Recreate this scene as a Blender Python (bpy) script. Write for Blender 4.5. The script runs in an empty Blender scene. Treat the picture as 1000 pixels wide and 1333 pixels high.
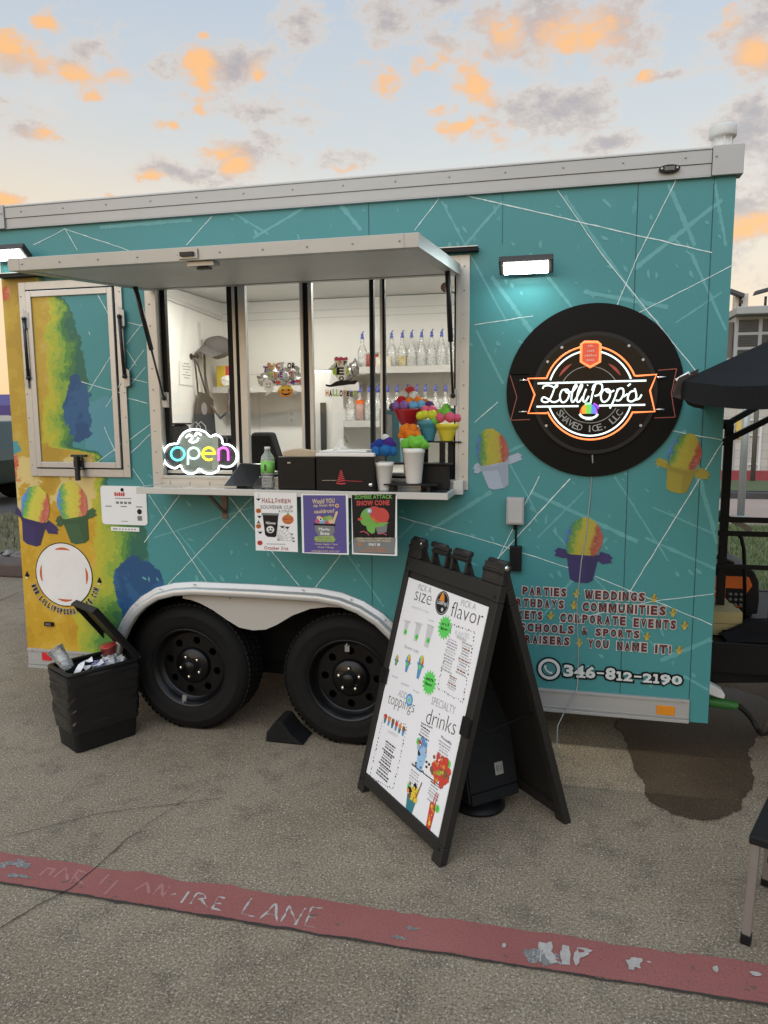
import bpy, bmesh, math, random
from mathutils import Vector, Matrix, noise
R = math.radians
random.seed(11)
SC = bpy.context.scene
COL = SC.collection

# ------------------------------------------------------------------ camera
CAM = (2.91055, -3.48987, 1.70432); YAW, PITCH, ROLL, FPX = -0.240716, -0.132862, -0.006958, 983.553
def cam_axes():
    cy, sy, cp, sp = math.cos(YAW), math.sin(YAW), math.cos(PITCH), math.sin(PITCH)
    f = Vector((sy*cp, cy*cp, sp)); r = Vector((cy, -sy, 0)); u = r.cross(f)
    cr, sr = math.cos(ROLL), math.sin(ROLL)
    return cr*r+sr*u, -sr*r+cr*u, f
AX_R, AX_U, AX_F = cam_axes()
cd = bpy.data.cameras.new('camera'); cam = bpy.data.objects.new('camera', cd); COL.objects.link(cam)
cd.sensor_fit = 'VERTICAL'; cd.sensor_height = 24.0; cd.lens = FPX/1333*24.0; cd.clip_start = 0.05; cd.clip_end = 3000
m3 = Matrix((AX_R, AX_U, -AX_F)).transposed()
cam.matrix_world = Matrix.Translation(CAM) @ m3.to_4x4()
SC.camera = cam
# measuring the place from the photograph (1000 x 1333): where a sight line meets a real plane
def ray(px, py): return AX_F + AX_R*((px-500)/FPX) - AX_U*((py-666.5)/FPX)
def W(px, py, y=0.0):
    d = ray(px, py); return Vector(CAM)+d*((y-CAM[1])/d.y)
def G(px, py, z=0.0):
    d = ray(px, py); return Vector(CAM)+d*((z-CAM[2])/d.z)
def X(px, py, x):
    d = ray(px, py); return Vector(CAM)+d*((x-CAM[0])/d.x)

# ------------------------------------------------------------------ node helpers
class NT:
    def __init__(s, tree): s.t = tree; s.t.nodes.clear()
    def n(s, typ, **kw):
        nd = s.t.nodes.new(typ)
        for k, v in kw.items():
            if k.startswith('i_'):
                key = k[2:]; key = int(key) if key.isdigit() else key.replace('_', ' ')
                s.put(nd.inputs[key], v)
            else: setattr(nd, k, v)
        return nd
    def put(s, sock, v):
        if isinstance(v, bpy.types.NodeSocket): s.t.links.new(v, sock)
        elif isinstance(v, bpy.types.Node): s.t.links.new(v.outputs[0], sock)
        else: sock.default_value = v
    def m(s, op, a, b=None, c=None, clamp=False):
        nd = s.t.nodes.new('ShaderNodeMath'); nd.operation = op; nd.use_clamp = clamp
        for i, v in enumerate((a, b, c)):
            if v is not None: s.put(nd.inputs[i], v)
        return nd.outputs[0]
    def vm(s, op, a, b=None, scale=None):
        nd = s.t.nodes.new('ShaderNodeVectorMath'); nd.operation = op
        s.put(nd.inputs[0], a)
        if b is not None: s.put(nd.inputs[1], b)
        if scale is not None: s.put(nd.inputs['Scale'], scale)
        return nd.outputs['Value'] if op == 'LENGTH' else nd.outputs['Vector']
    def mix(s, fac, a, b, blend='MIX'):
        nd = s.t.nodes.new('ShaderNodeMix'); nd.data_type = 'RGBA'; nd.blend_type = blend
        s.put(nd.inputs[0], fac); s.put(nd.inputs[6], rgba(a)); s.put(nd.inputs[7], rgba(b))
        return nd.outputs[2]
    def smooth(s, x, lo, hi, a=0.0, b=1.0):
        nd = s.t.nodes.new('ShaderNodeMapRange'); nd.interpolation_type = 'SMOOTHSTEP'
        s.put(nd.inputs[0], x); nd.inputs[1].default_value = lo; nd.inputs[2].default_value = hi
        nd.inputs[3].default_value = a; nd.inputs[4].default_value = b
        return nd.outputs[0]
    def ramp(s, x, stops, interp='LINEAR'):
        nd = s.t.nodes.new('ShaderNodeValToRGB'); cr = nd.color_ramp; cr.interpolation = interp
        while len(cr.elements) > 1: cr.elements.remove(cr.elements[-1])
        for i, (p, c) in enumerate(stops):
            e = cr.elements[0] if i == 0 else cr.elements.new(p)
            e.position = p; e.color = rgba(c)
        s.put(nd.inputs[0], x); return nd.outputs[0]
    def noise(s, vec, scale, detail=4, rough=.55, out=0):
        nd = s.t.nodes.new('ShaderNodeTexNoise'); s.put(nd.inputs['Vector'], vec)
        nd.inputs['Scale'].default_value = scale; nd.inputs['Detail'].default_value = detail; nd.inputs['Roughness'].default_value = rough
        return nd.outputs[out]
    def curve(s, x, pts):
        nd = s.t.nodes.new('ShaderNodeFloatCurve'); c = nd.mapping.curves[0]
        pts = sorted(pts)
        c.points[0].location = pts[0]; c.points[1].location = pts[-1]
        for p in pts[1:-1]: c.points.new(*p)
        nd.mapping.update(); s.put(nd.inputs['Value'], x); return nd.outputs[0]
def rgba(c):
    if isinstance(c, (bpy.types.NodeSocket, bpy.types.Node)): return c
    return (c[0], c[1], c[2], 1.0)
def srgb(r, g, b):
    f = lambda v: (v/255/12.92) if v/255 <= .04045 else ((v/255+.055)/1.055)**2.4
    return (f(r), f(g), f(b))

# ------------------------------------------------------------------ sky at dusk
w = bpy.data.worlds.new('World'); SC.world = w; w.use_nodes = True
T = NT(w.node_tree)
dirv = T.n('ShaderNodeTexCoord').outputs['Generated']
sx = T.n('ShaderNodeSeparateXYZ', i_0=dirv)
az = T.m('ARCTAN2', sx.outputs[0], sx.outputs[1]); el = T.m('ARCSINE', sx.outputs[2])
base = T.ramp(T.m('MULTIPLY', el, 1/1.5708, clamp=True), [(0, srgb(248, 208, 168)), (.06, srgb(243, 217, 188)), (.13, srgb(232, 222, 206)), (.20, srgb(207, 211, 212)), (.33, srgb(180, 194, 211)), (1, srgb(160, 185, 214))])
leftw = T.m('MULTIPLY', T.smooth(az, -.2, -.75), T.smooth(el, .42, .05))
base = T.mix(T.m('MULTIPLY', leftw, .55), base, srgb(254, 214, 160))
azel = T.n('ShaderNodeCombineXYZ', i_0=az, i_1=el).outputs[0]
n1 = T.vm('SUBTRACT', T.noise(dirv, 7, 10, .70, out=1), (.5, .5, .5))
warp = T.vm('ADD', azel, T.vm('MULTIPLY', n1, (.09, .06, 0)))
stretch = T.vm('MULTIPLY', dirv, (1, 1, 1.7))
puff = T.m('SUBTRACT', T.noise(stretch, 13, 10, .66), .5)
edge_ = T.m('SUBTRACT', T.noise(stretch, 55, 6, .68), .5)
def blobs(lst):
    tot = None
    for (px, py, rx, ry) in lst:
        d = ray(px, py).normalized(); a0, e0 = math.atan2(d.x, d.y), math.asin(d.z)
        v = T.vm('MULTIPLY', T.vm('SUBTRACT', warp, (a0, e0, 0)), (FPX/rx*.80, FPX/ry*.80, 0))
        b = T.m('SUBTRACT', 1.0, T.vm('LENGTH', v))
        tot = b if tot is None else T.m('SMOOTH_MAX', tot, b, .3)
    return tot
GREY = [(110,72,50,26),(205,88,26,13),(305,88,48,30),(345,145,92,22),(320,195,62,20),(352,180,28,15),(250,226,50,12),(388,25,36,24),(500,28,50,42),(548,52,46,30),(640,48,60,26),(722,26,70,40),(805,30,52,38),(692,148,68,36),(745,130,62,26),(640,180,48,20),(985,22,62,30),(990,80,42,24),(872,98,46,9),(985,185,60,52),(985,262,60,60),(45,168,34,18),(440,212,28,14),(786,190,46,13),(15,72,30,26),(560,-40,90,40),(-60,130,60,30),(1080,120,60,50)]
ORANGE = [(18,58,34,20),(58,27,16,8),(102,106,32,13),(152,104,32,14),(122,132,18,10),(264,86,20,28),(265,48,16,6),(336,96,13,10),(260,140,18,15),(235,168,20,7),(284,194,34,10),(312,212,20,10),(494,96,38,24),(544,90,28,20),(612,112,26,26),(570,150,18,6),(640,184,36,18),(600,172,34,9),(764,44,44,22),(652,44,28,14),(62,174,20,9),(840,98,17,7),(984,74,22,16),(160,257,20,5),(205,232,24,5),(446,225,16,7),(982,298,34,16),(945,20,20,14),(10,262,30,8)]
bg, bo = blobs(GREY), blobs([(a, c, d*.88, e*.92) for a, c, d, e in ORANGE])
tex = T.m('ADD', T.m('MULTIPLY', puff, 3.6), T.m('MULTIPLY', edge_, 1.7))
wisp = T.smooth(T.noise(T.vm('MULTIPLY', dirv, (1, 1, 2.6)), 6, 10, .64), .50, .78)
dens = T.m('ADD', T.m('MAXIMUM', bg, bo), tex)
cov = T.smooth(dens, -.12, .72); core = T.smooth(dens, .15, 1.3)
lit = T.smooth(T.m('ADD', bo, T.m('MULTIPLY', tex, 1.0)), -.45, 1.05)
greyc = T.mix(core, srgb(220, 207, 195), srgb(176, 167, 167))
sky = T.mix(T.m('MULTIPLY', wisp, .40), base, srgb(226, 217, 208))
orc = T.mix(lit, srgb(224, 192, 174), srgb(254, 190, 116))
cloud = T.mix(lit, greyc, orc)
sky = T.mix(T.m('MULTIPLY', cov, .92), sky, cloud)
# sky gain behind the camera is raised, an added fill for the trailer side
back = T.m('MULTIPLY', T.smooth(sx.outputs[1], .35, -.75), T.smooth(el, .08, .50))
lowb = T.m('MULTIPLY', T.smooth(sx.outputs[1], .1, -.3), T.smooth(el, .30, .05))      # low sky behind the camera dimmed on purpose, so dark surfaces reflect less
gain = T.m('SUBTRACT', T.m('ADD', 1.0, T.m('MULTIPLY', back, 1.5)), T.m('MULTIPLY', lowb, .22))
# below the horizon the world is only seen past the edge of the ground sheet
nsky = T.n('ShaderNodeTexSky', sky_type='NISHITA', sun_disc=False, sun_elevation=R(6), sun_rotation=R(205))
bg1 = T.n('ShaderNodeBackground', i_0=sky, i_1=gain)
bg2 = T.n('ShaderNodeBackground', i_0=nsky.outputs[0], i_1=.03)
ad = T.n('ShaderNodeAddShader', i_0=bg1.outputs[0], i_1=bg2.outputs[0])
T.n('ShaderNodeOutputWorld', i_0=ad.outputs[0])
w.cycles.sampling_method = 'MANUAL'; w.cycles.sample_map_resolution = 512

# ------------------------------------------------------------------ soft low sun behind thin cloud
sd = bpy.data.lights.new('sun', 'SUN'); sd.energy = .9; sd.angle = R(70); sd.color = (1.0, .93, .84)
so = bpy.data.objects.new('sun', sd); COL.objects.link(so)
so.rotation_euler = (R(52), 0, R(-22)); so.location = (0, -6, 9)
SC.view_settings.view_transform = 'Standard'; SC.view_settings.look = 'None'
SC.view_settings.exposure = 0.0; SC.view_settings.gamma = 1.0; SC.view_settings.use_curve_mapping = False
SC.render.engine = 'CYCLES'
cy = SC.cycles; cy.max_bounces = 7; cy.diffuse_bounces = 3; cy.glossy_bounces = 3; cy.transmission_bounces = 4
cy.transparent_max_bounces = 14; cy.sample_clamp_indirect = 4; cy.caustics_reflective = False; cy.caustics_refractive = False
cy.use_denoising = True

# ------------------------------------------------------------------ materials (all procedural)
MATS = {}
def mat(name, col, rough=.5, metal=0., var=.12, scale=9., bump=0., bscale=120., emit=0., ecol=None, spec=.5, coat=0., detail=4, alpha=1., trans=0., speck=None):
    if name in MATS: return MATS[name]
    if max(col) < .03 and not coat and spec == .5: col = tuple(v*.62 for v in col); spec = .22      # matt black things
    m = bpy.data.materials.new(name); m.use_nodes = True; MATS[name] = m
    t = NT(m.node_tree)
    co_ = t.n('ShaderNodeTexCoord').outputs['Object']
    nz = t.noise(co_, scale, detail)
    c = t.mix(nz, tuple(max(0, v*(1-var)) for v in col), tuple(min(1, v*(1+var)) for v in col))
    if speck:
        sp = t.smooth(t.noise(co_, speck[0], 2), speck[1], speck[1]+.06)
        c = t.mix(t.m('MULTIPLY', sp, speck[3]), c, speck[2])
    b = t.n('ShaderNodeBsdfPrincipled')
    t.put(b.inputs['Base Color'], c); b.inputs['Metallic'].default_value = metal
    t.put(b.inputs['Roughness'], t.m('ADD', rough-.06, t.m('MULTIPLY', t.noise(co_, scale*2.3, 3), .12), clamp=True))
    b.inputs['Specular IOR Level'].default_value = spec; b.inputs['Coat Weight'].default_value = coat
    if trans: b.inputs['Transmission Weight'].default_value = trans
    if emit:
        t.put(b.inputs['Emission Color'], rgba(ecol or col)); b.inputs['Emission Strength'].default_value = emit
    if bump:
        bp = t.n('ShaderNodeBump'); bp.inputs['Strength'].default_value = bump; bp.inputs['Distance'].default_value = .004
        t.put(bp.inputs['Height'], t.noise(co_, bscale, 3)); t.put(b.inputs['Normal'], bp.outputs[0])
    sh = b.outputs[0]
    if alpha < 1:
        tr = t.n('ShaderNodeBsdfTransparent'); mx = t.n('ShaderNodeMixShader', i_0=alpha)
        t.put(mx.inputs[1], tr.outputs[0]); t.put(mx.inputs[2], sh); sh = mx.outputs[0]
    t.n('ShaderNodeOutputMaterial', i_0=sh)
    return m
def glass(name, tint=(.95, .97, .96), refl=1.0, rough=.02, body=0.0):
    if name in MATS: return MATS[name]
    m = bpy.data.materials.new(name); m.use_nodes = True; MATS[name] = m
    t = NT(m.node_tree)
    fr = t.n('ShaderNodeFresnel'); fr.inputs[0].default_value = 1.5
    gl = t.n('ShaderNodeBsdfGlossy'); gl.inputs['Roughness'].default_value = rough
    tr = t.n('ShaderNodeBsdfTransparent'); tr.inputs[0].default_value = rgba(tint)
    mx = t.n('ShaderNodeMixShader', i_0=t.m('MULTIPLY', fr.outputs[0], refl, clamp=True)); t.put(mx.inputs[1], tr.outputs[0]); t.put(mx.inputs[2], gl.outputs[0])
    sh = mx.outputs[0]
    if body:
        co_ = t.n('ShaderNodeTexCoord').outputs['Object']
        df = t.n('ShaderNodeBsdfDiffuse', i_0=(.8, .82, .82, 1)); mb = t.n('ShaderNodeMixShader', i_0=t.m('MULTIPLY', t.noise(co_, 60, 4), body*2, clamp=True))
        t.put(mb.inputs[1], sh); t.put(mb.inputs[2], df.outputs[0]); sh = mb.outputs[0]
    t.n('ShaderNodeOutputMaterial', i_0=sh)
    return m

# ------------------------------------------------------------------ mesh builder
def frame(axis):
    a = Vector(axis).normalized(); h = Vector((0, 0, 1)) if abs(a.z) < .9 else Vector((1, 0, 0))
    u = h.cross(a).normalized(); return u, a.cross(u), a
WM = {}
class MB:
    def __init__(s): s.v = []; s.f = []; s.mi = []; s.sm = []; s.uv = {}
    def add(s, vs, fs, mi=0, smooth=False, uv=None):
        o = len(s.v); s.v += [tuple(p) for p in vs]
        for f in fs: s.f.append([o+i for i in f]); s.mi.append(mi); s.sm.append(smooth)
        if uv:
            for i, q in enumerate(uv): s.uv[o+i] = q
        return s
    def box(s, lo, hi, mi=0):
        (a, b, c), (d, e, f) = lo, hi
        return s.add([(a,b,c),(d,b,c),(d,e,c),(a,e,c),(a,b,f),(d,b,f),(d,e,f),(a,e,f)], [(0,3,2,1),(4,5,6,7),(0,1,5,4),(1,2,6,5),(2,3,7,6),(3,0,4,7)], mi)
    def obox(s, o, u, v, n, mi=0):      # corner and three edge vectors
        o, u, v, n = map(Vector, (o, u, v, n))
        P = [o, o+u, o+u+v, o+v, o+n, o+u+n, o+u+v+n, o+v+n]
        return s.add(P, [(0,3,2,1),(4,5,6,7),(0,1,5,4),(1,2,6,5),(2,3,7,6),(3,0,4,7)], mi)
    def bar(s, a, b, wd, ht, up=(0, 0, 1), mi=0):
        a, b = Vector(a), Vector(b); d = (b-a); up = Vector(up)
        sd_ = d.cross(up)
        if sd_.length < 1e-6: sd_ = d.cross(Vector((1, 0, 0)))
        sd_ = sd_.normalized(); up = sd_.cross(d).normalized()
        return s.obox(a-sd_*wd/2-up*ht/2, sd_*wd, up*ht, d, mi)
    def quad(s, a, b, c, d, mi=0, uv=None): return s.add([a, b, c, d], [(0, 1, 2, 3)], mi, uv=uv)
    def poly(s, pts, mi=0, uv=None): return s.add(pts, [list(range(len(pts)))], mi, uv=uv)
    def prism(s, pts, ext, mi=0, smooth=False):      # polygon pushed along a vector
        n = len(pts); P = [Vector(p) for p in pts]; e = Vector(ext)
        fs = [list(range(n))[::-1], list(range(n, 2*n))]
        s.add(P+[p+e for p in P], fs, mi)
        o = len(s.v)-2*n
        for i in range(n): s.f.append([o+i, o+(i+1) % n, o+n+(i+1) % n, o+n+i]); s.mi.append(mi); s.sm.append(smooth)
        return s
    def tube(s, pts, r, n=8, closed=False, mi=0, caps=True):
        P = [Vector(p) for p in pts]; k = len(P); vs = []; fs = []; pu = None
        for i, p in enumerate(P):
            if closed: t = P[(i+1) % k]-P[i-1]
            else: t = P[min(i+1, k-1)]-P[max(i-1, 0)]
            if t.length < 1e-9: t = Vector((0, 0, 1))
            t = t.normalized()
            if pu is None: u = frame(t)[0]
            else:
                u = pu-t*pu.dot(t); u = u.normalized() if u.length > 1e-6 else frame(t)[0]
            pu = u; v = t.cross(u); rr = r[i] if isinstance(r, (list, tuple)) else r
            vs += [p+(u*math.cos(2*math.pi*j/n)+v*math.sin(2*math.pi*j/n))*rr for j in range(n)]
        for i in range(k if closed else k-1):
            a, b = i*n, ((i+1) % k)*n
            fs += [(a+j, a+(j+1) % n, b+(j+1) % n, b+j) for j in range(n)]
        if caps and not closed: fs += [tuple(range(n))[::-1], tuple(range((k-1)*n, k*n))]
        return s.add(vs, fs, mi, True)
    def lathe(s, prof, c=(0, 0, 0), axis=(0, 0, 1), n=24, mi=0, smooth=True, wob=0., caps=True):
        u, v, a = frame(axis); c = Vector(c); vs = []; fs = []
        for (r, h) in prof:
            vs += [c+a*h+(u*math.cos(2*math.pi*j/n)+v*math.sin(2*math.pi*j/n))*(r*(1+wob*noise.noise(Vector((math.cos(2*math.pi*j/n)*2, math.sin(2*math.pi*j/n)*2, h*30))))) for j in range(n)]
        for i in range(len(prof)-1):
            fs += [(i*n+j, i*n+(j+1) % n, (i+1)*n+(j+1) % n, (i+1)*n+j) for j in range(n)]
        if caps and prof[0][0] > 1e-6: fs.append(tuple(range(n))[::-1])
        if caps and prof[-1][0] > 1e-6: fs.append(tuple(range((len(prof)-1)*n, len(prof)*n)))
        return s.add(vs, fs, mi, smooth)
    def ball(s, c, r, mi=0, jit=.0, sub=2, sq=(1, 1, 1)):
        bm = bmesh.new(); bmesh.ops.create_icosphere(bm, subdivisions=sub, radius=1.)
        c = Vector(c); sd2 = Vector((random.random()*9, random.random()*9, random.random()*9)); vs = []
        for v in bm.verts:
            k = r*(1+jit*noise.noise(v.co*2.2+sd2)); vs.append(c+Vector((v.co.x*sq[0], v.co.y*sq[1], v.co.z*sq[2]))*k)
        fs = [[v.index for v in f.verts] for f in bm.faces]; bm.free()
        return s.add(vs, fs, mi, True)
    def disc(s, c, n_, r, mi=0, k=12, th=.002):
        return s.lathe([(r, 0), (r, th)], c, n_, k, mi, False)
    def strip(s, pts, wds, nrm, mi=0):      # flat ribbon along points on a plane
        P = [Vector(p) for p in pts]; vs = []; nrm = Vector(nrm)
        for i, p in enumerate(P):
            t = (P[min(i+1, len(P)-1)]-P[max(i-1, 0)]).normalized(); sd_ = nrm.cross(t).normalized()
            h = (wds[i] if isinstance(wds, (list, tuple)) else wds)/2
            vs += [p-sd_*h, p+sd_*h]
        return s.add(vs, [(2*i, 2*i+1, 2*i+3, 2*i+2) for i in range(len(P)-1)], mi)
    def text(s, body, o, ux, uy, bold=0., mi=0):      # glyph bounding box stretched over o + ux, uy
        vs, fs = glyphs(body, bold); o, ux, uy = Vector(o), Vector(ux), Vector(uy)
        return s.add([o+ux*p[0]+uy*p[1] for p in vs], fs, mi)
    def build(s, name, mats, parent=None, bev=0., kind=None):
        me = bpy.data.meshes.new(name)
        if not isinstance(mats, (list, tuple)): mats = [mats]
        V = s.v
        o = bpy.data.objects.new(name, me); COL.objects.link(o)
        if parent is not None:
            o.parent = parent
            M = WM.get(parent.name)
            if M is not None: Mi = M.inverted(); V = [tuple(Mi @ Vector(p)) for p in V]; WM[o.name] = M
        else:
            xs, ys, zs = zip(*V); c = Vector(((min(xs)+max(xs))/2, (min(ys)+max(ys))/2, min(zs)))
            V = [(a-c.x, b-c.y, d-c.z) for a, b, d in V]; o.location = c; WM[o.name] = Matrix.Translation(c)
        me.from_pydata(V, [], s.f)
        for m_ in mats: me.materials.append(m_)
        me.polygons.foreach_set('material_index', s.mi); me.polygons.foreach_set('use_smooth', s.sm)
        if s.uv:
            l = me.uv_layers.new(name='UVMap')
            for lp in me.loops: l.data[lp.index].uv = s.uv.get(lp.vertex_index, (0, 0))
        me.update()
        if bev:
            b = o.modifiers.new('bevel', 'BEVEL'); b.width = bev; b.segments = 2; b.limit_method = 'ANGLE'; b.angle_limit = R(40)
        if kind: o['kind'] = kind
        return o
GC = {}
def glyphs(body, bold=0.):
    k = (body, bold)
    if k not in GC:
        c = bpy.data.curves.new('letters', 'FONT'); c.body = body; c.size = 1; c.offset = bold; c.resolution_u = 2; c.space_character = 1.0+bold*1.5
        ob = bpy.data.objects.new('letters', c); COL.objects.link(ob)
        dg = bpy.context.evaluated_depsgraph_get(); dg.update(); me = ob.evaluated_get(dg).to_mesh()
        vs = [(v.co.x, v.co.y) for v in me.vertices]; fs = [list(p.vertices) for p in me.polygons]
        ob.evaluated_get(dg).to_mesh_clear(); bpy.data.objects.remove(ob); bpy.data.curves.remove(c)
        x0, x1 = min(v[0] for v in vs), max(v[0] for v in vs); y0, y1 = min(v[1] for v in vs), max(v[1] for v in vs)
        GC[k] = ([((a-x0)/(x1-x0+1e-9), (b-y0)/(y1-y0+1e-9)) for a, b in vs], fs, (x1-x0)/(y1-y0+1e-9))
    return GC[k][0], GC[k][1]
def tag(o, label=None, cat=None, group=None, kind=None):
    if label: o['label'] = label
    if cat: o['category'] = cat
    if group: o['group'] = group
    if kind: o['kind'] = kind
    return o
def thing(name, label, cat, loc=(0, 0, 0), rz=0., group=None):
    o = bpy.data.objects.new(name, None); COL.objects.link(o); o.empty_display_size = .1
    o.location = loc; o.rotation_euler = (0, 0, rz)
    WM[o.name] = Matrix.Translation(Vector(loc)) @ Matrix.Rotation(rz, 4, 'Z')
    return tag(o, label, cat, group)
def local(o): WM[o.name] = None; return o      # parts of this thing are written in its own coordinates
def copy_tree(o, parent=None):
    c = o.copy(); COL.objects.link(c)
    if parent is not None: c.parent = parent
    for ch in list(o.children): copy_tree(ch, c)
    return c
class Quad:      # photographed corners tl tr br bl of a flat rectangle -> its real corners
    def __init__(s, px, o, ux, uy):      # o = bottom left in the place, ux along the bottom, uy up
        src = [px[3], px[2], px[1], px[0]]; dst = [(0, 0), (1, 0), (1, 1), (0, 1)]
        A = []
        for (x, y), (a, b) in zip(src, dst):
            A.append([x, y, 1, 0, 0, 0, -a*x, -a*y, a]); A.append([0, 0, 0, x, y, 1, -b*x, -b*y, b])
        n = 8
        for i in range(n):
            p = max(range(i, n), key=lambda r_: abs(A[r_][i])); A[i], A[p] = A[p], A[i]
            A[i] = [v/A[i][i] for v in A[i]]
            for r_ in range(n):
                if r_ != i: k = A[r_][i]; A[r_] = [u-k*v for u, v in zip(A[r_], A[i])]
        s.h = [A[i][8] for i in range(n)]; s.o, s.ux, s.uy = Vector(o), Vector(ux), Vector(uy)
    def st(s, x, y):
        h = s.h; d = h[6]*x+h[7]*y+1; return (h[0]*x+h[1]*y+h[2])/d, (h[3]*x+h[4]*y+h[5])/d
    def __call__(s, x, y, lift=0.):
        a, b = s.st(x, y); n = s.ux.cross(s.uy).normalized(); return s.o+s.ux*a+s.uy*b+n*lift
    def at(s, a, b, lift=0.): return s.o+s.ux*a+s.uy*b+s.ux.cross(s.uy).normalized()*lift
# ================================================================== SETTING
def pavement_mat(name='aggregate_concrete', wet=False):
    m = bpy.data.materials.new(name); m.use_nodes = True; t = NT(m.node_tree)
    p = t.n('ShaderNodeTexCoord').outputs['Object']
    big = t.noise(p, .9, 5, .6); mid = t.noise(p, 7, 5, .65); fin = t.noise(p, 110, 5, .8); fin2 = t.noise(p, 330, 2, .6)
    c = t.ramp(big, [(.3, (.168, .130, .085)), (.5, (.234, .183, .120)), (.7, (.305, .243, .163))])
    c = t.mix(t.m('MULTIPLY', t.smooth(t.noise(p, .45, 3), .42, .62), .55), c, (.30, .242, .172))
    c = t.mix(t.m('MULTIPLY', t.smooth(mid, .45, .75), .8), c, (.140, .112, .080))
    c = t.mix(t.m('MULTIPLY', t.smooth(fin, .50, .38), .72), c, (.042, .033, .023))
    c = t.mix(t.m('MULTIPLY', t.smooth(fin, .53, .63), .80), c, (.54, .47, .37))
    c = t.mix(t.m('MULTIPLY', t.smooth(fin2, .62, .72), .7), c, (.60, .56, .48))
    c = t.mix(t.m('MULTIPLY', t.smooth(fin2, .40, .30), .5), c, (.07, .06, .05))
    vo = t.n('ShaderNodeTexVoronoi'); t.put(vo.inputs['Vector'], p); vo.inputs['Scale'].default_value = 110
    vk = t.n('ShaderNodeSeparateColor', i_0=vo.outputs['Color'])
    peb = t.m('MULTIPLY', t.smooth(vo.outputs['Distance'], .38, .24), t.smooth(vk.outputs[0], .80, .86))
    c = t.mix(t.m('MULTIPLY', peb, .75), c, t.mix(vk.outputs[1], (.42, .36, .28), (.70, .67, .60)))
    st = t.smooth(t.noise(t.vm('MULTIPLY', p, (1, 2.2, 1)), 2.4, 6, .7), .58, .72)
    c = t.mix(t.m('MULTIPLY', st, .42), c, (.085, .066, .045))
    if wet: c = t.mix(1.0, c, t.mix(t.noise(p, 3, 5), (.20, .17, .145), (.36, .31, .27)), 'MULTIPLY')
    b = t.n('ShaderNodeBsdfPrincipled'); t.put(b.inputs['Base Color'], c); b.inputs['Roughness'].default_value = .45 if wet else .9; b.inputs['Specular IOR Level'].default_value = .25
    bp = t.n('ShaderNodeBump'); bp.inputs['Strength'].default_value = .25 if wet else .8; bp.inputs['Distance'].default_value = .005
    t.put(bp.inputs['Height'], t.m('ADD', fin, t.m('MULTIPLY', peb, .6))); t.put(b.inputs['Normal'], bp.outputs[0])
    sh = b.outputs[0]
    if wet:      # thin broken edge where the water dries out
        at = t.n('ShaderNodeUVMap').outputs[0]; e = t.n('ShaderNodeSeparateXYZ', i_0=at).outputs[0]
        k = t.smooth(t.m('ADD', e, t.m('MULTIPLY', t.m('SUBTRACT', t.noise(p, 28, 5, .7), .5), 1.3)), .30, .62)
        tr = t.n('ShaderNodeBsdfTransparent'); mx = t.n('ShaderNodeMixShader', i_0=k); t.put(mx.inputs[1], tr.outputs[0]); t.put(mx.inputs[2], sh); sh = mx.outputs[0]
    t.n('ShaderNodeOutputMaterial', i_0=sh); return m
CONC = pavement_mat()
def stripe_mat():
    m = bpy.data.materials.new('worn_red_paint'); m.use_nodes = True; t = NT(m.node_tree)
    p = t.n('ShaderNodeTexCoord').outputs['Object']
    fin = t.noise(p, 130, 3, .7); wear = t.noise(p, 14, 6, .68); mid = t.noise(p, 3, 4)
    c = t.mix(mid, (.235, .072, .064), (.330, .125, .108))
    c = t.mix(t.m('MULTIPLY', t.smooth(fin, .46, .32), .55), c, (.12, .035, .032))
    c = t.mix(t.m('MULTIPLY', t.smooth(fin, .58, .70), .35), c, (.42, .20, .18))
    c = t.mix(t.smooth(wear, .63, .66), c, (.13, .085, .07))
    b = t.n('ShaderNodeBsdfPrincipled'); t.put(b.inputs['Base Color'], c); b.inputs['Roughness'].default_value = .75; b.inputs['Specular IOR Level'].default_value = .3
    bp = t.n('ShaderNodeBump'); bp.inputs['Strength'].default_value = .4; bp.inputs['Distance'].default_value = .003
    t.put(bp.inputs['Height'], fin); t.put(b.inputs['Normal'], bp.outputs[0])
    t.n('ShaderNodeOutputMaterial', i_0=b.outputs[0]); return m
def flat(name, polys, m, z, kind='structure'):
    b = MB()
    for p in polys: b.poly([(q[0], q[1], z) for q in p])
    o = b.build(name, m, None, kind=kind)
    return o
flat('ground', [[(-900, -900), (900, -900), (900, 900), (-900, 900)]], CONC, 0)

def wobble(pts, amp, step, freq=6):
    out = []
    for i in range(len(pts)-1):
        a, b = Vector(pts[i]), Vector(pts[i+1]); n = max(1, int((b-a).length/step)); s_ = (b-a).orthogonal().normalized()
        for k in range(n):
            q = a.lerp(b, k/n); h = noise.noise(Vector((q.x*freq, q.y*freq, 3.1)))+.6*noise.noise(Vector((q.x*freq*4, q.y*freq*4, 7.7)))
            out.append(q+s_*h*amp)
    out.append(Vector(pts[-1])); return out
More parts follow.
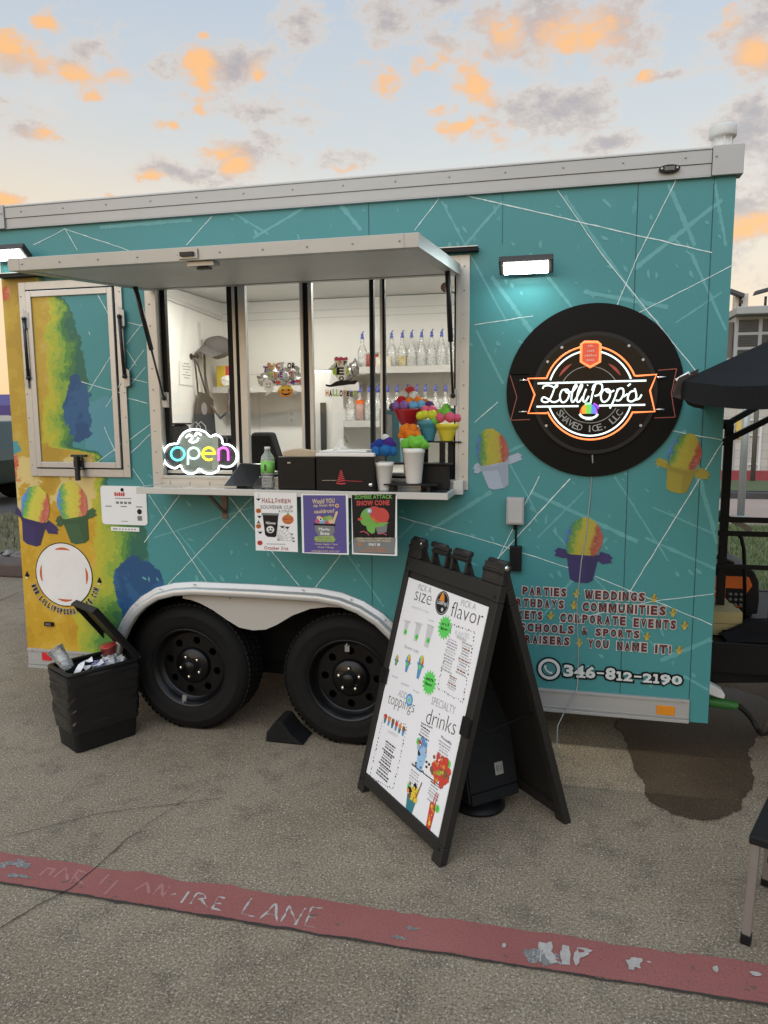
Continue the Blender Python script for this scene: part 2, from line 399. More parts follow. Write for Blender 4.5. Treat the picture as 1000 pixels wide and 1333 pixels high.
# the red fire lane band, its dark joint and what is left of its stencilled words
hi = wobble([Vector((-3.0, -1.175)), Vector((.787, -1.172)), Vector((2.0, -1.168)), Vector((3.55, -1.150)), Vector((7, -1.12))], .016, .012)
lo = wobble([Vector((-3.0, -1.345)), Vector((.918, -1.331)), Vector((2.2, -1.328)), Vector((3.51, -1.315)), Vector((7, -1.29))], .010, .012)
b = MB(); n_ = len(hi)
def along(l, i, n): 
    f = i/(n-1)*(len(l)-1); k = min(int(f), len(l)-2); return l[k].lerp(l[k+1], f-k)
N_ = 900
b.add([(*along(hi, i, N_), .004) for i in range(N_)]+[(*along(lo, i, N_), .004) for i in range(N_)], [(N_+i, N_+i+1, i+1, i) for i in range(N_-1)])
STR = b.build('fire_lane_marking', stripe_mat(), None, kind='structure')
tag(STR, 'worn red fire lane band painted across the concrete')
DARK = mat('joint_dirt', (.035, .03, .025), .95, var=.4, scale=40)
def ground_line(pts, wd, z=.0055, amp=.006, step=.02, seed=0):
    q = wobble([Vector((p[0], p[1])) for p in pts], amp, step, 9)
    return [Vector((a.x, a.y, z)) for a in q], [wd*(.55+.9*abs(noise.noise(Vector((a.x*11, a.y*11, seed))))) for a in q]
b = MB()
p_, w_ = ground_line([(-3, -1.352), (.918, -1.338), (2.2, -1.335), (3.51, -1.322), (7, -1.297)], .012); b.strip(p_, w_, (0, 0, 1))
for pts, wd in (([(0,1209),(45,1182),(92,1158),(125,1130),(165,1094),(185,1083)], .006), ([(-30,795),(24,772)], .008), ([(-60,1228),(0,1209)], .006)):
    p_, w_ = ground_line([G(*q) for q in pts], wd, amp=.008); b.strip(p_, w_, (0, 0, 1))
p_, w_ = ground_line([G(20,1088), G(130,1060), G(290,1040)], .004, amp=.004); b.strip(p_, w_, (0, 0, 1))
p_, w_ = ground_line([G(190,1075), G(260,1030)], .003, amp=.004); b.strip(p_, w_, (0, 0, 1))
tag(b.build('ground_crack', DARK, None, kind='structure'), 'thin dark cracks and joints in the concrete')
PWH = mat('worn_white_paint', (.40, .365, .335), .8, var=.35, scale=60, bump=.3)
PGH = mat('ghost_paint', (.36, .16, .145), .8, var=.2, scale=60)
def strokes(b, segs, wd, z, brk=.0, mi=0):
    for si, sg in enumerate(segs):
        z += .00004
        q = wobble([Vector(G(*p).xy) for p in sg], .003, .012, 20); ws = []
        for a in q:
            h = noise.noise(Vector((a.x*34, a.y*34, 1.3))); ws.append(wd*(.75+.5*h) if h > -brk else wd*.15)
        b.strip([Vector((a.x, a.y, z)) for a in q], ws, (0, 0, 1), mi)
b = MB()
FL = [[(222,1166),(229,1165)],[(236,1177),(246,1162)],[(248,1178),(257,1164)],[(257,1164),(266,1166),(268,1171),(258,1172)],[(262,1172),(270,1182)],[(276,1184),(284,1169)],[(284,1169),(293,1171)],[(280,1177),(288,1178)],[(276,1184),(288,1187)],
      [(314,1191),(328,1171)],[(314,1191),(332,1195)],[(338,1198),(359,1178)],[(359,1178),(361,1201)],[(346,1191),(361,1193)],[(366,1202),(377,1180)],[(377,1180),(386,1205)],[(384,1206),(398,1184)],[(397,1207),(406,1183)],[(406,1183),(421,1184)],[(401,1195),(411,1197)],[(396,1207),(410,1209)]]
strokes(b, FL, .0105, .0046, .12)
GH = [[(52,1141),(62,1131),(72,1133),(64,1141)],[(70,1143),(86,1131),(88,1147)],[(92,1150),(102,1134),(113,1138),(98,1143),(108,1152)],[(130,1152),(142,1140)],[(136,1166),(154,1147)],[(176,1160),(192,1150),(194,1164)],[(200,1166),(211,1152),(212,1168),(222,1155)]]
strokes(b, GH, .012, .0046, .3, 1)
def blob(b, c, rx, ry, z, mi=0, seed=0, rag=.5, n=40):
    cpt = G(*c); P = []
    for i in range(n):
        a = 2*math.pi*i/n; h = 1+rag*noise.noise(Vector((math.cos(a)*1.7+seed, math.sin(a)*1.7, seed)))+rag*.6*noise.noise(Vector((math.cos(a)*5+seed, math.sin(a)*5, seed)))
        P.append((cpt.x+rx*math.cos(a)*h, cpt.y+ry*math.sin(a)*h, z))
    b.poly(P, mi)
strokes(b, [[(706,1229),(703,1254)],[(717,1228),(712,1240),(706,1243)],[(712,1240),(722,1256)],[(736,1233),(737,1258)],[(734,1240),(735,1252)]], .030, .0062, .1)
strokes(b, [[(752,1236),(762,1238),(764,1243),(752,1247)],[(752,1236),(750,1259)]], .020, .0066, .1)
for i, (c, rx, ry) in enumerate([((826,1256),.022,.020),((832,1252),.014,.008),((822,1262),.010,.012),((932,1264),.008,.014),((984,1270),.016,.010),((656,1233),.006,.010),((766,1240),.010,.008),((845,1255),.006,.004)]): blob(b, c, rx, ry, .0070+i*.00005, 0, i*3.7)
tag(b.build('painted_lettering', [PWH, PGH], None, kind='structure'), 'remains of white FIRE LANE stencil on the red band')
GREYW = mat('scraped_grey', (.17, .16, .15), .85, var=.4, scale=70, speck=(90, .55, (.4, .38, .36), .7))
b = MB()
for i, (c, rx, ry) in enumerate([((698,1248),.045,.032),((712,1250),.04,.02),((28,1126),.055,.022),((4,1128),.03,.022),((24,1142),.05,.012),((535,1210),.018,.010),((520,1223),.03,.007)]): blob(b, c, rx, ry, .0052+i*.00008, 0, 40+i*2.3, .8)
tag(b.build('worn_patch', GREYW, None, kind='structure'), 'scraped grey patches in the red band')
# water lying on the concrete below the right hand end
WET = pavement_mat('wet_concrete', True)
wp = [(806,925),(803,948),(812,962),(820,985),(830,1010),(840,1030),(842,1044),(866,1060),(898,1069),(930,1071),(958,1064),(968,1050),(965,1041),(980,1032),(982,1015),(978,995),(976,978),(988,960),(1000,940),(1010,915),(960,895),(890,895),(830,905)]
wb = wobble([Vector(G(*p).xy) for p in wp+wp[:1]], .022, .02, 9)
cw = sum(wb[:-1], Vector((0, 0)))/len(wb[:-1]); b = MB(); nW = 160
ang = sorted(((math.atan2((q-cw).y, (q-cw).x), (q-cw).length) for q in wb[:-1]))
def rad(a):
    ds = sorted((abs((a-t_+math.pi) % (2*math.pi)-math.pi), r_) for t_, r_ in ang)[:3]; return sum(r_ for _, r_ in ds)/3
wb = [cw+Vector((math.cos(2*math.pi*i/nW), math.sin(2*math.pi*i/nW)))*rad((2*math.pi*i/nW+math.pi) % (2*math.pi)-math.pi) for i in range(nW+1)]
outer = [(*(cw+(q-cw)*1.03), .004) for q in wb[:-1]]; inner = [(*(cw+(q-cw)*.90), .004) for q in wb[:-1]]
b.add(outer+inner+[(cw.x, cw.y, .004)], [(i, (i+1) % nW, nW+(i+1) % nW, nW+i) for i in range(nW)]+[(nW+i, nW+(i+1) % nW, 2*nW) for i in range(nW)], uv=[(0, 0)]*nW+[(1.2, 0)]*(nW+1))
tag(b.build('water_patch', WET, None, kind='stuff'), 'dark wet patch of spilled water on the concrete')

# right: lawn, road, kerbs
LAWN = mat('lawn', (.085, .105, .042), .95, var=.5, scale=14, detail=7, bump=.6, bscale=60)
ROADM = mat('far_road', (.36, .27, .215), .9, var=.12, scale=1.5, detail=6, bump=.2, bscale=60)
KERB = mat('kerb_concrete', (.30, .275, .24), .85, var=.2, scale=6, bump=.3)
KERBD = mat('kerb_dark', (.055, .05, .05), .9, var=.3, scale=6)
KERBR = mat('kerb_red', (.28, .045, .05), .7, var=.2, scale=4)
flat('lawn', [[(3.75, 2.75), (12, 2.9), (13, 9.0), (4.2, 8.3)]], LAWN, .02)
flat('road', [[(3.0, 9.0), (30, 9.4), (30, 11.9), (3.0, 11.9)]], ROADM, .012)
MB().box((3.0, 11.9, 0), (40, 12.25, .12)).build('kerb', KERBD, None, kind='structure')
flat('verge', [[(3.0, 12.25), (40, 12.25), (40, 14.6), (3.0, 14.6)]], LAWN, .13)
flat('pavement', [[(3.0, 14.6), (40, 14.6), (40, 30), (3.0, 30)]], KERB, .10)
MB().box((3.0, 14.9, .1), (40, 15.15, .31)).build('kerb', KERBR, None, kind='structure')
bl = MB(); rg = random.Random(5)
for i in range(16000):
    x = rg.uniform(3.8, 7.2); y = rg.uniform(2.8, 8.2); h = rg.uniform(.03, .085); a = rg.uniform(0, 6.28); s_ = .006
    bl.add([(x-s_*math.cos(a), y-s_*math.sin(a), .02), (x+s_*math.cos(a), y+s_*math.sin(a), .02), (x+rg.uniform(-.03, .03), y+rg.uniform(-.03, .03), .02+h)], [(0, 1, 2)], rg.choice([0, 0, 1, 2]))
GB = [mat('grass_a', (.12, .16, .05), .8), mat('grass_b', (.075, .105, .035), .8), mat('grass_c', (.24, .24, .10), .8)]
tag(bl.build('grass', GB, None, kind='stuff'), 'short green grass behind the trailer tongue')
# left: rough grass behind a kerb with loose stones
flat('lawn', [[(-14, 3.95), (-1.6, 3.95), (-1.6, 6.9), (-14, 6.9)]], mat('dry_lawn', (.10, .095, .05), .95, var=.5, scale=12, detail=7, bump=.5), .09)
MB().box((-14, 3.12, 0), (-1.6, 3.5, .14)).build('kerb', mat('kerb_brown', (.085, .06, .05), .9, var=.3, scale=12, bump=.4), None, bev=.02, kind='structure')
flat('road', [[(-60, 6.9), (-1.6, 6.9), (-1.6, 11.5), (-60, 11.5)]], mat('asphalt', (.055, .053, .05), .9, var=.2, scale=30), .012)
bl = MB()
for i in range(5000):
    x = rg.uniform(-9, -2.2); y = rg.uniform(4.1, 6.8); h = rg.uniform(.04, .12); a = rg.uniform(0, 6.28); s_ = .007
    bl.add([(x-s_*math.cos(a), y-s_*math.sin(a), .09), (x+s_*math.cos(a), y+s_*math.sin(a), .09), (x+rg.uniform(-.05, .05), y+rg.uniform(-.05, .05), .09+h)], [(0, 1, 2)], rg.choice([0, 1, 2, 2]))
tag(bl.build('grass', [mat('drygrass_a', (.13, .115, .05), .9), mat('drygrass_b', (.07, .075, .03), .9), mat('drygrass_c', (.21, .18, .10), .9)], None, kind='stuff'), 'patchy dry grass beyond the brown kerb')
bl = MB()
for i in range(420):
    bl.ball((rg.uniform(-8, -2.2), rg.uniform(3.52, 3.95), .10), rg.uniform(.02, .055), rg.choice([0, 1]), .5, 1, (1, 1, .7))
tag(bl.build('gravel', [mat('stone_a', (.26, .24, .22), .9), mat('stone_b', (.16, .14, .125), .9)], None, kind='stuff'), 'loose stones along the brown kerb')
# ================================================================== TRAILER
L_, D_, ZB, ZT = 3.545, 2.13, .303, 2.652
WX0, WX1, WZ0, WZ1 = .88, 2.412, 1.372, 2.345      # serving window opening
TR = thing('food_trailer', 'teal shaved ice trailer with a propped open serving window and two black wheels', 'trailer', (L_/2, D_/2, 0))
ALU = mat('aluminium', (.46, .46, .45), .42, .75, .08, 30, bump=.05, bscale=60)
ALUW = mat('pale_aluminium', (.37, .37, .36), .45, .25, .07, 4, detail=6)
ALUB = mat('bright_aluminium', (.46, .46, .455), .36, .55, .05, 18)
STEEL = mat('stainless', (.36, .365, .37), .35, .5, .06, 14)
BLK = mat('black_plastic', (.012, .012, .013), .45, 0, .3, 20, bump=.12, bscale=300)
BLKM = mat('black_metal', (.014, .014, .015), .42, .0, .3, 14, spec=.4)
GASK = mat('black_gasket', (.010, .010, .010), .55, 0, .2)
WHITE = mat('white_plastic', (.78, .78, .76), .4, 0, .04)
DARKU = mat('dark_undercarriage', (.012, .012, .012), .9, 0, .3)

def wrap_mat():
    m = bpy.data.materials.new('printed_wrap'); m.use_nodes = True; t = NT(m.node_tree)
    p = t.vm('ADD', t.n('ShaderNodeTexCoord').outputs['Object'], (L_/2, D_/2, 0))
    s = t.n('ShaderNodeSeparateXYZ', i_0=p); x, y, z = s.outputs
    a = t.m('SUBTRACT', t.noise(p, 6, 5, .6), .5); b_ = t.m('SUBTRACT', t.noise(p, 34, 5, .65), .5)
    xd = t.m('ADD', x, t.m('ADD', t.m('MULTIPLY', a, .16), t.m('MULTIPLY', b_, .07)))
    zd = t.m('ADD', z, t.m('ADD', t.m('MULTIPLY', t.m('SUBTRACT', t.noise(t.vm('ADD', p, (5, 2, 3)), 6, 5, .6), .5), .16), t.m('MULTIPLY', b_, .06)))
    zn = t.m('DIVIDE', z, 2.8)
    def edge(pts):
        q = []
        for px, py in pts: k = W(px, py); q.append((k.z/2.8, min(1, max(0, k.x))))
        return t.curve(zn, q)
    B1 = edge([(54,372),(66,400),(66,470),(62,520),(58,560),(58,579),(124,592),(124,640),(124,690),(124,740),(114,775),(96,800),(100,830),(120,860)])
    B2 = edge([(70,372),(84,395),(107,450),(116,490),(118,540),(112,566),(96,579),(130,588),(146,640),(186,680),(190,720),(193,760),(192,790),(186,820),(170,850)])
    f = t.m('DIVIDE', t.m('SUBTRACT', xd, B1), t.m('MAXIMUM', t.m('SUBTRACT', B2, B1), .02))
    # yellows in flat vector-like steps
    yn = t.noise(p, 3.1, 6, .62)
    yel = t.ramp(yn, [(0, (.36, .20, .018)), (.42, (.46, .275, .028)), (.50, (.54, .35, .045)), (.56, (.58, .42, .11)), (.63, (.46, .275, .03)), (.70, (.60, .46, .17))], 'CONSTANT')
    yel = t.mix(t.smooth(t.m('ADD', z, t.m('MULTIPLY', a, .5)), 1.16, 1.40), t.mix(.5, yel, (.52, .30, .02)), t.mix(.55, yel, (.40, .27, .045)))
    cream = t.m('MULTIPLY', t.smooth(t.m('ABSOLUTE', t.m('SUBTRACT', zd, 1.33)), .15, .13), t.smooth(yn, .46, .48))
    yel = t.mix(t.m('MULTIPLY', cream, .8), yel, (.62, .50, .22))
    grn = t.ramp(t.m('ADD', f, t.m('ADD', t.m('MULTIPLY', b_, .25), t.m('MULTIPLY', a, .5))), [(0, (.44, .40, .04)), (.14, (.34, .38, .045)), (.28, (.22, .34, .05)), (.42, (.10, .24, .05)), (.58, (.055, .165, .065)), (.76, (.03, .125, .085))], 'CONSTANT')
    # blue patches inside the green
    def ell(cx, cy, rx, ry):
        c = W(cx, cy)
        return t.m('SUBTRACT', 1.0, t.m('SQRT', t.m('ADD', t.m('POWER', t.m('DIVIDE', t.m('SUBTRACT', xd, c.x), rx), 2.), t.m('POWER', t.m('DIVIDE', t.m('SUBTRACT', zd, c.z), ry), 2.))))
    bl1 = ell(104, 535, .085, .17); bl2 = ell(182, 770, .17, .19); bl3 = ell(136, 560, .10, .16)
    teal = t.mix(t.noise(p, 1.3, 5, .6), (.046, .215, .226), (.064, .258, .262))
    teal = t.mix(t.m('MULTIPLY', t.smooth(t.noise(p, 9, 7, .75), .50, .68), .22), teal, (.075, .27, .28))
    teal = t.mix(t.m('MULTIPLY', t.smooth(t.noise(t.vm('MULTIPLY', p, (1, 1, .45)), 30, 5, .7), .640, .660), .60), teal, (.115, .34, .35))
    teal2 = t.mix(t.m('MULTIPLY', t.m('MULTIPLY', t.smooth(bl3, 0, .03), t.smooth(z, 1.36, 1.38)), .55), teal, (.10, .27, .36))
    blue = t.mix(t.smooth(t.noise(p, 5, 4), .48, .52), (.020, .072, .175), (.028, .098, .215))
    c = t.mix(t.smooth(f, -.02, .02), yel, grn)
    c = t.mix(t.smooth(f, .98, 1.03), c, teal2)
    c = t.mix(t.smooth(bl1, 0, .04), c, blue); c = t.mix(t.smooth(bl2, 0, .04), c, blue)
    spk = t.m('MULTIPLY', t.smooth(t.noise(p, 60, 2), .74, .76), t.smooth(t.m('MAXIMUM', bl1, bl2), -.1, 0))
    c = t.mix(t.m('MULTIPLY', spk, .7), c, (.45, .62, .70))
    rd = t.m('MAXIMUM', ell(18, 606, .05, .10), ell(6, 385, .04, .05))
    c = t.mix(t.smooth(rd, .12, .2), c, t.mix(t.smooth(b_, 0, .02), (.50, .10, .04), (.55, .24, .12)))
    tl = ell(20, 583, .05, .035); c = t.mix(t.smooth(tl, .1, .15), c, (.06, .27, .30))
    c = t.mix(t.smooth(z, 2.398, 2.402), c, teal); c = t.mix(t.smooth(x, 1.0, 1.05), c, teal)
    b = t.n('ShaderNodeBsdfPrincipled'); t.put(b.inputs['Base Color'], c)
    t.put(b.inputs['Roughness'], t.m('ADD', .36, t.m('MULTIPLY', t.noise(p, 8, 4), .12))); b.inputs['Specular IOR Level'].default_value = .35
    bp = t.n('ShaderNodeBump'); bp.inputs['Strength'].default_value = .06; bp.inputs['Distance'].default_value = .01
    t.put(bp.inputs['Height'], t.noise(p, 3, 3)); t.put(b.inputs['Normal'], bp.outputs[0])
    t.n('ShaderNodeOutputMaterial', i_0=b.outputs[0]); return m
WRAP = wrap_mat()
ARCH = [(.555,.303),(.575,.40),(.605,.49),(.65,.575),(.70,.645),(.76,.70),(.84,.748),(.94,.776),(1.05,.787),(1.40,.790),(1.72,.787),(1.83,.772),(1.93,.738),(2.02,.685),(2.09,.62),(2.15,.53),(2.195,.43),(2.22,.303)]
def arch(x):
    for (a, b), (c, d) in zip(ARCH, ARCH[1:]):
        if a <= x <= c: return b+(d-b)*(x-a)/max(c-a, 1e-6)
    return ZB
BODYWHITE = mat('trailer_white', (.62, .62, .60), .5)
b = MB()
# street side skin, one skin thick (18 mm), with the window and wheel openings cut out
def wallbox(x0, z0, x1, z1): b.box((x0, 0, z0), (x1, .018, z1))
wallbox(0, WZ1, L_, ZT); wallbox(0, .9, WX0, WZ1); wallbox(WX1, .9, L_, WZ1); wallbox(WX0, .9, WX1, WZ0)
wallbox(0, ZB, ARCH[0][0], .9); wallbox(ARCH[-1][0], ZB, L_, .9)
for (a, c), (d, e) in zip(ARCH, ARCH[1:]):
    b.prism([(a, 0, c), (d, 0, e), (d, 0, .9), (a, 0, .9)], (0, .018, 0))
b.box((0, .018, ZB), (.018, D_, ZT)); b.box((L_-.018, .018, ZB), (L_, D_, ZT)); b.box((.018, D_-.018, ZB), (L_-.018, D_, ZT))
body = b.build('body', WRAP, TR)
b = MB()
for px, py in ((480, 270), (831, 240), (930, 232)):
    x = W(px, py).x; b.box((x-.0016, -.0012, max(ZB, arch(x)+.052 if .5 < x < 2.3 else ZB)+.005), (x+.0016, -.0001, ZT-.004))
for px in (640, ):
    x = 2.60; b.box((x-.001, -.0012, 2.43), (x+.001, -.0001, ZT-.004))
b.build('panel_seam', mat('seam', (.012, .06, .065), .6), TR)
b = MB(); b.box((.02, .02, 2.755), (L_-.02, D_-.02, 2.775)); b.box((.02, .04, ZT), (L_-.02, .06, 2.754))
b.box((.02, D_-.06, ZT), (L_-.02, D_-.04, 2.754)); b.build('roof', BODYWHITE, TR)
# aluminium roof rail with its grooves, rivets, corner caps
b = MB()
b.box((.062, -.012, ZT), (3.447, .03, 2.698)); b.box((.062, -.016, 2.699), (3.447, .03, 2.752)); b.box((.062, -.019, 2.7525), (3.447, .05, 2.759)); b.box((.062, -.016, ZT-.006), (3.447, -.0005, ZT-.0005))
for i in range(14):
    x = .16+i*.245; b.ball((x, -.017, 2.728), .0055, 0, 0, 1)
b.build('roof_rail', ALUW, TR, bev=.0015)
for x0, x1 in ((-.022, .0605), (3.4485, L_+.022)):
    c = MB(); c.box((x0, -.024, ZT-.004), (x1, .05, 2.764)); c.ball(((x1-.012) if x0 < 0 else x0+.014, -.025, 2.722), .006, 0, 0, 1)
    c.build('corner_cap', ALUW, TR, bev=.003)
c = MB(); pc = W(871.5, 220, -.02); c.prism([(pc.x+.042*math.cos(a)*(1 if abs(math.cos(a)) < .6 else 1), -.0165, pc.z+.016*math.sin(a)) for a in [2*math.pi*i/20 for i in range(20)]], (0, -.012, 0), 0)
c.box((pc.x-.02, -.033, pc.z-.008), (pc.x+.02, -.0285, pc.z+.008), 1); c.ball((pc.x-.03, -.03, pc.z), .006, 2); c.ball((pc.x+.03, -.03, pc.z), .006, 2)
c.build('marker_light', [BLK, mat('smoke_lens', (.10, .09, .085), .15), ALU], TR)
c = MB(); pc = W(65, 812); c.box((pc.x-.028, -.014, pc.z-.011), (pc.x+.028, -.0005, pc.z+.011), 0); c.box((pc.x-.018, -.018, pc.z-.006), (pc.x+.018, -.0145, pc.z+.006), 1)
c.build('marker_light', [BLK, mat('smoke_lens', (.1, .09, .085), .15)], TR, bev=.003)
# white mushroom vent on the roof corner
v = W(942, 178, .10); c = MB(); c.lathe([(.054, 0), (.054, .022), (.040, .030), (.040, .066), (.052, .069), (.055, .075), (.055, .110), (.050, .117), (0, .119)], (v.x, .12, 2.766), n=28)
[c.box((v.x+.038*math.cos(a)-.004, .12+.038*math.sin(a)-.004, 2.796), (v.x+.038*math.cos(a)+.004, .12+.038*math.sin(a)+.004, 2.8325)) for a in [2*math.pi*i/8 for i in range(8)]]; c.build('roof_vent', mat('vent_white', (.60, .60, .57), .5), TR)
# bottom rails with reflectors
for x0, x1 in ((.012, .556), (2.222, 3.462)):
    c = MB(); c.box((x0, -.014, .318), (x1, .0, .41)); c.box((x0, -.020, .3985), (x1, -.0145, .4105)); c.box((x0, -.022, .303), (x1, .0, .3175)); c.box((x0, -.018, .325), (x1, -.0145, .331))
    for i in range(4):
        x = x0+.03+(x1-x0-.06)*i/3; c.ball((x, -.022, .404), .005, 0, 0, 1)
    c.build('bottom_rail', ALUW, TR, bev=.001)
for (px, py), wd, col, nm in (((63.5, 853.5), .060, (.55, .012, .02), 'red_reflector'), ((866, 923), .078, (.62, .22, .01), 'amber_reflector')):
    q = W(px, py); c = MB(); c.box((q.x-wd/2, -.0185, q.z-.022), (q.x+wd/2, -.0142, q.z+.022)); c.build('reflector', mat(nm, col, .25, coat=.6), TR, bev=.001)['label'] = nm.replace('_', ' ')
# fender trim, grey skirt between the wheels, dark wheel well
c = MB(); n_ = len(ARCH)
def aoff(k, off):
    a = Vector(ARCH[max(k-1, 0)]); d = Vector(ARCH[min(k+1, n_-1)]); t = (d-a).normalized(); nn = Vector((-t.y, t.x)); q = Vector(ARCH[k])+nn*off; return q
SUB = []
for k in range(n_-1):
    for j in range(4): SUB.append((k, j/4))
SUB.append((n_-1, 0))
def ap(kj, off):
    k, f = kj; q = aoff(k, off); return q if f == 0 else q.lerp(aoff(k+1, off), f)
prof = [(-.014, -.001), (-.014, -.040), (-.008, -.044), (.014, -.043), (.020, -.038), (.022, -.018), (.026, -.0145), (.048, -.0135), (.050, -.011), (.050, -.0005)]
vs = []
for kj in SUB:
    for off, y in prof:
        q = ap(kj, off); vs.append((q.x, y, q.y))
m_ = len(prof); c.add(vs, [(i*m_+j, (i+1)*m_+j, (i+1)*m_+j+1, i*m_+j+1) for i in range(len(SUB)-1) for j in range(m_-1)], 0, True)
for i in range(4, len(SUB), 7): q = ap(SUB[i], .038); c.ball((q.x, -.024, q.y), .005, 0, 0, 1)
c.build('fender_trim', mat('fender_aluminium', (.47, .47, .46), .36, .4, .06, 12), TR)
sk = []
for px, py in ((238,779),(249,781),(260,785),(277,794),(297,808),(312,817),(329,820.5),(346,819.5),(361,813),(381,801),(404,792.5),(427,790),(447,791),(461,794)):
    q = W(px, py, .006); sk.append((q.x, min(q.z, arch(q.x)-.004)))
top = [(x, arch(x)+.010) for x in [sk[-1][0]-(sk[-1][0]-sk[0][0])*i/16 for i in range(17)]]
c = MB(); c.prism([(x, .006, z) for x, z in sk+top], (0, .004, 0)); c.build('skirt_panel', mat('skirt_grey', (.40, .38, .35), .5, .1, .05, 5), TR)
c = MB(); c.box((.50, .40, .30), (2.28, .43, .98)); c.box((.50, .03, .86), (2.28, .40, .88)); c.box((.30, .02, .30), (.50, .43, .86)); c.box((2.28, .02, .30), (2.4, .43, .86))
c.box((.06, .45, .33), (3.48, 2.0, .45)); c.tube([(.955, .06, .35), (.955, 2.0, .35)], .04, 10); c.tube([(1.845, .06, .35), (1.845, 2.0, .35)], .04, 10)
c.box((.8, .46, .2), (2.1, .54, .33)); c.box((.09, .3, .27), (.11, .36, .33)); c.build('chassis', DARKU, TR)

# ------------------------------------------------------------------ wheels
RUB = mat('tyre_rubber', (.0065, .0060, .0056), .75, 0, .55, 10, bump=.25, bscale=180, spec=.2)
RIMM = mat('black_rim', (.0035, .0035, .004), .30, .0, .2, 10, coat=.03, spec=.3)
CHR = mat('chrome', (.72, .72, .72), .15, 1., .05)
def make_wheel():
    RX = .345
    b = MB()      # steel disc with eight round holes, as ring sectors
    def pt(r, a, y): return (r*math.cos(a), y, r*math.sin(a))
    NS = 8; r1, r2, rh, rc = .098, .178, .0205, .140
    for s_ in range(NS):
        a0 = 2*math.pi*s_/NS; out = []; inn = []; K = 24
        for k in range(K):
            th = 2*math.pi*k/K; hx, hy = rh*math.cos(th), rh*math.sin(th)
            inn.append(pt(math.hypot(rc+hx, hy), a0+math.atan2(hy, rc+hx), .060))
            cxx, cyy = math.cos(th), math.sin(th); m0 = max(abs(cxx), abs(cyy)); u, v = cxx/m0, cyy/m0
            r_ = (r1+r2)/2+(r2-r1)/2*u; out.append(pt(r_, a0+v*math.pi/NS, .060))
        back = [(x, y+.012, z) for x, y, z in inn]
        b.add(out+inn, [(k, (k+1) % K, K+(k+1) % K, K+k) for k in range(K)], 0, False); b.add(inn+back, [(k, (k+1) % K, K+(k+1) % K, K+k) for k in range(K)], 0, True)
    b.lathe([(.205, .0), (.213, -.006), (.220, -.004), (.214, .012), (.202, .016), (.199, .040), (.190, .046), (.186, .056), (.178, .0605)], (0, 0, 0), (0, 1, 0), 48, caps=False)
    b.lathe([(.0, .035), (.085, .035), (.098, .048), (.100, .062)], (0, 0, 0), (0, 1, 0), 40, caps=False)
    b.lathe([(.19, .10), (.0, .10)], (0, 0, 0), (0, 1, 0), 24)
    rim = b.build('wheel', RIMM, TR); rim.parent = TR
    b = MB(); prof = [(.212, .0), (.225, -.012), (.25, -.018), (.285, -.019), (.292, -.022), (.296, -.019), (.315, -.012), (.330, .0), (.3415, .016), (.345, .03), (.345, .185), (.335, .20), (.30, .22), (.215, .215)]
    b.lathe(prof, (0, 0, 0), (0, 1, 0), 72, caps=False)
    for i in range(72):      # tread blocks
        a = 2*math.pi*(i+.5)/72
        for y0, y1, da in ((.012, .052, 0), (.058, .10, .5), (.106, .150, 0), (.156, .195, .5)):
            aa = a+da*2*math.pi/72; ca, sa = math.cos(aa), math.sin(aa); tx, tz = -sa, ca; h = .0115
            P = [(ca*.343+tx*s_*h, y, sa*.343+tz*s_*h) for s_ in (-1, 1) for y in (y0, y1)]; Q = [(ca*.351+tx*s_*h*.9, y, sa*.351+tz*s_*h*.9) for s_ in (-1, 1) for y in (y0+.002, y1-.002)]
            b.add(P+Q, [(4, 5, 7, 6), (0, 1, 5, 4), (2, 6, 7, 3), (0, 4, 6, 2), (1, 3, 7, 5)])
    b.build('tyre', RUB, rim)
    for i in range(5):
        a = R(90+72*i); b = MB(); b.lathe([(.0115, 0), (.0115, .012), (.008, .02), (0, .022)], (.057*math.cos(a), .037, .057*math.sin(a)), (0, -1, 0), 6, 0, False); b.build('lug_nut', CHR, rim)
    b = MB(); b.lathe([(.036, 0), (.036, .030), (.030, .036), (0, .037)], (0, .036, 0), (0, -1, 0), 24); b.build('hub_cap', RIMM, rim)
    b = MB(); b.tube([(0, .0, .198), (0, -.012, .19)], .004, 6); b.box((-.012, -.004, .155), (.012, .0, .188)); b.build('valve', mat('valve_grey', (.3, .3, .3), .4, .5), rim)
    return rim
WM_save = WM[TR.name]; WM[TR.name] = None
rim = make_wheel()
WM[TR.name] = WM_save
def set_wheel(o, x, ry): o.location = Vector((x, .052, .345))-Vector(TR.location); o.rotation_euler = (0, ry, 0)
set_wheel(rim, .955, R(190)); r2_ = copy_tree(rim, TR); set_wheel(r2_, 1.845, R(0))

# ------------------------------------------------------------------ serving window
c = MB()
def ring(mb, x0, z0, x1, z1, t, y0, y1, mi=0, tb=None):
    tb = tb or t
    mb.box((x0, y0, z0), (x0+t, y1, z1), mi); mb.box((x1-t, y0, z0), (x1, y1, z1), mi)
    mb.box((x0+t, y0, z1-tb), (x1-t, y1, z1), mi); mb.box((x0+t, y0, z0), (x1-t, y1, z0+tb), mi)
ring(c, .832, 1.337, 2.458, 2.394, .048, -.006, -.0005); ring(c, .8805, 1.3705, 2.4115, 2.3445, .014, -.010, .075)
for x in (.856, 2.434):
    for i in range(10): c.ball((x, -.007, 1.40+i*.105), .0048, 1, 0, 1)
for i in range(14): c.ball((.93+i*.11, -.007, 1.352), .0045, 1, 0, 1)
WF = c.build('window_frame', [mat('window_aluminium', (.50, .49, .46), .42, .5, .08, 10), STEEL], TR, bev=.0012)
c = MB()
def mull(px0, px1, y0, y1, mi):
    x0, x1 = W(px0, 500, y0).x, W(px1, 500, y0).x; c.box((x0, y0, 1.386), (x1, y1, 2.33), mi)
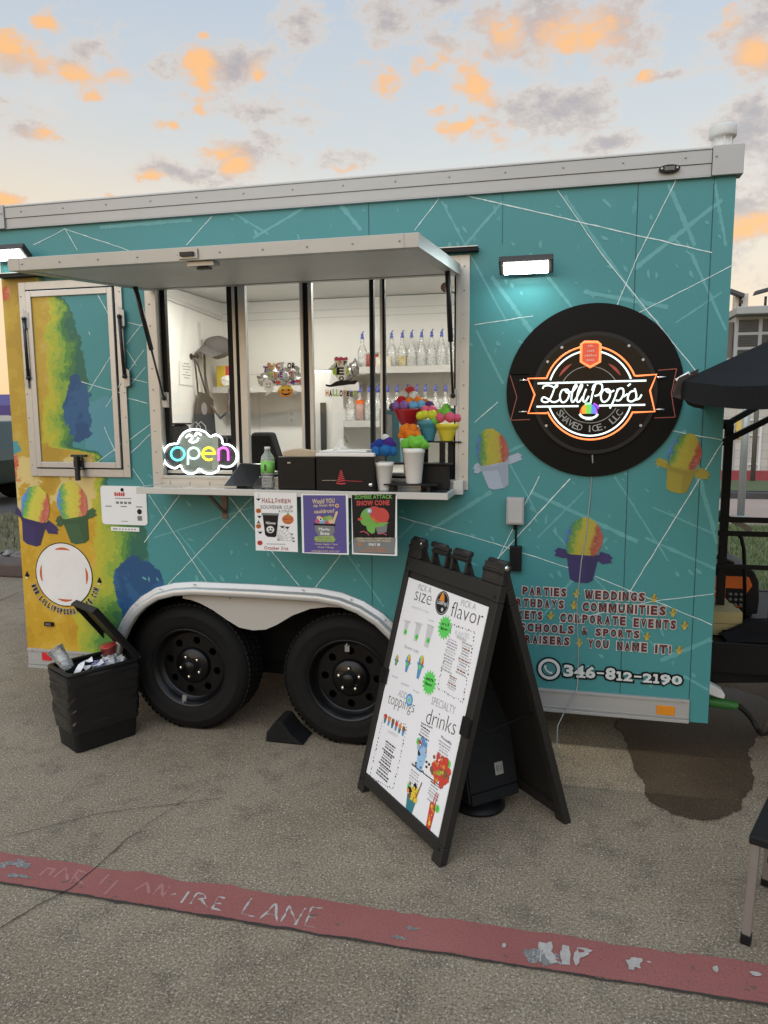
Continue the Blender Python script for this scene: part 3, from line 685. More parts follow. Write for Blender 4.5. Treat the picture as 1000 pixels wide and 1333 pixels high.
for a, d, y0, mi in ((203,207,.012,1),(207,211.5,.022,0),(212,219,.032,1),(298.5,304.5,.026,1),(305,309,.022,0),(309.5,312.5,.026,1),(313,322,.018,0),(392,396,.020,0),(396.5,402.5,.032,1),(403,407.5,.020,0),(482,487,.028,1),(495,498,.020,0),(498.5,501.5,.030,1),(591,595,.012,1)):
    mull(a, d, y0, y0+.028, mi)
for z0, z1, mi in ((2.317, 2.33, 1), (1.386, 1.394, 1), (1.394, 1.410, 0)): c.box((.897, .030, z0), (2.40, .062, z1), mi)
c.build('window_mullion', [ALU, GASK], TR, bev=.001)
GL = glass('window_glass', (.95, .96, .955), .45)
for a, d, y in ((219, 298.5, .040), (322, 392, .030), (407.5, 482, .030), (501.5, 591, .040)):
    x0, x1 = W(a, 500, y).x, W(d, 500, y).x; MB().quad((x0, y, 1.40), (x1, y, 1.40), (x1, y, 2.318), (x0, y, 2.318)).build('pane', GL, WF)
# drip strip over hatch and window
c = MB(); c.box((.012, -.046, 2.4025), (2.497, -.0005, 2.4185), 0); c.box((.012, -.050, 2.4190), (2.497, -.0005, 2.423), 1); c.build('drip_strip', [GASK, ALU], TR)
# the open awning hatch
AH = Vector((.855, -.030, 2.302)); AU = Vector((1.565, 0, 0)); AV = Vector((0, -.955, -.070)); AN = AU.cross(AV).normalized()*-1
if AN.z < 0: AN = -AN
c = MB(); TH = .046; t_ = .05
U1, V1 = AU.normalized(), AV.normalized()
c.obox(AH, U1*t_, AV, AN*TH); c.obox(AH+AU-U1*t_, U1*t_, AV, AN*TH)
c.obox(AH+AV-V1*t_+U1*t_, AU-U1*2*t_, V1*t_, AN*TH); c.obox(AH+U1*t_, AU-U1*2*t_, V1*t_, AN*TH)
for i in range(10): c.ball(AH+AV+AU*(.04+i*.102)+AN*.023+Vector((0, -.001, 0)), .0045, 0, 0, 1)
AW = c.build('awning_hatch', mat('awning_edge', (.40, .40, .385), .45, .5, .07, 14), TR, bev=.0015)
c = MB(); c.obox(AH+U1*t_+V1*t_+AN*.004, AU-U1*2*t_, AV-V1*2*t_, AN*.034); c.build('awning_panel', mat('awning_underside', (.62, .61, .58), .5, .0, .14, 3.2, detail=7), AW)
c = MB(); q = W(262, 329, -.985); o_ = AH+AV+AU*.45
c.obox(o_+AN*.006+V1*.001, U1*.075, V1*.006, AN*.032, 0); c.obox(o_+AN*.014+U1*.012+V1*.0075, U1*.05, V1*.010, AN*.014, 1)
c.obox(o_-V1*.075+U1*.02-AN*.016, U1*.10, V1*.055, AN*.015, 0); c.obox(o_-V1*.07+U1*.045-AN*.026, U1*.045, V1*.03, AN*.009, 1); c.build('hatch_latch', [STEEL, BLKM], AW)
for x, up, lo in ((2.392, (2.392, -.225, 2.305), (2.388, -.030, 1.772)), (.905, (.905, -.21, 2.305), (.929, -.030, 1.775))):
    a, d = Vector(up), Vector(lo); c = MB(); mid = a.lerp(d, .56)
    c.tube([a, mid], .0115, 10, mi=0); c.tube([mid, d], .0055, 8, mi=0); c.ball(d, .012, 0); c.ball(a, .012, 1)
    c.box((d.x-.014, -.024, d.z-.045), (d.x+.014, -.0065, d.z+.03), 1); c.bar(a+Vector((0, 0, .008)), a+Vector((0, -.03, .03)), .02, .012, mi=1)
    c.build('gas_strut', [BLKM, STEEL], TR)
# shelf under the window
c = MB(); SX0, SX1, SZ = .885, 2.402, 1.348
c.box((SX0, -.252, SZ-.030), (SX1, -.240, SZ), 0); c.box((SX0, -.2395, SZ-.030), (SX0+.012, -.008, SZ), 0); c.box((SX1-.012, -.2395, SZ-.030), (SX1, -.008, SZ), 0)
c.box((SX0+.012, -.2395, SZ-.008), (SX1-.012, -.007, SZ-.002), 1); c.box((2.395, -.05, SZ-.028), (2.44, -.0065, SZ+.035), 0)
c.build('serving_shelf', [mat('shelf_edge', (.52, .53, .52), .4, .3, .05, 12), mat('shelf_steel', (.50, .53, .53), .16, .92, .05, 20)], TR, bev=.0015)
bx = W(293, 660).x; c = MB(); c.box((bx-.015, -.006, 1.17), (bx+.015, -.0005, 1.315)); c.box((bx-.012, -.19, 1.306), (bx+.012, -.006, 1.3175)); c.bar((bx, -.17, 1.305), (bx, -.006, 1.20), .016, .010); c.build('shelf_bracket', mat('bracket', (.16, .10, .085), .5, .3), TR)

# ------------------------------------------------------------------ the closed hatch on the left
HX0, HX1, HZ0, HZ1 = .108, .708, 1.372, 2.378
c = MB(); ring(c, HX0, HZ0, HX1, HZ1, .040, -.012, -.0005)
for i in range(8):
    for x in (HX0+.012, HX1-.012): c.ball((x, -.013, HZ0+.06+i*.125), .0045, 1, 0, 1)
HF = c.build('hatch_frame', [ALU, STEEL], TR, bev=.0015)
c = MB(); ring(c, HX0+.0475, HZ0+.0475, HX1-.0475, HZ1-.0475, .030, -.022, -.0005); HD = c.build('hatch_door', ALUB, HF, bev=.002)
c = MB(); c.box((HX0+.078, -.014, HZ0+.078), (HX1-.078, -.0006, HZ1-.078)); HP = c.build('hatch_panel', WRAP, TR)
c = MB(); c.box((HX0+.0405, -.004, HZ0+.0405), (HX0+.047, -.0006, HZ1-.0405)); c.box((HX1-.047, -.004, HZ0+.0405), (HX1-.0405, -.0006, HZ1-.0405)); c.box((HX0+.047, -.004, HZ0+.0405), (HX1-.047, -.0006, HZ0+.047)); c.box((HX0+.047, -.004, HZ1-.047), (HX1-.047, -.0006, HZ1-.0405)); c.build('hatch_seal', GASK, HF)
for xs, (pa, pb), brk in ((0, ((31, 415), (37, 492)), -1), (1, ((155, 412), (162, 490)), 1)):
    a, d = W(*pa, -.03), W(*pb, -.03); c = MB(); c.tube([a, d], .0085, 10); c.ball(a, .012); c.ball(d, .012)
    for q, s_ in ((a, 1 if brk < 0 else 1), (d, -1 if brk < 0 else 1)):
        c.prism([(q.x-.008+s_*.0, -.024, q.z-.055), (q.x+.03*s_*.8, -.024, q.z-.045), (q.x+.03*s_*.8, -.024, q.z+.03), (q.x-.008, -.024, q.z+.05)], (0, .010, 0), 1)
    c.build('gas_strut', [BLKM, STEEL], HF)
q = W(104, 604, -.03); c = MB(); c.box((q.x-.035, -.035, q.z-.03), (q.x+.02, -.0225, q.z+.035), 0); c.box((q.x-.012, -.060, q.z-.085), (q.x+.006, -.036, q.z+.045), 0); c.box((q.x-.035, -.055, q.z+.038), (q.x+.055, -.036, q.z+.05), 0)
for dx, dz in ((-.028, .025), (.012, .025), (-.028, -.02), (.012, -.02)): c.ball((q.x+dx, -.036, q.z+dz), .006, 1, 0, 1)
c.build('hatch_latch', [BLKM, STEEL], HF, bev=.002)
# ================================================================== PRINTED GRAPHICS ON THE SKIN (parts of the trailer)
LINEW = mat('print_white', (.62, .74, .74), .45, 0, .15, 90)
FAINT = mat('print_pale_teal', (.100, .325, .335), .45, 0, .14, 14)
def wl(b, a, d, wd, y, seed, rough=1.0, mi=0):
    a, d = W(*a, 0), W(*d, 0)
    if d.x > L_-.003: d = a.lerp(d, (L_-.003-a.x)/(d.x-a.x))
    a.y = d.y = y; n = max(3, int((d-a).length/.012)); P = []; ws = []
    t = (d-a).normalized(); nn = Vector((-t.z, 0, t.x))
    for i in range(n+1):
        q = a.lerp(d, i/n); k = q.x*19+seed; P.append(q+nn*.0022*rough*noise.noise(Vector((k, seed, q.z*19))))
        ws.append(wd*(.55+.9*abs(noise.noise(Vector((q.x*40+seed, q.z*40, 2.))))))
    b.strip(P, ws, (0, -1, 0), mi)
LINES = [((85,298),(168,326)),((85,298),(101,326)),((44,319),(85,298)),((243,319),(276,282)),((572,258),(540,300)),((608,255),(927,329)),((726,248),(783,330)),((783,330),(909,487)),((881,233),(832,330)),((832,330),(803,398)),((955,345),(828,409)),((618,423),(694,411)),
 ((618,550),(648,523)),((875,561),(941,573)),((941,575),(911,623)),((911,623),(820,770)),((742,623),(648,727)),((702,620),(648,728)),((520,673),(640,706)),((640,706),(740,739)),((775,750),(927,813)),((929,773),(847,783)),((847,783),(728,810)),
 ((194,644),(276,768)),((234,645),(188,706)),((328,648),(210,770)),((299,647),(332,690)),((340,700),(398,773)),((470,688),(404,774)),((173,610),(192,638)),((188,455),(166,486)),((188,418),(165,448)),((165,455),(178,476)),((166,492),(192,498)),((166,505),(190,478)),((166,518),(192,525)),((160,580),(196,552)),((160,600),(196,565)),((167,420),(190,425)),((560,655),(606,690)),((830,700),(860,640))]
b = MB()
for i, (p, q) in enumerate(LINES[:-2]): wl(b, p, q, .0052 if i in (5, 7, 15, 16, 24, 26) else .0040, -.0016-i*.00001, i*3.3)
for i, (p, q) in enumerate([((108,497),(160,512)),((118,510),(150,458)),((128,381),(148,418)),((140,530),(160,498)),((126,604),(160,578)),((138,556),(156,596)),((118,432),(120,436))]): wl(b, p, q, .0040, -.0152-i*.00001, 90+i*2.1)
b.build('printed_lines', LINEW, TR)
b = MB(); rg = random.Random(21)
FA = [((575,262),(660,420)),((655,262),(596,330)),((640,360),(720,470)),((735,255),(850,420)),((870,240),(905,320)),((930,235),(945,320)),((690,330),(760,420)),((880,420),(940,380)),((900,330),(945,430)),((826,350),(940,260)),((640,560),(700,670)),((690,640),(830,705)),((560,690),(640,640)),((800,620),(870,730)),((850,660),(940,700)),((720,690),(860,850)),((700,810),(790,700)),((860,860),(930,830)),((890,880),(935,905)),((200,700),(330,660)),((230,690),(300,780)),((430,690),(500,790)),((520,700),(540,680)),((130,296),(250,286)),((300,275),(350,305)),((330,310),(400,268)),((440,262),(470,300)),((620,430),(655,500)),((890,560),(930,690)),((905,590),(938,730)),((700,700),(760,640)),((635,600),(690,575)),((760,380),(870,400)),((840,700),(935,742))]
for i, (p, q) in enumerate(FA):
    wl(b, p, q, rg.choice([.010, .016, .024]) , -.0004-i*.00001, 300+i*1.7, .8)
for i in range(190):      # torn flakes
    while 1:
        px, py = rg.uniform(180, 945), rg.uniform(262, 900); q = W(px, py)
        if q.z < 2.63 and q.x < 3.5 and (q.z > .83 or q.x > 2.3) and q.z > .43 and not (.84 < q.x < 2.46 and q.z > 1.33 and q.z < 2.43): break
    r = rg.uniform(.005, .020); a = rg.uniform(0, 6.28); st = rg.uniform(1.2, 3)
    P = []
    for k in range(6):
        an = 2*math.pi*k/6; h = r*rg.uniform(.4, 1.1); x, z = h*math.cos(an)*.55, h*math.sin(an)*st*.6; P.append((q.x+x*math.cos(a*.2)-z*math.sin(a*.2), -.0010-.000002*i, q.z+x*math.sin(a*.2)+z*math.cos(a*.2)))
    b.poly(P)
b.build('printed_flakes', FAINT, TR)
# --- shaved ice prints
def ice_mat(k_=1.):
    m = bpy.data.materials.new('printed_shaved_ice'); m.use_nodes = True; t = NT(m.node_tree)
    uv = t.n('ShaderNodeUVMap').outputs[0]; sp = t.n('ShaderNodeSeparateXYZ', i_0=uv); u, v = sp.outputs[0], sp.outputs[1]
    ob = t.n('ShaderNodeTexCoord').outputs['Object']
    nz = t.m('SUBTRACT', t.noise(ob, 34, 5, .7), .5); gr = t.noise(ob, 170, 3, .7)
    k = t.m('ADD', t.m('ADD', u, t.m('MULTIPLY', nz, 1.0)), t.m('MULTIPLY', v, -.24))
    c = t.ramp(t.m('ADD', t.m('MULTIPLY', k, .5), .5), [(0, (.07, .22, .42)), (.10, (.04, .13, .34)), (.15, (.06, .20, .09)), (.24, (.10, .24, .05)), (.32, (.26, .30, .045)), (.40, (.36, .33, .04)), (.70, (.36, .30, .045)), (.77, (.34, .15, .05)), (.82, (.30, .055, .04)), (.95, (.33, .09, .07))], 'LINEAR')
    c = t.mix(t.m('MULTIPLY', t.smooth(gr, .55, .68), .40), c, (.45, .42, .19))
    c = t.mix(t.m('MULTIPLY', t.smooth(gr, .44, .33), .35), c, (.16, .12, .03))
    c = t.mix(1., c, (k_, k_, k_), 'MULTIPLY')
    bd = t.n('ShaderNodeBsdfPrincipled'); t.put(bd.inputs['Base Color'], c); bd.inputs['Roughness'].default_value = .45; bd.inputs['Specular IOR Level'].default_value = .3
    t.n('ShaderNodeOutputMaterial', i_0=bd.outputs[0]); return m
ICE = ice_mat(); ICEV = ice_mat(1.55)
def ice_poly(b, cx, cz, rx, rz, tilt, y, mi, seed, flat_=-.72, n=72):
    P = []; UV = []
    for i in range(n):
        a = 2*math.pi*i/n; x, z = math.cos(a), math.sin(a); h = 1+.07*noise.noise(Vector((x*2.3, z*2.3, seed)))+.05*noise.noise(Vector((x*9, z*9, seed)))
        x *= h*(1-.10*max(0, z)); z = max(z*h, flat_); P.append((cx+rx*(x*math.cos(tilt)-0)-rz*z*math.sin(tilt), y, cz+rx*x*math.sin(tilt)+rz*z*math.cos(tilt))); UV.append((x, z))
    b.poly(P, mi, UV)
def cup_print(name, px_c, w_px, tilt, cup, rim_lr, seed, ice=None):
    c0 = W(*px_c); s_ = (W(px_c[0]+w_px/2, px_c[1])-W(px_c[0]-w_px/2, px_c[1])).length/2     # half width of the ice
    b = MB(); ct, st = math.cos(tilt), math.sin(tilt)
    def q(x, z, y): return (c0.x+s_*(x*ct-z*st), y, c0.z+s_*(x*st+z*ct))
    body_ = [(-.98, -.75), (-.82, -1.0), (-.60, -2.15), (-.30, -2.30), (.32, -2.30), (.60, -2.15), (.80, -1.0), (1.0, -.72)]
    b.poly([q(x, z, -.0024) for x, z in body_], 1)
    b.poly([q(x, z, -.0027) for x, z in [(.10, -.9), (.28, -2.29), (.58, -2.13), (.78, -1.0), (.95, -.75)]], 2)
    for sgn, (lx, lz) in ((-1, rim_lr[0]), (1, rim_lr[1])):
        b.poly([q(x, z, -.0029) for x, z in [(sgn*.70, -.98), (sgn*.92, -.52), (sgn*lx*.86, lz+.14), (sgn*(lx-.10), lz-.02), (sgn*lx, lz), (sgn*(lx-.16), lz-.16), (sgn*lx*.97, lz-.30), (sgn*1.05, lz-.42)]], 1)
    ice_poly(b, c0.x+.08*s_*math.sin(tilt), c0.z+.10*s_, s_*.98, s_*1.22, tilt, -.0033, 0, seed)
    b.poly([q(x, z, -.0036) for x, z in [(-1.0, -.66), (-.5, -.86), (0, -.90), (.5, -.84), (1.0, -.62), (.82, -1.0), (.4, -1.10), (-.1, -1.13), (-.6, -1.06), (-.84, -.98)]], 2)
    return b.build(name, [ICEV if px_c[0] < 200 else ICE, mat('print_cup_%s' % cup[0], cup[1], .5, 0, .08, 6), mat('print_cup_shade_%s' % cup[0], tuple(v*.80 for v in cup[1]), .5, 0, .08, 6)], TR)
CUPS = [((47, 661), 38, R(-12), ('purple', (.030, .020, .10)), ((1.45, -.35), (1.75, -.90)), 1.1), ((94, 656), 40, R(10), ('green', (.035, .095, .038)), ((1.35, -.75), (1.5, -.55)), 2.2),
        ((640, 587), 44, R(12), ('white', (.32, .38, .47)), ((1.35, -.75), (1.75, -.55)), 3.3), ((892, 593), 46, R(-11), ('yellow', (.29, .25, .028)), ((1.65, -.55), (1.7, -.80)), 4.4),
        ((760, 704), 50, R(-2), ('violet', (.030, .022, .105)), ((1.55, -.60), (1.6, -.78)), 5.5)]
for a_ in CUPS: cup_print('printed_shaved_ice', *a_)
# --- wording on the skin
MAROON = mat('print_maroon', (.095, .010, .014), .5, 0, .1); PWHITE = mat('print_letter_white', (.50, .49, .47), .5, 0, .06); PBLACK = mat('print_black', (.008, .012, .016), .5, 0, .1)
BLOCK = {'M': [(0,0),(0,1),(.30,1),(.5,.45),(.70,1),(1,1),(1,0),(.76,0),(.76,.62),(.56,.06),(.44,.06),(.24,.62),(.24,0)], 'W': [(0,1),(.20,1),(.31,.38),(.41,1),(.59,1),(.69,.38),(.80,1),(1,1),(.84,0),(.60,0),(.5,.55),(.40,0),(.16,0)], 'N': [(0,0),(0,1),(.30,1),(.72,.40),(.72,1),(1,1),(1,0),(.70,0),(.28,.60),(.28,0)]}
def word(b, txt, x0, x1, z0, z1, y, bold, mo, mi, grow=.0045):
    h = z1-z0; ww = x1-x0
    if txt in BLOCK:
        b.poly([(x0-grow+(ww+2*grow)*p, y+.0006, z0-grow+(h+2*grow)*q) for p, q in BLOCK[txt]], mo); b.poly([(x0+ww*p, y, z0+h*q) for p, q in BLOCK[txt]], mi); return
    b.text(txt, (x0-grow, y+.0006, z0-grow), (ww+2*grow, 0, 0), (0, 0, h+2*grow), bold+(.035 if txt not in 'MW' else .012), mo)
    b.text(txt, (x0, y, z0), (ww, 0, 0), (0, 0, h), bold, mi)
rows = [('PARTIES', 2.712, 2.919, .853, .893), ('WEDDINGS', 2.992, 3.261, .849, .890), ('BIRTHDAYS', 2.640, 2.909, .796, .836), ('COMMUNITIES', 2.983, 3.352, .790, .833), ('MARKETS', 2.600, 2.813, .738, .778), ('CORPORATE', 2.885, 3.182, .733, .775), ('EVENTS', 3.208, 3.397, .730, .771), ('SCHOOLS', 2.70, 2.957, .679, .719), ('&', 2.985, 3.016, .679, .717), ('SPORTS', 3.044, 3.244, .677, .714), ('FUNDRAISERS', 2.60, 2.938, .623, .663), ('YOU', 3.012, 3.112, .620, .660), ('NAME', 3.140, 3.278, .617, .658), ('IT!', 3.305, 3.380, .614, .655)]
b = MB()
for r_ in rows:
    txt, x0, x1, z0, z1 = r_; n = len(txt); adv = (x1-x0)/n       # widely tracked condensed capitals
    wts = [{'I': .42, '!': .36, 'M': 1.18, 'W': 1.3}.get(ch, 1.) for ch in txt]; sm_ = sum(wts); x = x0
    for ch, wt in zip(txt, wts):
        cw = (x1-x0)*wt/sm_; gap = min(.006, cw*.22) if wt > .5 else cw*.28; word(b, ch, x+gap*.5, x+cw-gap*.5-.002, z0, z1, -.0046, {'M': .012, 'W': .018, 'N': .034, '&': .03}.get(ch, .055), 0, 1, .0038); x += cw
b.build('lettering', [PWHITE, MAROON], TR)
b = MB()      # little cups between the words
for px, py in ((750.5,772),(851,778),(747,787),(876,796.5),(717,800.5),(891,813.5),(842,827.5),(754,836),(884,845.5)):
    q = W(px, py); s_ = .0105
    ice_poly(b, q.x, q.z+.006, s_, s_*1.3, 0, -.0049, 0, px, -.6, 24); b.poly([(q.x-s_*.9, -.0046, q.z-.004), (q.x-s_*.5, -.0046, q.z-.021), (q.x+s_*.5, -.0046, q.z-.021), (q.x+s_*.9, -.0046, q.z-.004)], 1)
    b.poly([(q.x-s_*1.7, -.0052, q.z-.003), (q.x-s_*.8, -.0052, q.z+.003), (q.x-s_*.6, -.0052, q.z-.008)], 1); b.poly([(q.x+s_*1.7, -.0052, q.z-.001), (q.x+s_*.8, -.0052, q.z+.005), (q.x+s_*.6, -.0052, q.z-.007)], 1)
b.build('printed_bullets', [ICE, mat('print_bullet_cup', (.45, .33, .05), .5)], TR)
# phone number: fat old-style figures with slab feet, white on a dark outline
b = MB(); spec = [('3', 0, 1), ('4', 0, 1), ('6', 0, 1), ('-', .42, .56), ('8', 0, 1), ('1', 0, .74), ('2', 0, .74), ('-', .36, .50), ('2', 0, .74), ('1', 0, .74), ('9', -.10, .78), ('0', 0, .74)]
wid = [1, 1.02, 1, .82, 1, .62, .92, .82, .92, .62, 1, 1.0]; tot_ = sum(wid); x = 2.908; WT = 3.430-2.908
for (ch, lo_, hi_), wd in zip(spec, wid):
    cw = WT*wd/tot_; zz0, zz1 = .474+lo_*.058, .474+hi_*.058; g = .004
    for y, gr, mi in ((-.0048, .0085, 1), (-.0056, 0., 0)):
        bd = .040 if mi == 0 else .05
        if ch == '-': b.quad((x+g-gr, y, zz0-gr), (x+cw-g+gr, y, zz0-gr), (x+cw-g+gr, y, zz1+gr), (x+g-gr, y, zz1+gr), mi)
        else:
            if ch == '1':
                b.box((x+cw*.36-gr, y, zz0-gr), (x+cw*.70+gr, y+.0002, zz1+gr), mi); b.box((x+cw*.08-gr, y-.0001, zz1-.012-gr), (x+cw*.5+gr, y+.0001, zz1+gr), mi)
            else: b.text(ch, (x+g*.4-gr, y, zz0-gr), (cw-g*.8+2*gr, 0, 0), (0, 0, zz1-zz0+2*gr), bd, mi)
            if ch in '14':
                cx_ = x+cw*(.53 if ch == '1' else .66); b.box((cx_-cw*.44-gr, y-.0002, zz0-gr), (cx_+cw*.40+gr, y, zz0+.009+gr), mi)
    x += cw
pc = W(715, 870.5)
for y, ro, ri, mi in ((-.0048, .058, .0, 1), (-.0056, .050, .036, 0)):
    if ri: b.strip([(pc.x+(ro+ri)/2*math.cos(2*math.pi*i/40), y, pc.z+(ro+ri)/2*math.sin(2*math.pi*i/40)) for i in range(41)], ro-ri, (0, -1, 0), mi)
    else: b.poly([(pc.x+ro*math.cos(2*math.pi*i/40), y, pc.z+ro*math.sin(2*math.pi*i/40)) for i in range(40)], 2)
b.strip([(pc.x-.048*math.cos(2*math.pi*i/40)*0+.0545*math.cos(2*math.pi*i/40), -.0052, pc.z+.0545*math.sin(2*math.pi*i/40)) for i in range(41)], .008, (0, -1, 0), 1)
b.strip([(pc.x+.033*math.cos(2*math.pi*i/40), -.0058, pc.z+.033*math.sin(2*math.pi*i/40)) for i in range(41)], .006, (0, -1, 0), 1)
hs = [(-.017, .016), (-.018, .004), (-.010, -.008), (.003, -.017), (.015, -.017)]
b.strip([(pc.x+a, -.006, pc.z+d) for a, d in hs], [.012, .008, .007, .008, .012], (0, -1, 0), 0)
b.build('lettering', [mat('print_number_white', (.56, .59, .58), .5), PBLACK, mat('print_icon_teal', (.05, .20, .215), .5)], TR)
# round white plate with orange arcs, web address curving below (the square code itself is left out)
pc = W(83.5, 748); rx = (W(119, 748).x-W(47, 748).x)/2
b = MB(); b.poly([(pc.x+rx*math.cos(2*math.pi*i/48), -.0022, pc.z+rx*math.sin(2*math.pi*i/48)) for i in range(48)], 0)
ORR = mat('print_orange_red', (.50, .10, .035), .5)
b.strip([(pc.x+rx*1.01*math.cos(2*math.pi*i/48), -.0024, pc.z+rx*1.01*math.sin(2*math.pi*i/48)) for i in range(49)], .005, (0, -1, 0), 1)
for a0 in (90, 180, 270, 0):
    P = [(pc.x+rx*.83*math.cos(R(a0+d)), -.0026, pc.z+rx*.83*math.sin(R(a0+d))) for d in range(-19, 20, 4)]; b.strip(P, [.002+.012*math.cos(R(d*4.4)) for d in range(-19, 20, 4)], (0, -1, 0), 2)
b.build('printed_plate', [mat('print_plate', (.70, .68, .65), .5), PBLACK, ORR], TR)
b = MB(); txt = 'WWW.LOLLIPOPSSHAVEDICE.COM'; n = len(txt)
for i, ch in enumerate(txt):
    a = R(200+(340-200)*i/(n-1)); rr = rx*1.20; cx_, cz_ = pc.x+rr*math.cos(a), pc.z+rr*math.sin(a); ux = Vector((-math.sin(a), 0, math.cos(a))); uz = Vector((-math.cos(a), 0, -math.sin(a)))
    hh, ww = .032, .0130
    if ch == '.': ww, hh = .004, .005
    if ch == 'I': ww = .005
    if ch in 'WM': ww = .0165
    for gr, y, mi in ((.0022, -.0024, 0), (0, -.0032, 1)):
        o_ = Vector((cx_, y, cz_))-ux*(ww/2+gr)-uz*(.015+gr)+Vector((0, -.00001*i, 0)); b.poly([o_+ux*(ww+2*gr)*p_+uz*(hh+2*gr)*q_ for p_, q_ in BLOCK[ch]], mi) if ch in BLOCK else b.text(ch, o_, ux*(ww+2*gr), uz*(hh+2*gr), .035, mi)
b.build('lettering', [PWHITE, PBLACK], TR)
b = MB()
for px, py in ((36, 750), (130, 758)):
    q = W(px, py); b.poly([(q.x-.016, -.0022, q.z), (q.x, -.0022, q.z+.03), (q.x+.014, -.0022, q.z+.004), (q.x+.004, -.0022, q.z-.006)], 0); b.poly([(q.x-.014, -.0025, q.z-.002), (q.x+.006, -.0025, q.z-.004), (q.x+.002, -.0025, q.z-.018), (q.x-.01, -.0025, q.z-.014)], 1)
b.build('printed_bullets', [PBLACK, mat('print_bullet_cream', (.6, .5, .3), .5)], TR)
# ================================================================== SIGNS AND LAMPS ON THE SIDE
def emat(name, col, strength): return mat(name, tuple(v*.7 for v in col), .4, 0, .04, 6, emit=strength, ecol=col)
DC = W(772, 509); DR = .376
SG = thing('neon_sign', 'large round black sign with glowing orange and white neon lettering on the teal side', 'neon sign', (DC.x, 0, DC.z-DR))
BGL = mat('black_gloss_board', (.003, .003, .0035), .12, 0, .2, 3, coat=.02, spec=.3)
BSAT = mat('black_satin_board', (.0035, .0032, .0030), .42, 0, .2, 3, spec=.14)
b = MB(); b.lathe([(DR, 0), (DR, .012)], (DC.x, -.001, DC.z), (0, -1, 0), 96, 0, False); b.build('backing_disc', BSAT, SG, bev=.001)
IC = W(773, 512, -.03); IR = .262
b = MB(); b.lathe([(IR, 0), (IR, .005)], (IC.x, -.026, IC.z), (0, -1, 0), 80, 0, False); b.build('acrylic_disc', BGL, SG)
b = MB(); b.strip([(IC.x+(IR-.006)*math.cos(2*math.pi*i/80), -.0316, IC.z+(IR-.006)*math.sin(2*math.pi*i/80)) for i in range(81)], .016, (0, -1, 0), 0)
for a in (35, 55, 125, 145, 215, 325): b.lathe([(.006, 0), (.006, .02)], (IC.x+(IR-.018)*math.cos(R(a)), -.013, IC.z+(IR-.018)*math.sin(R(a))), (0, -1, 0), 10, 1, False)
b.build('rim_band', [mat('grey_band', (.028, .028, .028), .35), ALU], SG)
YN = -.046
def zp(x, y): return W(680+x/5.263, 430+y/5.26, YN)      # lettering drawn on the sign's own plane
ORN = emat('neon_orange', (1.0, .24, .07), 1.55); WHN = emat('neon_white', (.84, 1.0, .94), 1.25); RDN = emat('neon_red', (1., .08, .03), .9)
cen = zp(470, 430); 
def arc(cx, cy, rx_, ry_, a0, a1, n=40): return [zp(cx+rx_*math.cos(R(a0+(a1-a0)*i/n)), cy-ry_*math.sin(R(a0+(a1-a0)*i/n))) for i in range(n+1)]
b = MB()
topc = arc(470, 428, 322, 322, 158, 24, 30); botc = arc(462, 430, 320, 318, 336, 204, 30)
path = [zp(165, 328)]+arc(470, 430, 320, 322, 161, 104, 20); b.tube(path+[zp(402, 112)], .0038, 8)
path2 = arc(470, 430, 322, 322, 76, 22, 20); b.tube([zp(535, 112)]+path2+[zp(785, 312), zp(920, 302), zp(875, 412), zp(908, 556), zp(765, 562)]+arc(465, 432, 318, 316, 336, 204, 40)+[zp(165, 568), zp(40, 568), zp(85, 440), zp(38, 330), zp(165, 328)], .0038, 8)
b.tube([zp(405, 95), zp(425, 80), zp(515, 80), zp(535, 95), zp(532, 215), zp(465, 252), zp(402, 215)], .0055, 8, closed=True)
b.build('orange_tube', ORN, SG)
b = MB(); b.prism([zp(412, 95)+Vector((0, .004, 0)), zp(428, 86)+Vector((0, .004, 0)), zp(512, 86)+Vector((0, .004, 0)), zp(528, 97)+Vector((0, .004, 0)), zp(526, 212)+Vector((0, .004, 0)), zp(465, 245)+Vector((0, .004, 0)), zp(408, 212)+Vector((0, .004, 0))], (0, .003, 0))
b.build('badge_plate', mat('badge_red', (.42, .06, .03), .4, emit=.35, ecol=(1, .12, .05)), SG)
b = MB()
for (x, y, w_) in ((450, 112, 44), (444, 146, 54), (428, 178, 82), (440, 210, 56)):      # four short worn lines nobody can read
    o_ = zp(x, y)+Vector((0, .0030, 0)); rg = random.Random(x+y); k = 0
    while k < w_-8:
        d = rg.uniform(6, 12); h_ = rg.uniform(8, 14); b.quad(o_+Vector((k*.00065, 0, 0)), o_+Vector(((k+d)*.00065, 0, 0)), o_+Vector(((k+d)*.00065, 0, h_*.00065)), o_+Vector((k*.00065, 0, h_*.00065)), 0); k += d+4
b.build('lettering', mat('badge_letters', (.75, .45, .38), .5), SG)
b = MB()
b.tube(arc(470, 432, 292, 292, 162, 104, 20), .0036, 8); b.tube(arc(470, 432, 292, 292, 76, 20, 20), .0036, 8); b.tube(arc(462, 432, 292, 290, 342, 198, 40), .0036, 8)
b.tube([zp(105, 364), zp(850, 344)], .0040, 8); b.tube([zp(98, 523), zp(385, 519)], .0040, 8); b.tube([zp(525, 516), zp(842, 510)], .0040, 8)
b.build('white_tube', WHN, SG)
def smoothpath(pts, n=6):
    out = []; k = len(pts)
    for i in range(k-1):
        p0, p1, p2, p3 = pts[max(i-1, 0)], pts[i], pts[i+1], pts[min(i+2, k-1)]
        for j in range(n):
            t = j/n; out.append(tuple(.5*(2*p1[c]+(p2[c]-p0[c])*t+(2*p0[c]-5*p1[c]+4*p2[c]-p3[c])*t*t+(3*p1[c]-p0[c]-3*p2[c]+p3[c])*t**3) for c in (0, 1)))
    return out+[pts[-1]]
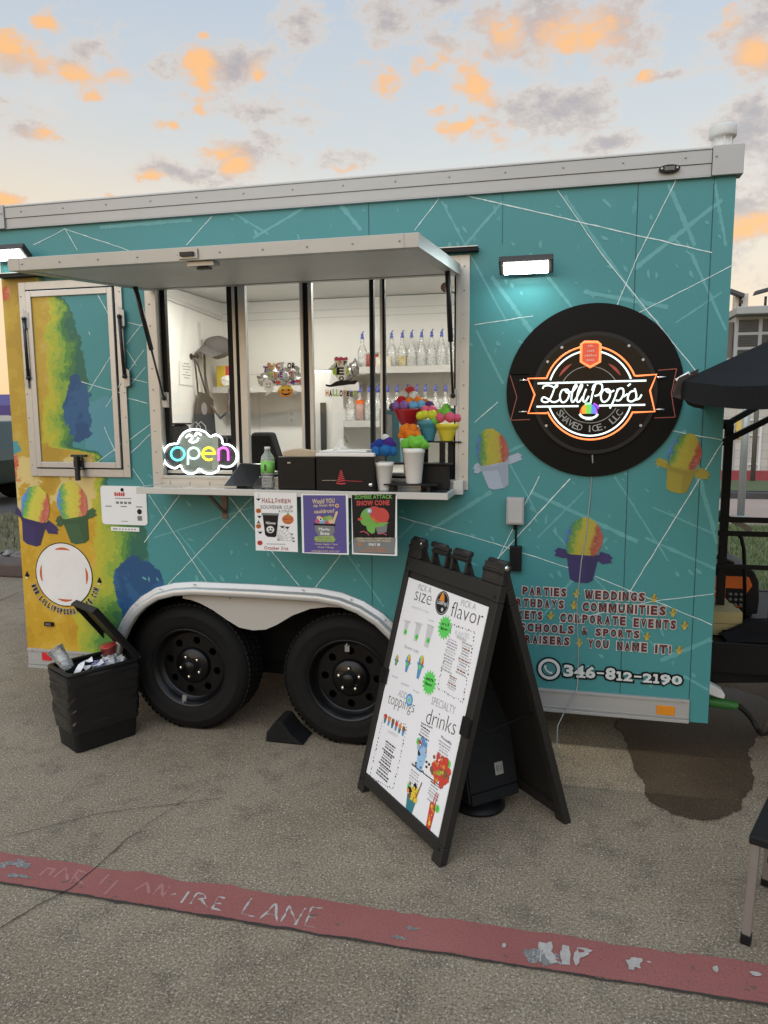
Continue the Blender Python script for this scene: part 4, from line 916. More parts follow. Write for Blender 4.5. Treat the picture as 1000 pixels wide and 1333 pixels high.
SCRIPT = [[(140,400),(150,382),(185,378),(222,392),(238,385),(240,372),(225,385),(205,440),(180,485),(150,492),(132,478),(145,458),(175,470),(205,490),(235,488),(262,470)],
 [(298,405),(272,412),(258,450),(268,488),(292,490),(315,462),(322,425),(306,404),(296,414),(310,428),(345,420)],
 [(345,420),(372,385),(366,372),(350,400),(338,450),(338,485),(352,488),(376,455)],[(376,455),(410,385),(404,372),(388,402),(376,450),(376,486),(392,488),(414,455)],
 [(438,402),(420,450),(418,484),(434,486),(456,450)],[(446,378),(449,374)],
 [(500,372),(480,440),(468,498)],[(478,412),(490,378),(520,362),(545,374),(546,408),(525,440),(495,450)],
 [(580,402),(554,412),(538,448),(548,486),(575,486),(598,458),(602,420),(586,402),(575,414),(595,426),(630,412)],
 [(655,400),(632,468),(600,535)],[(640,440),(662,402),(690,402),(692,440),(668,478),(640,480)],[(692,455),(722,435)],
 [(722,382),(742,366)],[(768,398),(772,412),(738,425),(722,470),(742,488),(772,476),(782,448),(772,402)],[(772,476),(800,468),(818,440)]]
b = MB()
for s_ in SCRIPT: b.tube([zp(*q) for q in smoothpath(s_, 5)], .0036, 8)
b.build('script_lettering', WHN, SG)
b = MB(); y2 = .0125
for rr, a0, a1 in ((205, 152, 28), (205, 332, 208)):
    P = [q+Vector((0, y2, 0)) for q in arc(462, 440, rr, rr*.95, a0, a1, 36)]; b.strip(P, .003, (0, -1, 0), 0)
for a0, a1 in ((152, 122), (58, 30)):
    P = [q+Vector((0, y2, 0)) for q in arc(466, 420, 240, 225, a0, a1, 10)]; b.strip(P, [.002+.010*math.sin(math.pi*i/10) for i in range(11)], (0, -1, 0), 1)
txt = 'SHAVED ICE, LLC'
for i, ch in enumerate(txt):
    if ch == ' ': continue
    a = R(214+(326-214)*i/(len(txt)-1)); c_ = zp(462+246*math.cos(a), 428-246*math.sin(a))+Vector((0, y2, 0)); ux = Vector((-math.sin(a), 0, math.cos(a))); uz = Vector((-math.cos(a), 0, -math.sin(a)))
    ww, hh = (.022, .029) if ch not in 'I,' else ((.006, .029) if ch == 'I' else (.006, .010))
    b.text(ch, c_-ux*ww/2-uz*.014, ux*ww, uz*hh, .004, 0)
    if ch == 'I':
        for s_ in (-1, 1): b.obox(c_-ux*(ww*.55)+uz*(.0135*s_-.001), ux*ww*1.1, uz*.0022, Vector((0, -.0002, 0)), 0)
b.build('lettering', [mat('sign_grey_letters', (.30, .30, .29), .4), mat('sign_red_dash', (.40, .06, .045), .4)], SG)
b = MB()      # glowing cup in the middle
ccx, ccy = 455, 545
cols = [('glow_red', (.9, .12, .04)), ('glow_orange', (.9, .35, .03)), ('glow_green', (.15, .6, .08)), ('glow_blue', (.12, .25, .8)), ('glow_violet', (.45, .08, .85))]
for i in range(5):
    a0, a1 = 180-36*i, 180-36*(i+1); b.prism([zp(ccx+62*math.cos(R(a0)), ccy+24-68*math.sin(R(a0))), zp(ccx+62*math.cos(R((a0+a1)/2)), ccy+24-68*math.sin(R((a0+a1)/2))), zp(ccx+62*math.cos(R(a1)), ccy+24-68*math.sin(R(a1))), zp(ccx+62*math.cos(R(a1))*.9, ccy+26), zp(ccx+62*math.cos(R(a0))*.9, ccy+26)], (0, .006, 0), i)
b.tube(arc(455, 566, 62, 38, 190, 350, 14), .0048, 8, mi=5); b.tube(arc(470, 540, 50, 40, 70, 5, 8), .0045, 8, mi=4); b.tube(arc(455, 540, 60, 38, 115, 75, 6), .0040, 8, mi=6)
b.prism([zp(420, 590), zp(492, 590), zp(480, 618), zp(432, 618)], (0, .004, 0), 7)
b.build('cup_emblem', [emat(n, c, .75) for n, c in cols]+[WHN, emat('glow_mint', (.3, 1, .4), 1.6), mat('cup_grey', (.35, .35, .36), .4)], SG)
b = MB()      # thin red pennants painted on the outer disc, steel stand-offs
for pts in ([(664,488),(690,487)],[(690,487),(664,488),(673,517),(665,547),(690,546)],[(857,482),(881,480),(874,512),(879,543),(852,544)]):
    P = [W(*q, -.0138) for q in pts]
    for a, d in zip(P, P[1:]): b.bar(a, d, .0035, .0012, (0, 1, 0), 0)
for px, py in ((682, 495), (681, 536), (861, 491), (859, 533)):
    q = W(px, py, -.03); b.tube([(q.x-.018, -.035, q.z), (q.x+.018, -.035, q.z)], .004, 8, mi=1)
b.build('pennant', [mat('pennant_red', (.30, .075, .055), .45), CHR], SG)
b = MB(); q0 = W(771, 595, -.014); cord = [(q0.x, -.03, q0.z+.01), (q0.x+.004, -.004, q0.z-.04)]+[tuple(W(*p, -.004)) for p in ((769,640),(763,700),(757,730),(751,790),(753,850),(752,890))]+[tuple(W(750, 902, -.024)), tuple(W(736, 924, -.03)), tuple(W(726, 945, -.06)), tuple(W(725, 970, -.14))]
cp_ = G(728, 990); cord += [(cp_.x+.01, cp_.y, .01), (cp_.x-.05, cp_.y-.03, .006)]
b.tube(cord, .0026, 6); b.build('power_cord', mat('clear_cord', (.30, .34, .33), .3), SG)

# ------------------------------------------------------------------ OPEN sign on the window
def op(x, y, d=.0): return W(205+x/8.696, 540+y/8.7, .012+d)
o0 = op(480, 690)
OS = thing('open_sign', 'cloud shaped neon open sign lit in white, blue, yellow and pink at the window', 'neon sign', (o0.x, .012, o0.z))
CLOUD = [(70,470),(80,400),(125,345),(190,328),(228,325),(262,250),(330,185),(430,165),(530,190),(600,245),(660,225),(725,265),(745,330),(810,340),(870,385),(900,460),(880,540),(825,585),(760,590),(705,580),(680,635),(610,665),(530,655),(475,612),(430,655),(350,665),(290,625),(262,575),(200,605),(130,580),(85,530)]
ck = smoothpath(CLOUD+CLOUD[:1], 5)
cc = (480, 430)
b = MB(); b.prism([op(cc[0]+(x-cc[0])*1.05, cc[1]+(y-cc[1])*1.06, .010) for x, y in ck[:-1]], (0, .004, 0)); b.build('acrylic_backing', glass('acrylic', (.93, .95, .95), .8, .05, .05), OS)
b = MB(); b.tube([op(*q) for q in ck[:-1]], .0046, 8, closed=True); b.build('cloud_tube', emat('neon_cool_white', (.93, 1, 1), 3.6), OS)
b = MB(); b.tube([op(*q) for q in smoothpath([(325,258),(350,228),(385,240),(392,270),(362,296),(400,312),(445,295),(465,262)], 5)], .0046, 8); b.tube([op(*q) for q in smoothpath([(425,240),(440,208),(470,210),(492,232)], 5)], .0046, 8); b.build('white_tube', emat('neon_cool_white', (.93, 1, 1), 2.8), OS)
ell = lambda cx, cy, rx_, ry_, a0, a1, n=28: [op(cx+rx_*math.cos(R(a0+(a1-a0)*i/n)), cy-ry_*math.sin(R(a0+(a1-a0)*i/n))) for i in range(n+1)]
b = MB(); b.tube(ell(230, 442, 75, 72, 0, 360)[:-1], .0056, 8, closed=True); b.build('letter_tube', emat('neon_cyan', (.16, .85, .90), 1.5), OS)
b = MB(); b.tube([op(345, 565), op(348, 440)]+ell(410, 435, 65, 62, 180, -150, 30), .0056, 8); b.build('letter_tube', emat('neon_mint', (.62, 1., .80), 1.5), OS)
b = MB(); b.tube([op(515, 440), op(640, 440)]+ell(580, 442, 68, 70, 0, 305, 30), .0056, 8); b.build('letter_tube', emat('neon_yellow', (1., .86, .04), 1.6), OS)
b = MB(); b.tube([op(695, 520), op(695, 385)], .0056, 8); b.tube([op(695, 420)]+ell(745, 425, 55, 52, 165, 0, 16)+[op(802, 520)], .0056, 8); b.build('letter_tube', emat('neon_magenta', (.95, .16, .85), 1.5), OS)

# ------------------------------------------------------------------ flood lamps
LAMP = mat('lamp_lens', (.9, .9, .9), .3, emit=58., ecol=(.86, 1., 1.))
def flood(label, cx, z, hw):
    t = thing('flood_light', label, 'wall lamp', (cx, 0, z), group='flood lamps on the trailer side')
    b = MB(); b.box((cx-.03, -.02, z-.03), (cx+.03, -.0005, z+.02)); b.obox((cx-hw, -.040, z-.034), (2*hw, 0, 0), (0, -.062, .050), (0, .020, .026)); b.build('housing', mat('lamp_bronze', (.050, .042, .036), .45, .3, .2, 20), t, bev=.004)
    b = MB(); o_ = Vector((cx-hw+.022, -.0475, z-.0285)); b.obox(o_, (2*(hw-.022), 0, 0), Vector((0, -.062, .050)).normalized()*.060, (0, -.0022, -.0028)); b.build('lens', LAMP, t)
    return t
q = W(685, 346, -.06); flood('bright LED flood lamp above the round neon sign', q.x, q.z, .115)
q = W(13, 330, -.06); flood('bright LED flood lamp above the closed side hatch', q.x-.01, q.z, .115)
# ------------------------------------------------------------------ outlet box and adapter
q = W(671.5, 664); t = MB(); t.box((q.x-.040, -.045, q.z-.062), (q.x+.040, -.0005, q.z+.062)); o = t.build('outlet_box', mat('outlet_grey', (.34, .34, .335), .5), None, bev=.004); tag(o, 'grey weatherproof outlet box on the teal side above the folding sign', 'outlet box')
e = MB(); e.box((q.x-.032, -.049, q.z-.054), (q.x+.034, -.0455, q.z+.055)); e.build('cover', mat('outlet_cover', (.40, .40, .395), .5), o, bev=.003)
k = W(671.5, 726); t = MB(); t.box((k.x-.026, -.032, k.z-.058), (k.x+.028, -.0005, k.z+.058)); o = t.build('power_adapter', BLK, None, bev=.003); tag(o, 'flat black power adapter plugged in below the grey outlet box', 'power adapter')
e = MB(); e.tube([(q.x, -.02, q.z-.06), (q.x+.004, -.02, q.z-.09), (k.x, -.016, k.z+.055)], .005, 8); e.lathe([(.010, 0), (.008, .02)], (q.x, -.02, q.z-.085), (0, 0, 1), 10); e.build('cord', BLK, o)
# ================================================================== INSIDE THE TRAILER
IW = mat('interior_white', (.77, .76, .72), .45, 0, .03, 3)
IWR = mat('interior_trim', (.60, .585, .55), .4, 0, .05, 3)
IY = 2.06; IX0, IX1 = .27, 3.40
b = MB(); b.box((IX0, IY, .47), (IX1, IY+.02, 2.54)); b.box((IX0-.02, .06, .47), (IX0, IY+.02, 2.54)); b.box((IX1, .06, .47), (IX1+.02, IY+.02, 2.54))
b.box((IX0, .0195, .92), (WX0-.002, .03, 2.54)); b.box((WX1+.002, .0195, .92), (IX1, .03, 2.54)); b.box((WX0, .0195, WZ1+.002), (WX1, .03, 2.54)); b.box((WX0, .0195, .92), (WX1, .03, WZ0-.002))
b.build('interior_wall', IW, TR)
b = MB()
for z in (1.99, 2.40, 2.455): b.box((IX0+.002, IY-.004, z), (IX1-.002, IY-.0005, z+.006))
for x in (.55, 1.25, 2.0, 2.75): b.box((x, IY-.003, .5), (x+.004, IY-.0005, 1.98))
b.bar((IX0+.012, .1, 2.53), (IX0+.012, 2.0, 2.42), .02, .03); b.box((IX0+.001, 1.62, .5), (IX0+.012, 1.66, 2.35)); b.box((IX0+.001, .30, .5), (IX0+.012, .33, 2.4))
b.build('wall_trim', IWR, TR)
b = MB(); b.box((IX0-.02, .02, 2.545), (IX1+.02, IY+.03, 2.56)); b.build('interior_ceiling', IW, TR)
b = MB(); b.box((IX0-.02, .44, .455), (IX1+.02, IY+.03, .468)); b.build('interior_floor', mat('floor_grey', (.18, .18, .18), .6), TR)
CL = mat('ceiling_lamp_lens', (.9, .88, .82), .4, emit=64., ecol=(1., .965, .89))
for x in (1.0, 2.55):
    t = thing('ceiling_lamp', 'long white ceiling lamp inside the trailer, at its %s end' % ('hitch' if x > 2 else 'hatch'), 'ceiling lamp', (x, 1.0, 2.50), group='lamps inside the trailer')
    MB().box((x-.45, .93, 2.512), (x+.45, 1.07, 2.544)).build('housing', WHITE, t); MB().box((x-.43, .945, 2.500), (x+.43, 1.055, 2.5115)).build('diffuser', CL, t)
# shelves and the counter along the back
SHM = mat('shelf_grey', (.46, .45, .43), .5, 0, .06, 6)
def bk(px, py, y): return W(px, py, y)
SHELVES = []
for (pa, pb, dep) in (((468, 478), (592, 478), .26), ((428, 548), (592, 548), .26), ((322, 503), (392, 503), .30)):
    y = IY-dep; a, d = bk(*pa, y), bk(*pb, y); SHELVES.append((a.x, d.x, a.z, y))
for i, (x0, x1, z, y) in enumerate(SHELVES):
    x1 = min(x1+.15, IX1-.01) if i < 2 else x1+.03; x0 = x0 if i < 2 else x0-.28
    b = MB(); b.box((x0, y, z-.010), (x1, IY-.002, z)); b.box((x0, y-.004, z-.045), (x1, y-.0005, z+.002)); 
    for x in (x0+.06, x1-.06): b.bar((x, y+.02, z-.014), (x, IY-.005, z-.16), .012, .02)
    b.build('wall_shelf', SHM, TR)
b = MB(); b.box((IX0+.02, 1.45, 1.02), (IX1-.02, IY-.002, 1.06)); b.box((IX0+.02, 1.50, .48), (IX1-.02, 1.52, 1.019)); b.build('back_counter', SHM, TR)
b = MB(); b.box((WX0, .032, 1.335), (WX1, .34, 1.367)); b.build('front_counter', STEEL, TR)
# pour bottles
CLEAR = glass('clear_bottle', (.96, .97, .96), .7, .12, .26); BSP = mat('blue_spout', (.05, .08, .42), .4)
def make_bottle(h=.215):
    t = local(thing('pour_bottle', 'x', 'bottle'))
    b = MB(); b.lathe([(.034, 0), (.036, .01), (.036, h*.52), (.030, h*.62), (.014, h*.76), (.013, h*.92), (.015, h*.95)], n=14); b.build('bottle_body', CLEAR, t)
    b = MB(); b.lathe([(.010, h*.95), (.014, h*1.0), (.009, h*1.04), (.011, h*1.10), (.006, h*1.13)], n=10); b.tube([(0, 0, h*1.12), (.005, 0, h*1.17), (.012, -.004, h*1.20)], .0045, 6); b.build('pour_spout', BSP, t)
    return t
PB = make_bottle(); used = [False]
ORD = ['first', 'second', 'third', 'fourth', 'fifth', 'sixth', 'seventh', 'eighth', 'ninth', 'tenth', 'eleventh']
def place_bottle(px, py, y, label, group, liquid=None, z=None):
    q = bk(px, py, y); o = PB if not used[0] else copy_tree(PB); used[0] = True
    o.location = (q.x, y, z if z is not None else q.z); tag(o, label, 'bottle', group)
    if liquid:
        b = MB(); b.lathe([(.031, .006), (.0335, .014), (.0335, liquid[1]), (0, liquid[1]+.001)], n=14); m_ = b.build('syrup', liquid[0], None); m_.location = (0, 0, 0); m_.parent = o
        me = m_.data; mn = min(v.co.z for v in me.vertices)
        for v in me.vertices: v.co.z += .006
y1 = IY-.17; z1 = SHELVES[0][2]
for i, px in enumerate((472, 510, 524, 536, 549, 562, 575, 588)):
    liq = (mat('yellow_syrup', (.62, .46, .02), .3), .075) if px == 524 else None
    place_bottle(px, 470, y1, ('blue spouted bottle of yellow syrup on the upper shelf' if liq else 'clear pour bottle with blue spout, %s from the left on the upper shelf' % ORD[i]), 'pour bottles on the shelves', liq, z1)
z2 = SHELVES[1][2]; OR_ = mat('orange_syrup', (.55, .11, .02), .3)
for i, px in enumerate((457, 469, 481, 492, 505, 517, 530, 542, 554, 567, 580)):
    liq = (OR_, .15) if px == 469 else None
    place_bottle(px, 545, y1, ('blue spouted bottle full of orange syrup on the lower shelf' if liq else 'clear pour bottle with blue spout, %s from the left on the lower shelf' % ORD[i]), 'pour bottles on the shelves', liq, z2)
for i, (px, py) in enumerate(((372, 585), (391, 585))):
    q = bk(px, py, 1.6); place_bottle(px, py, 1.6, 'clear pour bottle on the back counter, %s one below the pumpkin sticker' % ('left' if i == 0 else 'right'), 'pour bottles on the back counter', None, 1.06)
q = bk(485, 478, y1-.05); b = MB(); b.lathe([(.045, 0), (.045, .085), (.043, .09)], (q.x, y1-.05, z1), n=20); o = b.build('syrup_jug', mat('red_jar', (.35, .06, .05), .35), None); tag(o, 'short red jar on the upper shelf beside the first bottle', 'jar')
b = MB(); b.lathe([(.047, 0), (.047, .016)], (q.x, y1-.05, z1+.0905), n=20); b.build('lid', mat('jar_lid', (.5, .5, .48), .5), o)
q = bk(500, 478, y1-.04); b = MB(); b.box((q.x-.05, y1-.09, z1+.001), (q.x+.06, y1-.03, z1+.07)); o = b.build('carton', mat('pale_carton', (.55, .50, .40), .7), None, bev=.003); tag(o, 'pale carton lying on the upper shelf behind the bottles', 'carton'); b = MB(); b.box((q.x-.035, y1-.0915, z1+.02), (q.x+.04, y1-.0905, z1+.05)); b.build('carton_label', mat('carton_label', (.62, .60, .52), .6), o)
# things on the left wall and shelf
yl = SHELVES[2][3]; zl = SHELVES[2][2]
q = bk(296, 505, yl+.04); YB = mat('yellow_box', (.62, .46, .03), .5)
b = MB(); b.box((q.x-.07, yl+.01, zl+.001), (q.x+.10, yl+.12, zl+.155)); o = b.build('tissue_box', YB, None, bev=.003); tag(o, 'yellow glove box with red print on the wall shelf behind the left pane', 'box')
b = MB(); b.box((q.x+.005, yl+.0085, zl+.07), (q.x+.035, yl+.0095, zl+.15)); b.build('box_print', mat('box_red', (.5, .03, .04), .5), o)
b = MB(); rg = random.Random(8); ps = [(q.x+.02+.045*math.cos(2*math.pi*i/14)*(1+.3*rg.random()), yl-.002-.012*rg.random(), zl+.045+.035*math.sin(2*math.pi*i/14)*(1+.3*rg.random())) for i in range(14)]
b.add(ps+[(q.x+.02, yl-.02, zl+.05)], [(i, (i+1) % 14, 14) for i in range(14)]); b.build('tissue', mat('tissue', (.75, .73, .68), .8), o)
FOIL = mat('foil', (.42, .42, .42), .22, .85, .4, 30, bump=.6, bscale=60)
q = bk(360, 498, yl+.1); b = MB()
for i in range(7): b.ball((q.x-.10+i*.045, yl+.10+.03*(i % 2), zl+.05+.03*(i % 3)), .05, 0, .7, 2, (1, .8, 1))
o = b.build('foil_bag', FOIL, None); tag(o, 'crumpled silver foil bags on the left wall shelf', 'foil bag')
q = bk(444, 480, 1.9); b = MB()
for i in range(6): b.ball((q.x-.09+i*.04, 1.9, q.z-.05+.03*(i % 3)), .05, 0, .8, 2)
b.box((q.x-.12, 1.88, q.z-.16), (q.x+.14, IY-.002, q.z-.10), 1); o = b.build('foil_bag', [FOIL, SHM], None); tag(o, 'crumpled silver foil bag on a ledge behind the witch hat sticker', 'foil bag')
DG = mat('charcoal_cloth', (.045, .046, .048), .9, 0, .2, 18, bump=.4, bscale=90); DGL = mat('grey_cap', (.085, .085, .087), .85, 0, .2, 14, bump=.4, bscale=120)
# cap hanging beside the shelf
q = X(283, 452, IX0+.10); b = MB(); b.ball((q.x, q.y, q.z), .10, 0, .10, 3, (1.0, 1.1, .85)); b.add([(q.x-.10+.02*i, q.y-.10-.01*math.sin(i), q.z-.02+.03*math.sin(i*.5)) for i in range(11)]+[(q.x-.08+.016*i, q.y-.24, q.z-.07+.02*math.sin(i*.5)) for i in range(11)], [(i, i+1, 12+i, 11+i) for i in range(10)])
b.tube([(q.x-.10, q.y-.02, q.z), (q.x-.10, q.y-.02, q.z-.20), (q.x-.06, q.y-.03, q.z-.42), (q.x+.02, q.y-.03, q.z-.52), (q.x+.08, q.y-.02, q.z-.46), (q.x+.09, q.y, q.z-.30)], .012, 8)
o = b.build('cap', DGL, None); tag(o, 'grey cap and strap hanging inside the left pane', 'cap')
b = MB(); b.tube([(q.x-.09, q.y-.06, q.z+.05), (q.x-.085, q.y-.09, q.z-.03), (q.x-.075, q.y-.09, q.z-.10)], .005, 6); b.build('chain', CHR, o)
# apron hanging from a hook on the end wall
h = X(252, 464, IX0+.02); b = MB(); ax = IX0+.03
def ap_(px, py, d=0): v = X(px, py, ax+d); return v
P = [ap_(*p) for p in ((258,510),(268,513),(275,520),(279,570),(281,620),(250,620),(252,560),(254,525))]
b.prism(P, (.02, 0, 0)); o = b.build('apron', DG, None, bev=.006); tag(o, 'charcoal apron hanging on a wall hook inside the left pane', 'apron')
b = MB(); b.tube([ap_(258, 512, .012), ap_(255, 480, .012), ap_(253, 466, .012), ap_(258, 476, .012), ap_(269, 514, .012)], .006, 6); b.build('neck_strap', DG, o)
b = MB(); c_ = ap_(266, 532, .0215); b.disc(c_, (1, 0, 0), .045, 0, 18, .001); b.build('apron_badge', mat('apron_badge', (.25, .25, .26), .6), o)
b = MB(); b.lathe([(.008, 0), (.008, .04), (.016, .042), (.016, .055)], (IX0, h.y, h.z), (1, 0, 0), 10); o = b.build('wall_hook', BLK, None); tag(o, 'small black wall hook holding the apron', 'hook'); MB().disc((IX0+.0005, h.y, h.z), (1, 0, 0), .022, 0, 14, .004).build('hook_plate', BLK, o)
P = [X(*p, IX0+.003) for p in ((233,470),(251,472),(252,503),(234,500))]; b = MB(); b.prism(P, (.002, 0, 0)); o = b.build('wall_notice', mat('notice_paper', (.74, .73, .68), .7), None); tag(o, 'white paper notice taped to the inside end wall', 'notice')
def lerp2(P, s, t): return P[3].lerp(P[2], s).lerp(P[0].lerp(P[1], s), t)
b = MB(); 
for i, (s0, s1) in enumerate(((.3,.7),(.2,.8),(.25,.75),(.4,.6),(.2,.8),(.3,.7))):
    t = .9-i*.12; b.quad(*[lerp2(P, *q)+Vector((.0026, 0, 0)) for q in ((s0, t), (s1, t), (s1, t+.03), (s0, t+.03))])
b.build('printed_lines', mat('notice_ink', (.2, .2, .2), .7), o)
# kraft and teal bags, chair, machine
q = bk(228, 640, .34); b = MB(); x0 = W(242, 600, .25).x; x1 = W(283, 600, .25).x; zz = W(260, 567, .25).z
b.box((x0, .19, 1.368), (x1, .27, zz)); o = b.build('paper_bag', mat('white_paper_bag', (.62, .66, .58), .8, 0, .08, 8, bump=.3, bscale=20), None, bev=.003); tag(o, 'white paper bag with handles standing behind the open sign', 'bag')
b = MB(); xm = (x0+x1)/2
for y in (.20, .26): b.tube([(xm-.03+.008*(y > .22), y, zz-.005), (xm-.027, y, zz+.05), (xm, y, zz+.075), (xm+.027, y, zz+.05), (xm+.03, y, zz-.005)], .0025, 6)
b.build('bag_handle', mat('cord_white', (.7, .7, .68), .7), o)
q = bk(232, 600, 1.1); b = MB(); 
xa, xb = bk(226, 560, 1.1).x, bk(244, 560, 1.1).x; b.box((xa, 1.06, .475), (xb, 1.14, bk(235, 553, 1.1).z)); o = b.build('trash_bin', mat('dark_bin', (.03, .03, .032), .6), None, bev=.02); tag(o, 'dark bin standing inside behind the left end of the open sign', 'bin')
MB().box((xa-.01, 1.05, bk(235, 553, 1.1).z+.001), (xb+.01, 1.15, bk(235, 553, 1.1).z+.012)).build('bin_lid', BLK, o, bev=.004)
q = bk(340, 565, .9); b = MB(); P = [(bk(*p, .9)) for p in ((326,563),(352,563),(364,600),(366,660),(322,660))]; b.prism(P, (0, .10, 0)); b.box((P[0].x-.25, .92, 1.1), (P[0].x-.005, 1.0, P[0].z-.02)); b.box((P[0].x-.2, .93, .475), (P[0].x+.15, .99, 1.2)); o = b.build('office_chair', mat('chair_fabric', (.022, .022, .024), .85, 0, .2, 20, bump=.3), None, bev=.02); tag(o, 'black high backed chair inside behind the water bottle', 'chair')
MB().box((P[0].x-.22, .62, 1.05), (P[0].x+.18, .899, 1.12)).build('seat', MATS['chair_fabric'], o, bev=.02)
b = MB(); x0, x1 = bk(408, 600, 1.2).x, bk(434, 600, 1.2).x; zt_ = bk(420, 482, 1.2).z
b.box((x0, 1.2, 1.0), (x1, 1.45, zt_)); b.box((x0-.06, 1.22, 1.0), (x0-.0005, 1.45, 1.45)); o = b.build('ice_shaver', WHITE, None, bev=.012); tag(o, 'tall white ice shaver with a dark slot inside the window', 'ice machine')
a_, d_ = bk(417, 524, 1.198), bk(426, 600, 1.198); b = MB(); b.box((a_.x, 1.190, d_.z), (d_.x, 1.1985, a_.z)); b.build('slot', mat('slot_grey', (.045, .045, .045), .5), o, bev=.012)
b = MB(); P = [bk(*p, .55) for p in ((495, 605), (522, 605), (519, 535), (494, 532))]; b.prism(P, (0, .12, 0)); o = b.build('gift_bag', mat('teal_bag', (.05, .20, .25), .5, 0, .2, 14, bump=.3, bscale=25), None, bev=.004); tag(o, 'teal printed bag standing behind the red ice bowl', 'bag')
b = MB(); P2 = [bk(*p, .548) for p in ((496, 585), (511, 585), (510, 540), (496, 538))]; b.prism(P2, (0, .0015, 0)); b.build('bag_print', mat('bag_print', (.35, .38, .38), .5, 0, .35, 30), o)
q = bk(380, 543, IY-.005); b = MB(); b.box((q.x-.035, IY-.008, q.z-.06), (q.x+.035, IY-.0005, q.z+.06)); o = b.build('wall_socket', WHITE, None, bev=.002); tag(o, 'white wall socket above the back counter', 'socket')
b = MB()
for dz in (-.025, .025): b.box((q.x-.012, IY-.0095, q.z+dz-.012), (q.x+.012, IY-.0081, q.z+dz+.012))
b.build('socket_face', IWR, o)
q = bk(383, 585, 1.55); b = MB(); b.box((q.x-.09, 1.50, 1.0605), (q.x+.09, 1.58, 1.15)); o = b.build('straw_box', mat('yellow_pack', (.55, .48, .10), .6, 0, .3, 40), None, bev=.004); tag(o, 'yellow pack of straws on the back counter', 'pack')
MB().box((q.x-.05, 1.498, 1.08), (q.x+.05, 1.4995, 1.13)).build('pack_label', mat('pack_label', (.6, .58, .45), .6, 0, .4, 60), o)
q = bk(580, 374, .12); b = MB(); b.disc((W(580, 374, .038).x, .0385, W(580, 374, .038).z), (0, -1, 0), .022, 0, 20, .0008); o = b.build('round_sticker', mat('sticker_brown', (.26, .13, .11), .5), None); tag(o, 'small round brown sticker in the top right corner of the window', 'sticker')
MB().disc((W(580, 374, .038).x, .0376, W(580, 374, .038).z), (0, -1, 0), .015, 0, 20, .0004).build('sticker_print', mat('sticker_print', (.32, .18, .15), .5), o)
# window stickers: TRICK OR TREAT, ghost, pumpkin; HAPPY HALLOWEEN on a witch's hat
YS = .0275
def sp(x, y, d=0.): return W(320+x/6.25, 440+y/6.25, YS-d)
ORG, PUR, GRN, REDS, BLKS, YEL = [mat('sticker_%s' % n, c, .5, 0, .05) for n, c in (('orange', (.72, .28, .02)), ('purple', (.16, .03, .40)), ('lime', (.42, .62, .05)), ('red', (.62, .05, .03)), ('black', (.012, .012, .012)), ('yellow', (.75, .62, .05)))]
SM = [ORG, PUR, GRN, REDS, BLKS, YEL, mat('sticker_white', (.82, .82, .80), .5), mat('sticker_pale_blue', (.50, .60, .72), .5), mat('sticker_pink', (.62, .08, .20), .5)]
def let(b, ch, x, y, w_, h_, mi, tilt=0., back=None):
    o_ = sp(x, y, .0010); ux = sp(x+w_, y+tilt, .0010)-o_; uy = sp(x+tilt*.5, y-h_, .0010)-o_
    if back is not None: b.text(ch, o_+Vector((0, .0006, 0))-ux*.12-uy*.06, ux*1.24, uy*1.12, .06, back)
    b.text(ch, o_, ux, uy, .045, mi)
b = MB()
for ch, x, y, w_, mi, tl in (('T', 138, 278, 38, 1, 8), ('R', 176, 250, 38, 0, 3), ('I', 222, 255, 12, 5, 0), ('C', 245, 252, 36, 3, 0), ('K', 286, 245, 32, 7, 0), ('O', 338, 250, 34, 4, 0), ('R', 376, 252, 28, 4, 0), ('T', 184, 330, 36, 2, 0), ('R', 228, 325, 34, 0, 0), ('E', 275, 322, 26, 1, 0), ('A', 312, 325, 34, 7, 0), ('T', 354, 322, 34, 3, 0)): let(b, ch, x, y, w_, 50, mi, tl, 6)
for (x, y, mi) in ((262, 362, 3), (380, 362, 1), (422, 352, 3)):
    b.poly([sp(x+22*math.cos(2*math.pi*i/12), y+13*math.sin(2*math.pi*i/12), .0008) for i in range(12)], mi); b.poly([sp(x-34, y-12, .0008), sp(x-18, y, .0008), sp(x-34, y+14, .0008)], 4 if mi == 3 else 3)
o = b.build('window_sticker', SM, None); tag(o, 'colourful TRICK OR TREAT lettering with candies stuck on the window pane', 'sticker')
def subsm(name, parent, fn):
    b = MB(); fn(b); return b.build(name, SM, parent)
def ghost(b):
    b.poly([sp(*q, .0008) for q in smoothpath([(138,385),(148,350),(180,336),(212,348),(224,385),(222,425),(200,440),(175,465),(152,468),(172,440),(150,415),(138,385)], 3)[:-1]], 6)
    b.strip([sp(*q, .0014) for q in ((168,392),(178,403),(192,403),(206,392))], .003, (0, -1, 0), 4)
    for x in (172, 198): b.poly([sp(x+5*math.cos(2*math.pi*i/8), 374+8*math.sin(2*math.pi*i/8), .0014) for i in range(8)], 4)
subsm('ghost_sticker', o, ghost)
def pump(b):
    b.poly([sp(325+62*math.cos(2*math.pi*i/30)*(1+.05*math.cos(12*math.pi*i/30)), 432+50*math.sin(2*math.pi*i/30)*(1+.06*math.cos(12*math.pi*i/30)), .0008) for i in range(30)], 0)
    b.poly([sp(*q, .0012) for q in ((266,410),(300,398),(330,392),(384,405),(370,420),(340,410),(300,416),(275,430))], 5)
    b.poly([sp(*q, .0014) for q in ((285,440),(310,452),(340,452),(370,436),(352,462),(325,468),(298,460))], 4)
    for x in (300, 350): b.poly([sp(x-12, 430, .0014), sp(x+12, 430, .0014), sp(x, 412, .0014)], 4)
    b.poly([sp(386, 440, .0008), sp(418, 420, .0008), sp(412, 470, .0008)], 7)
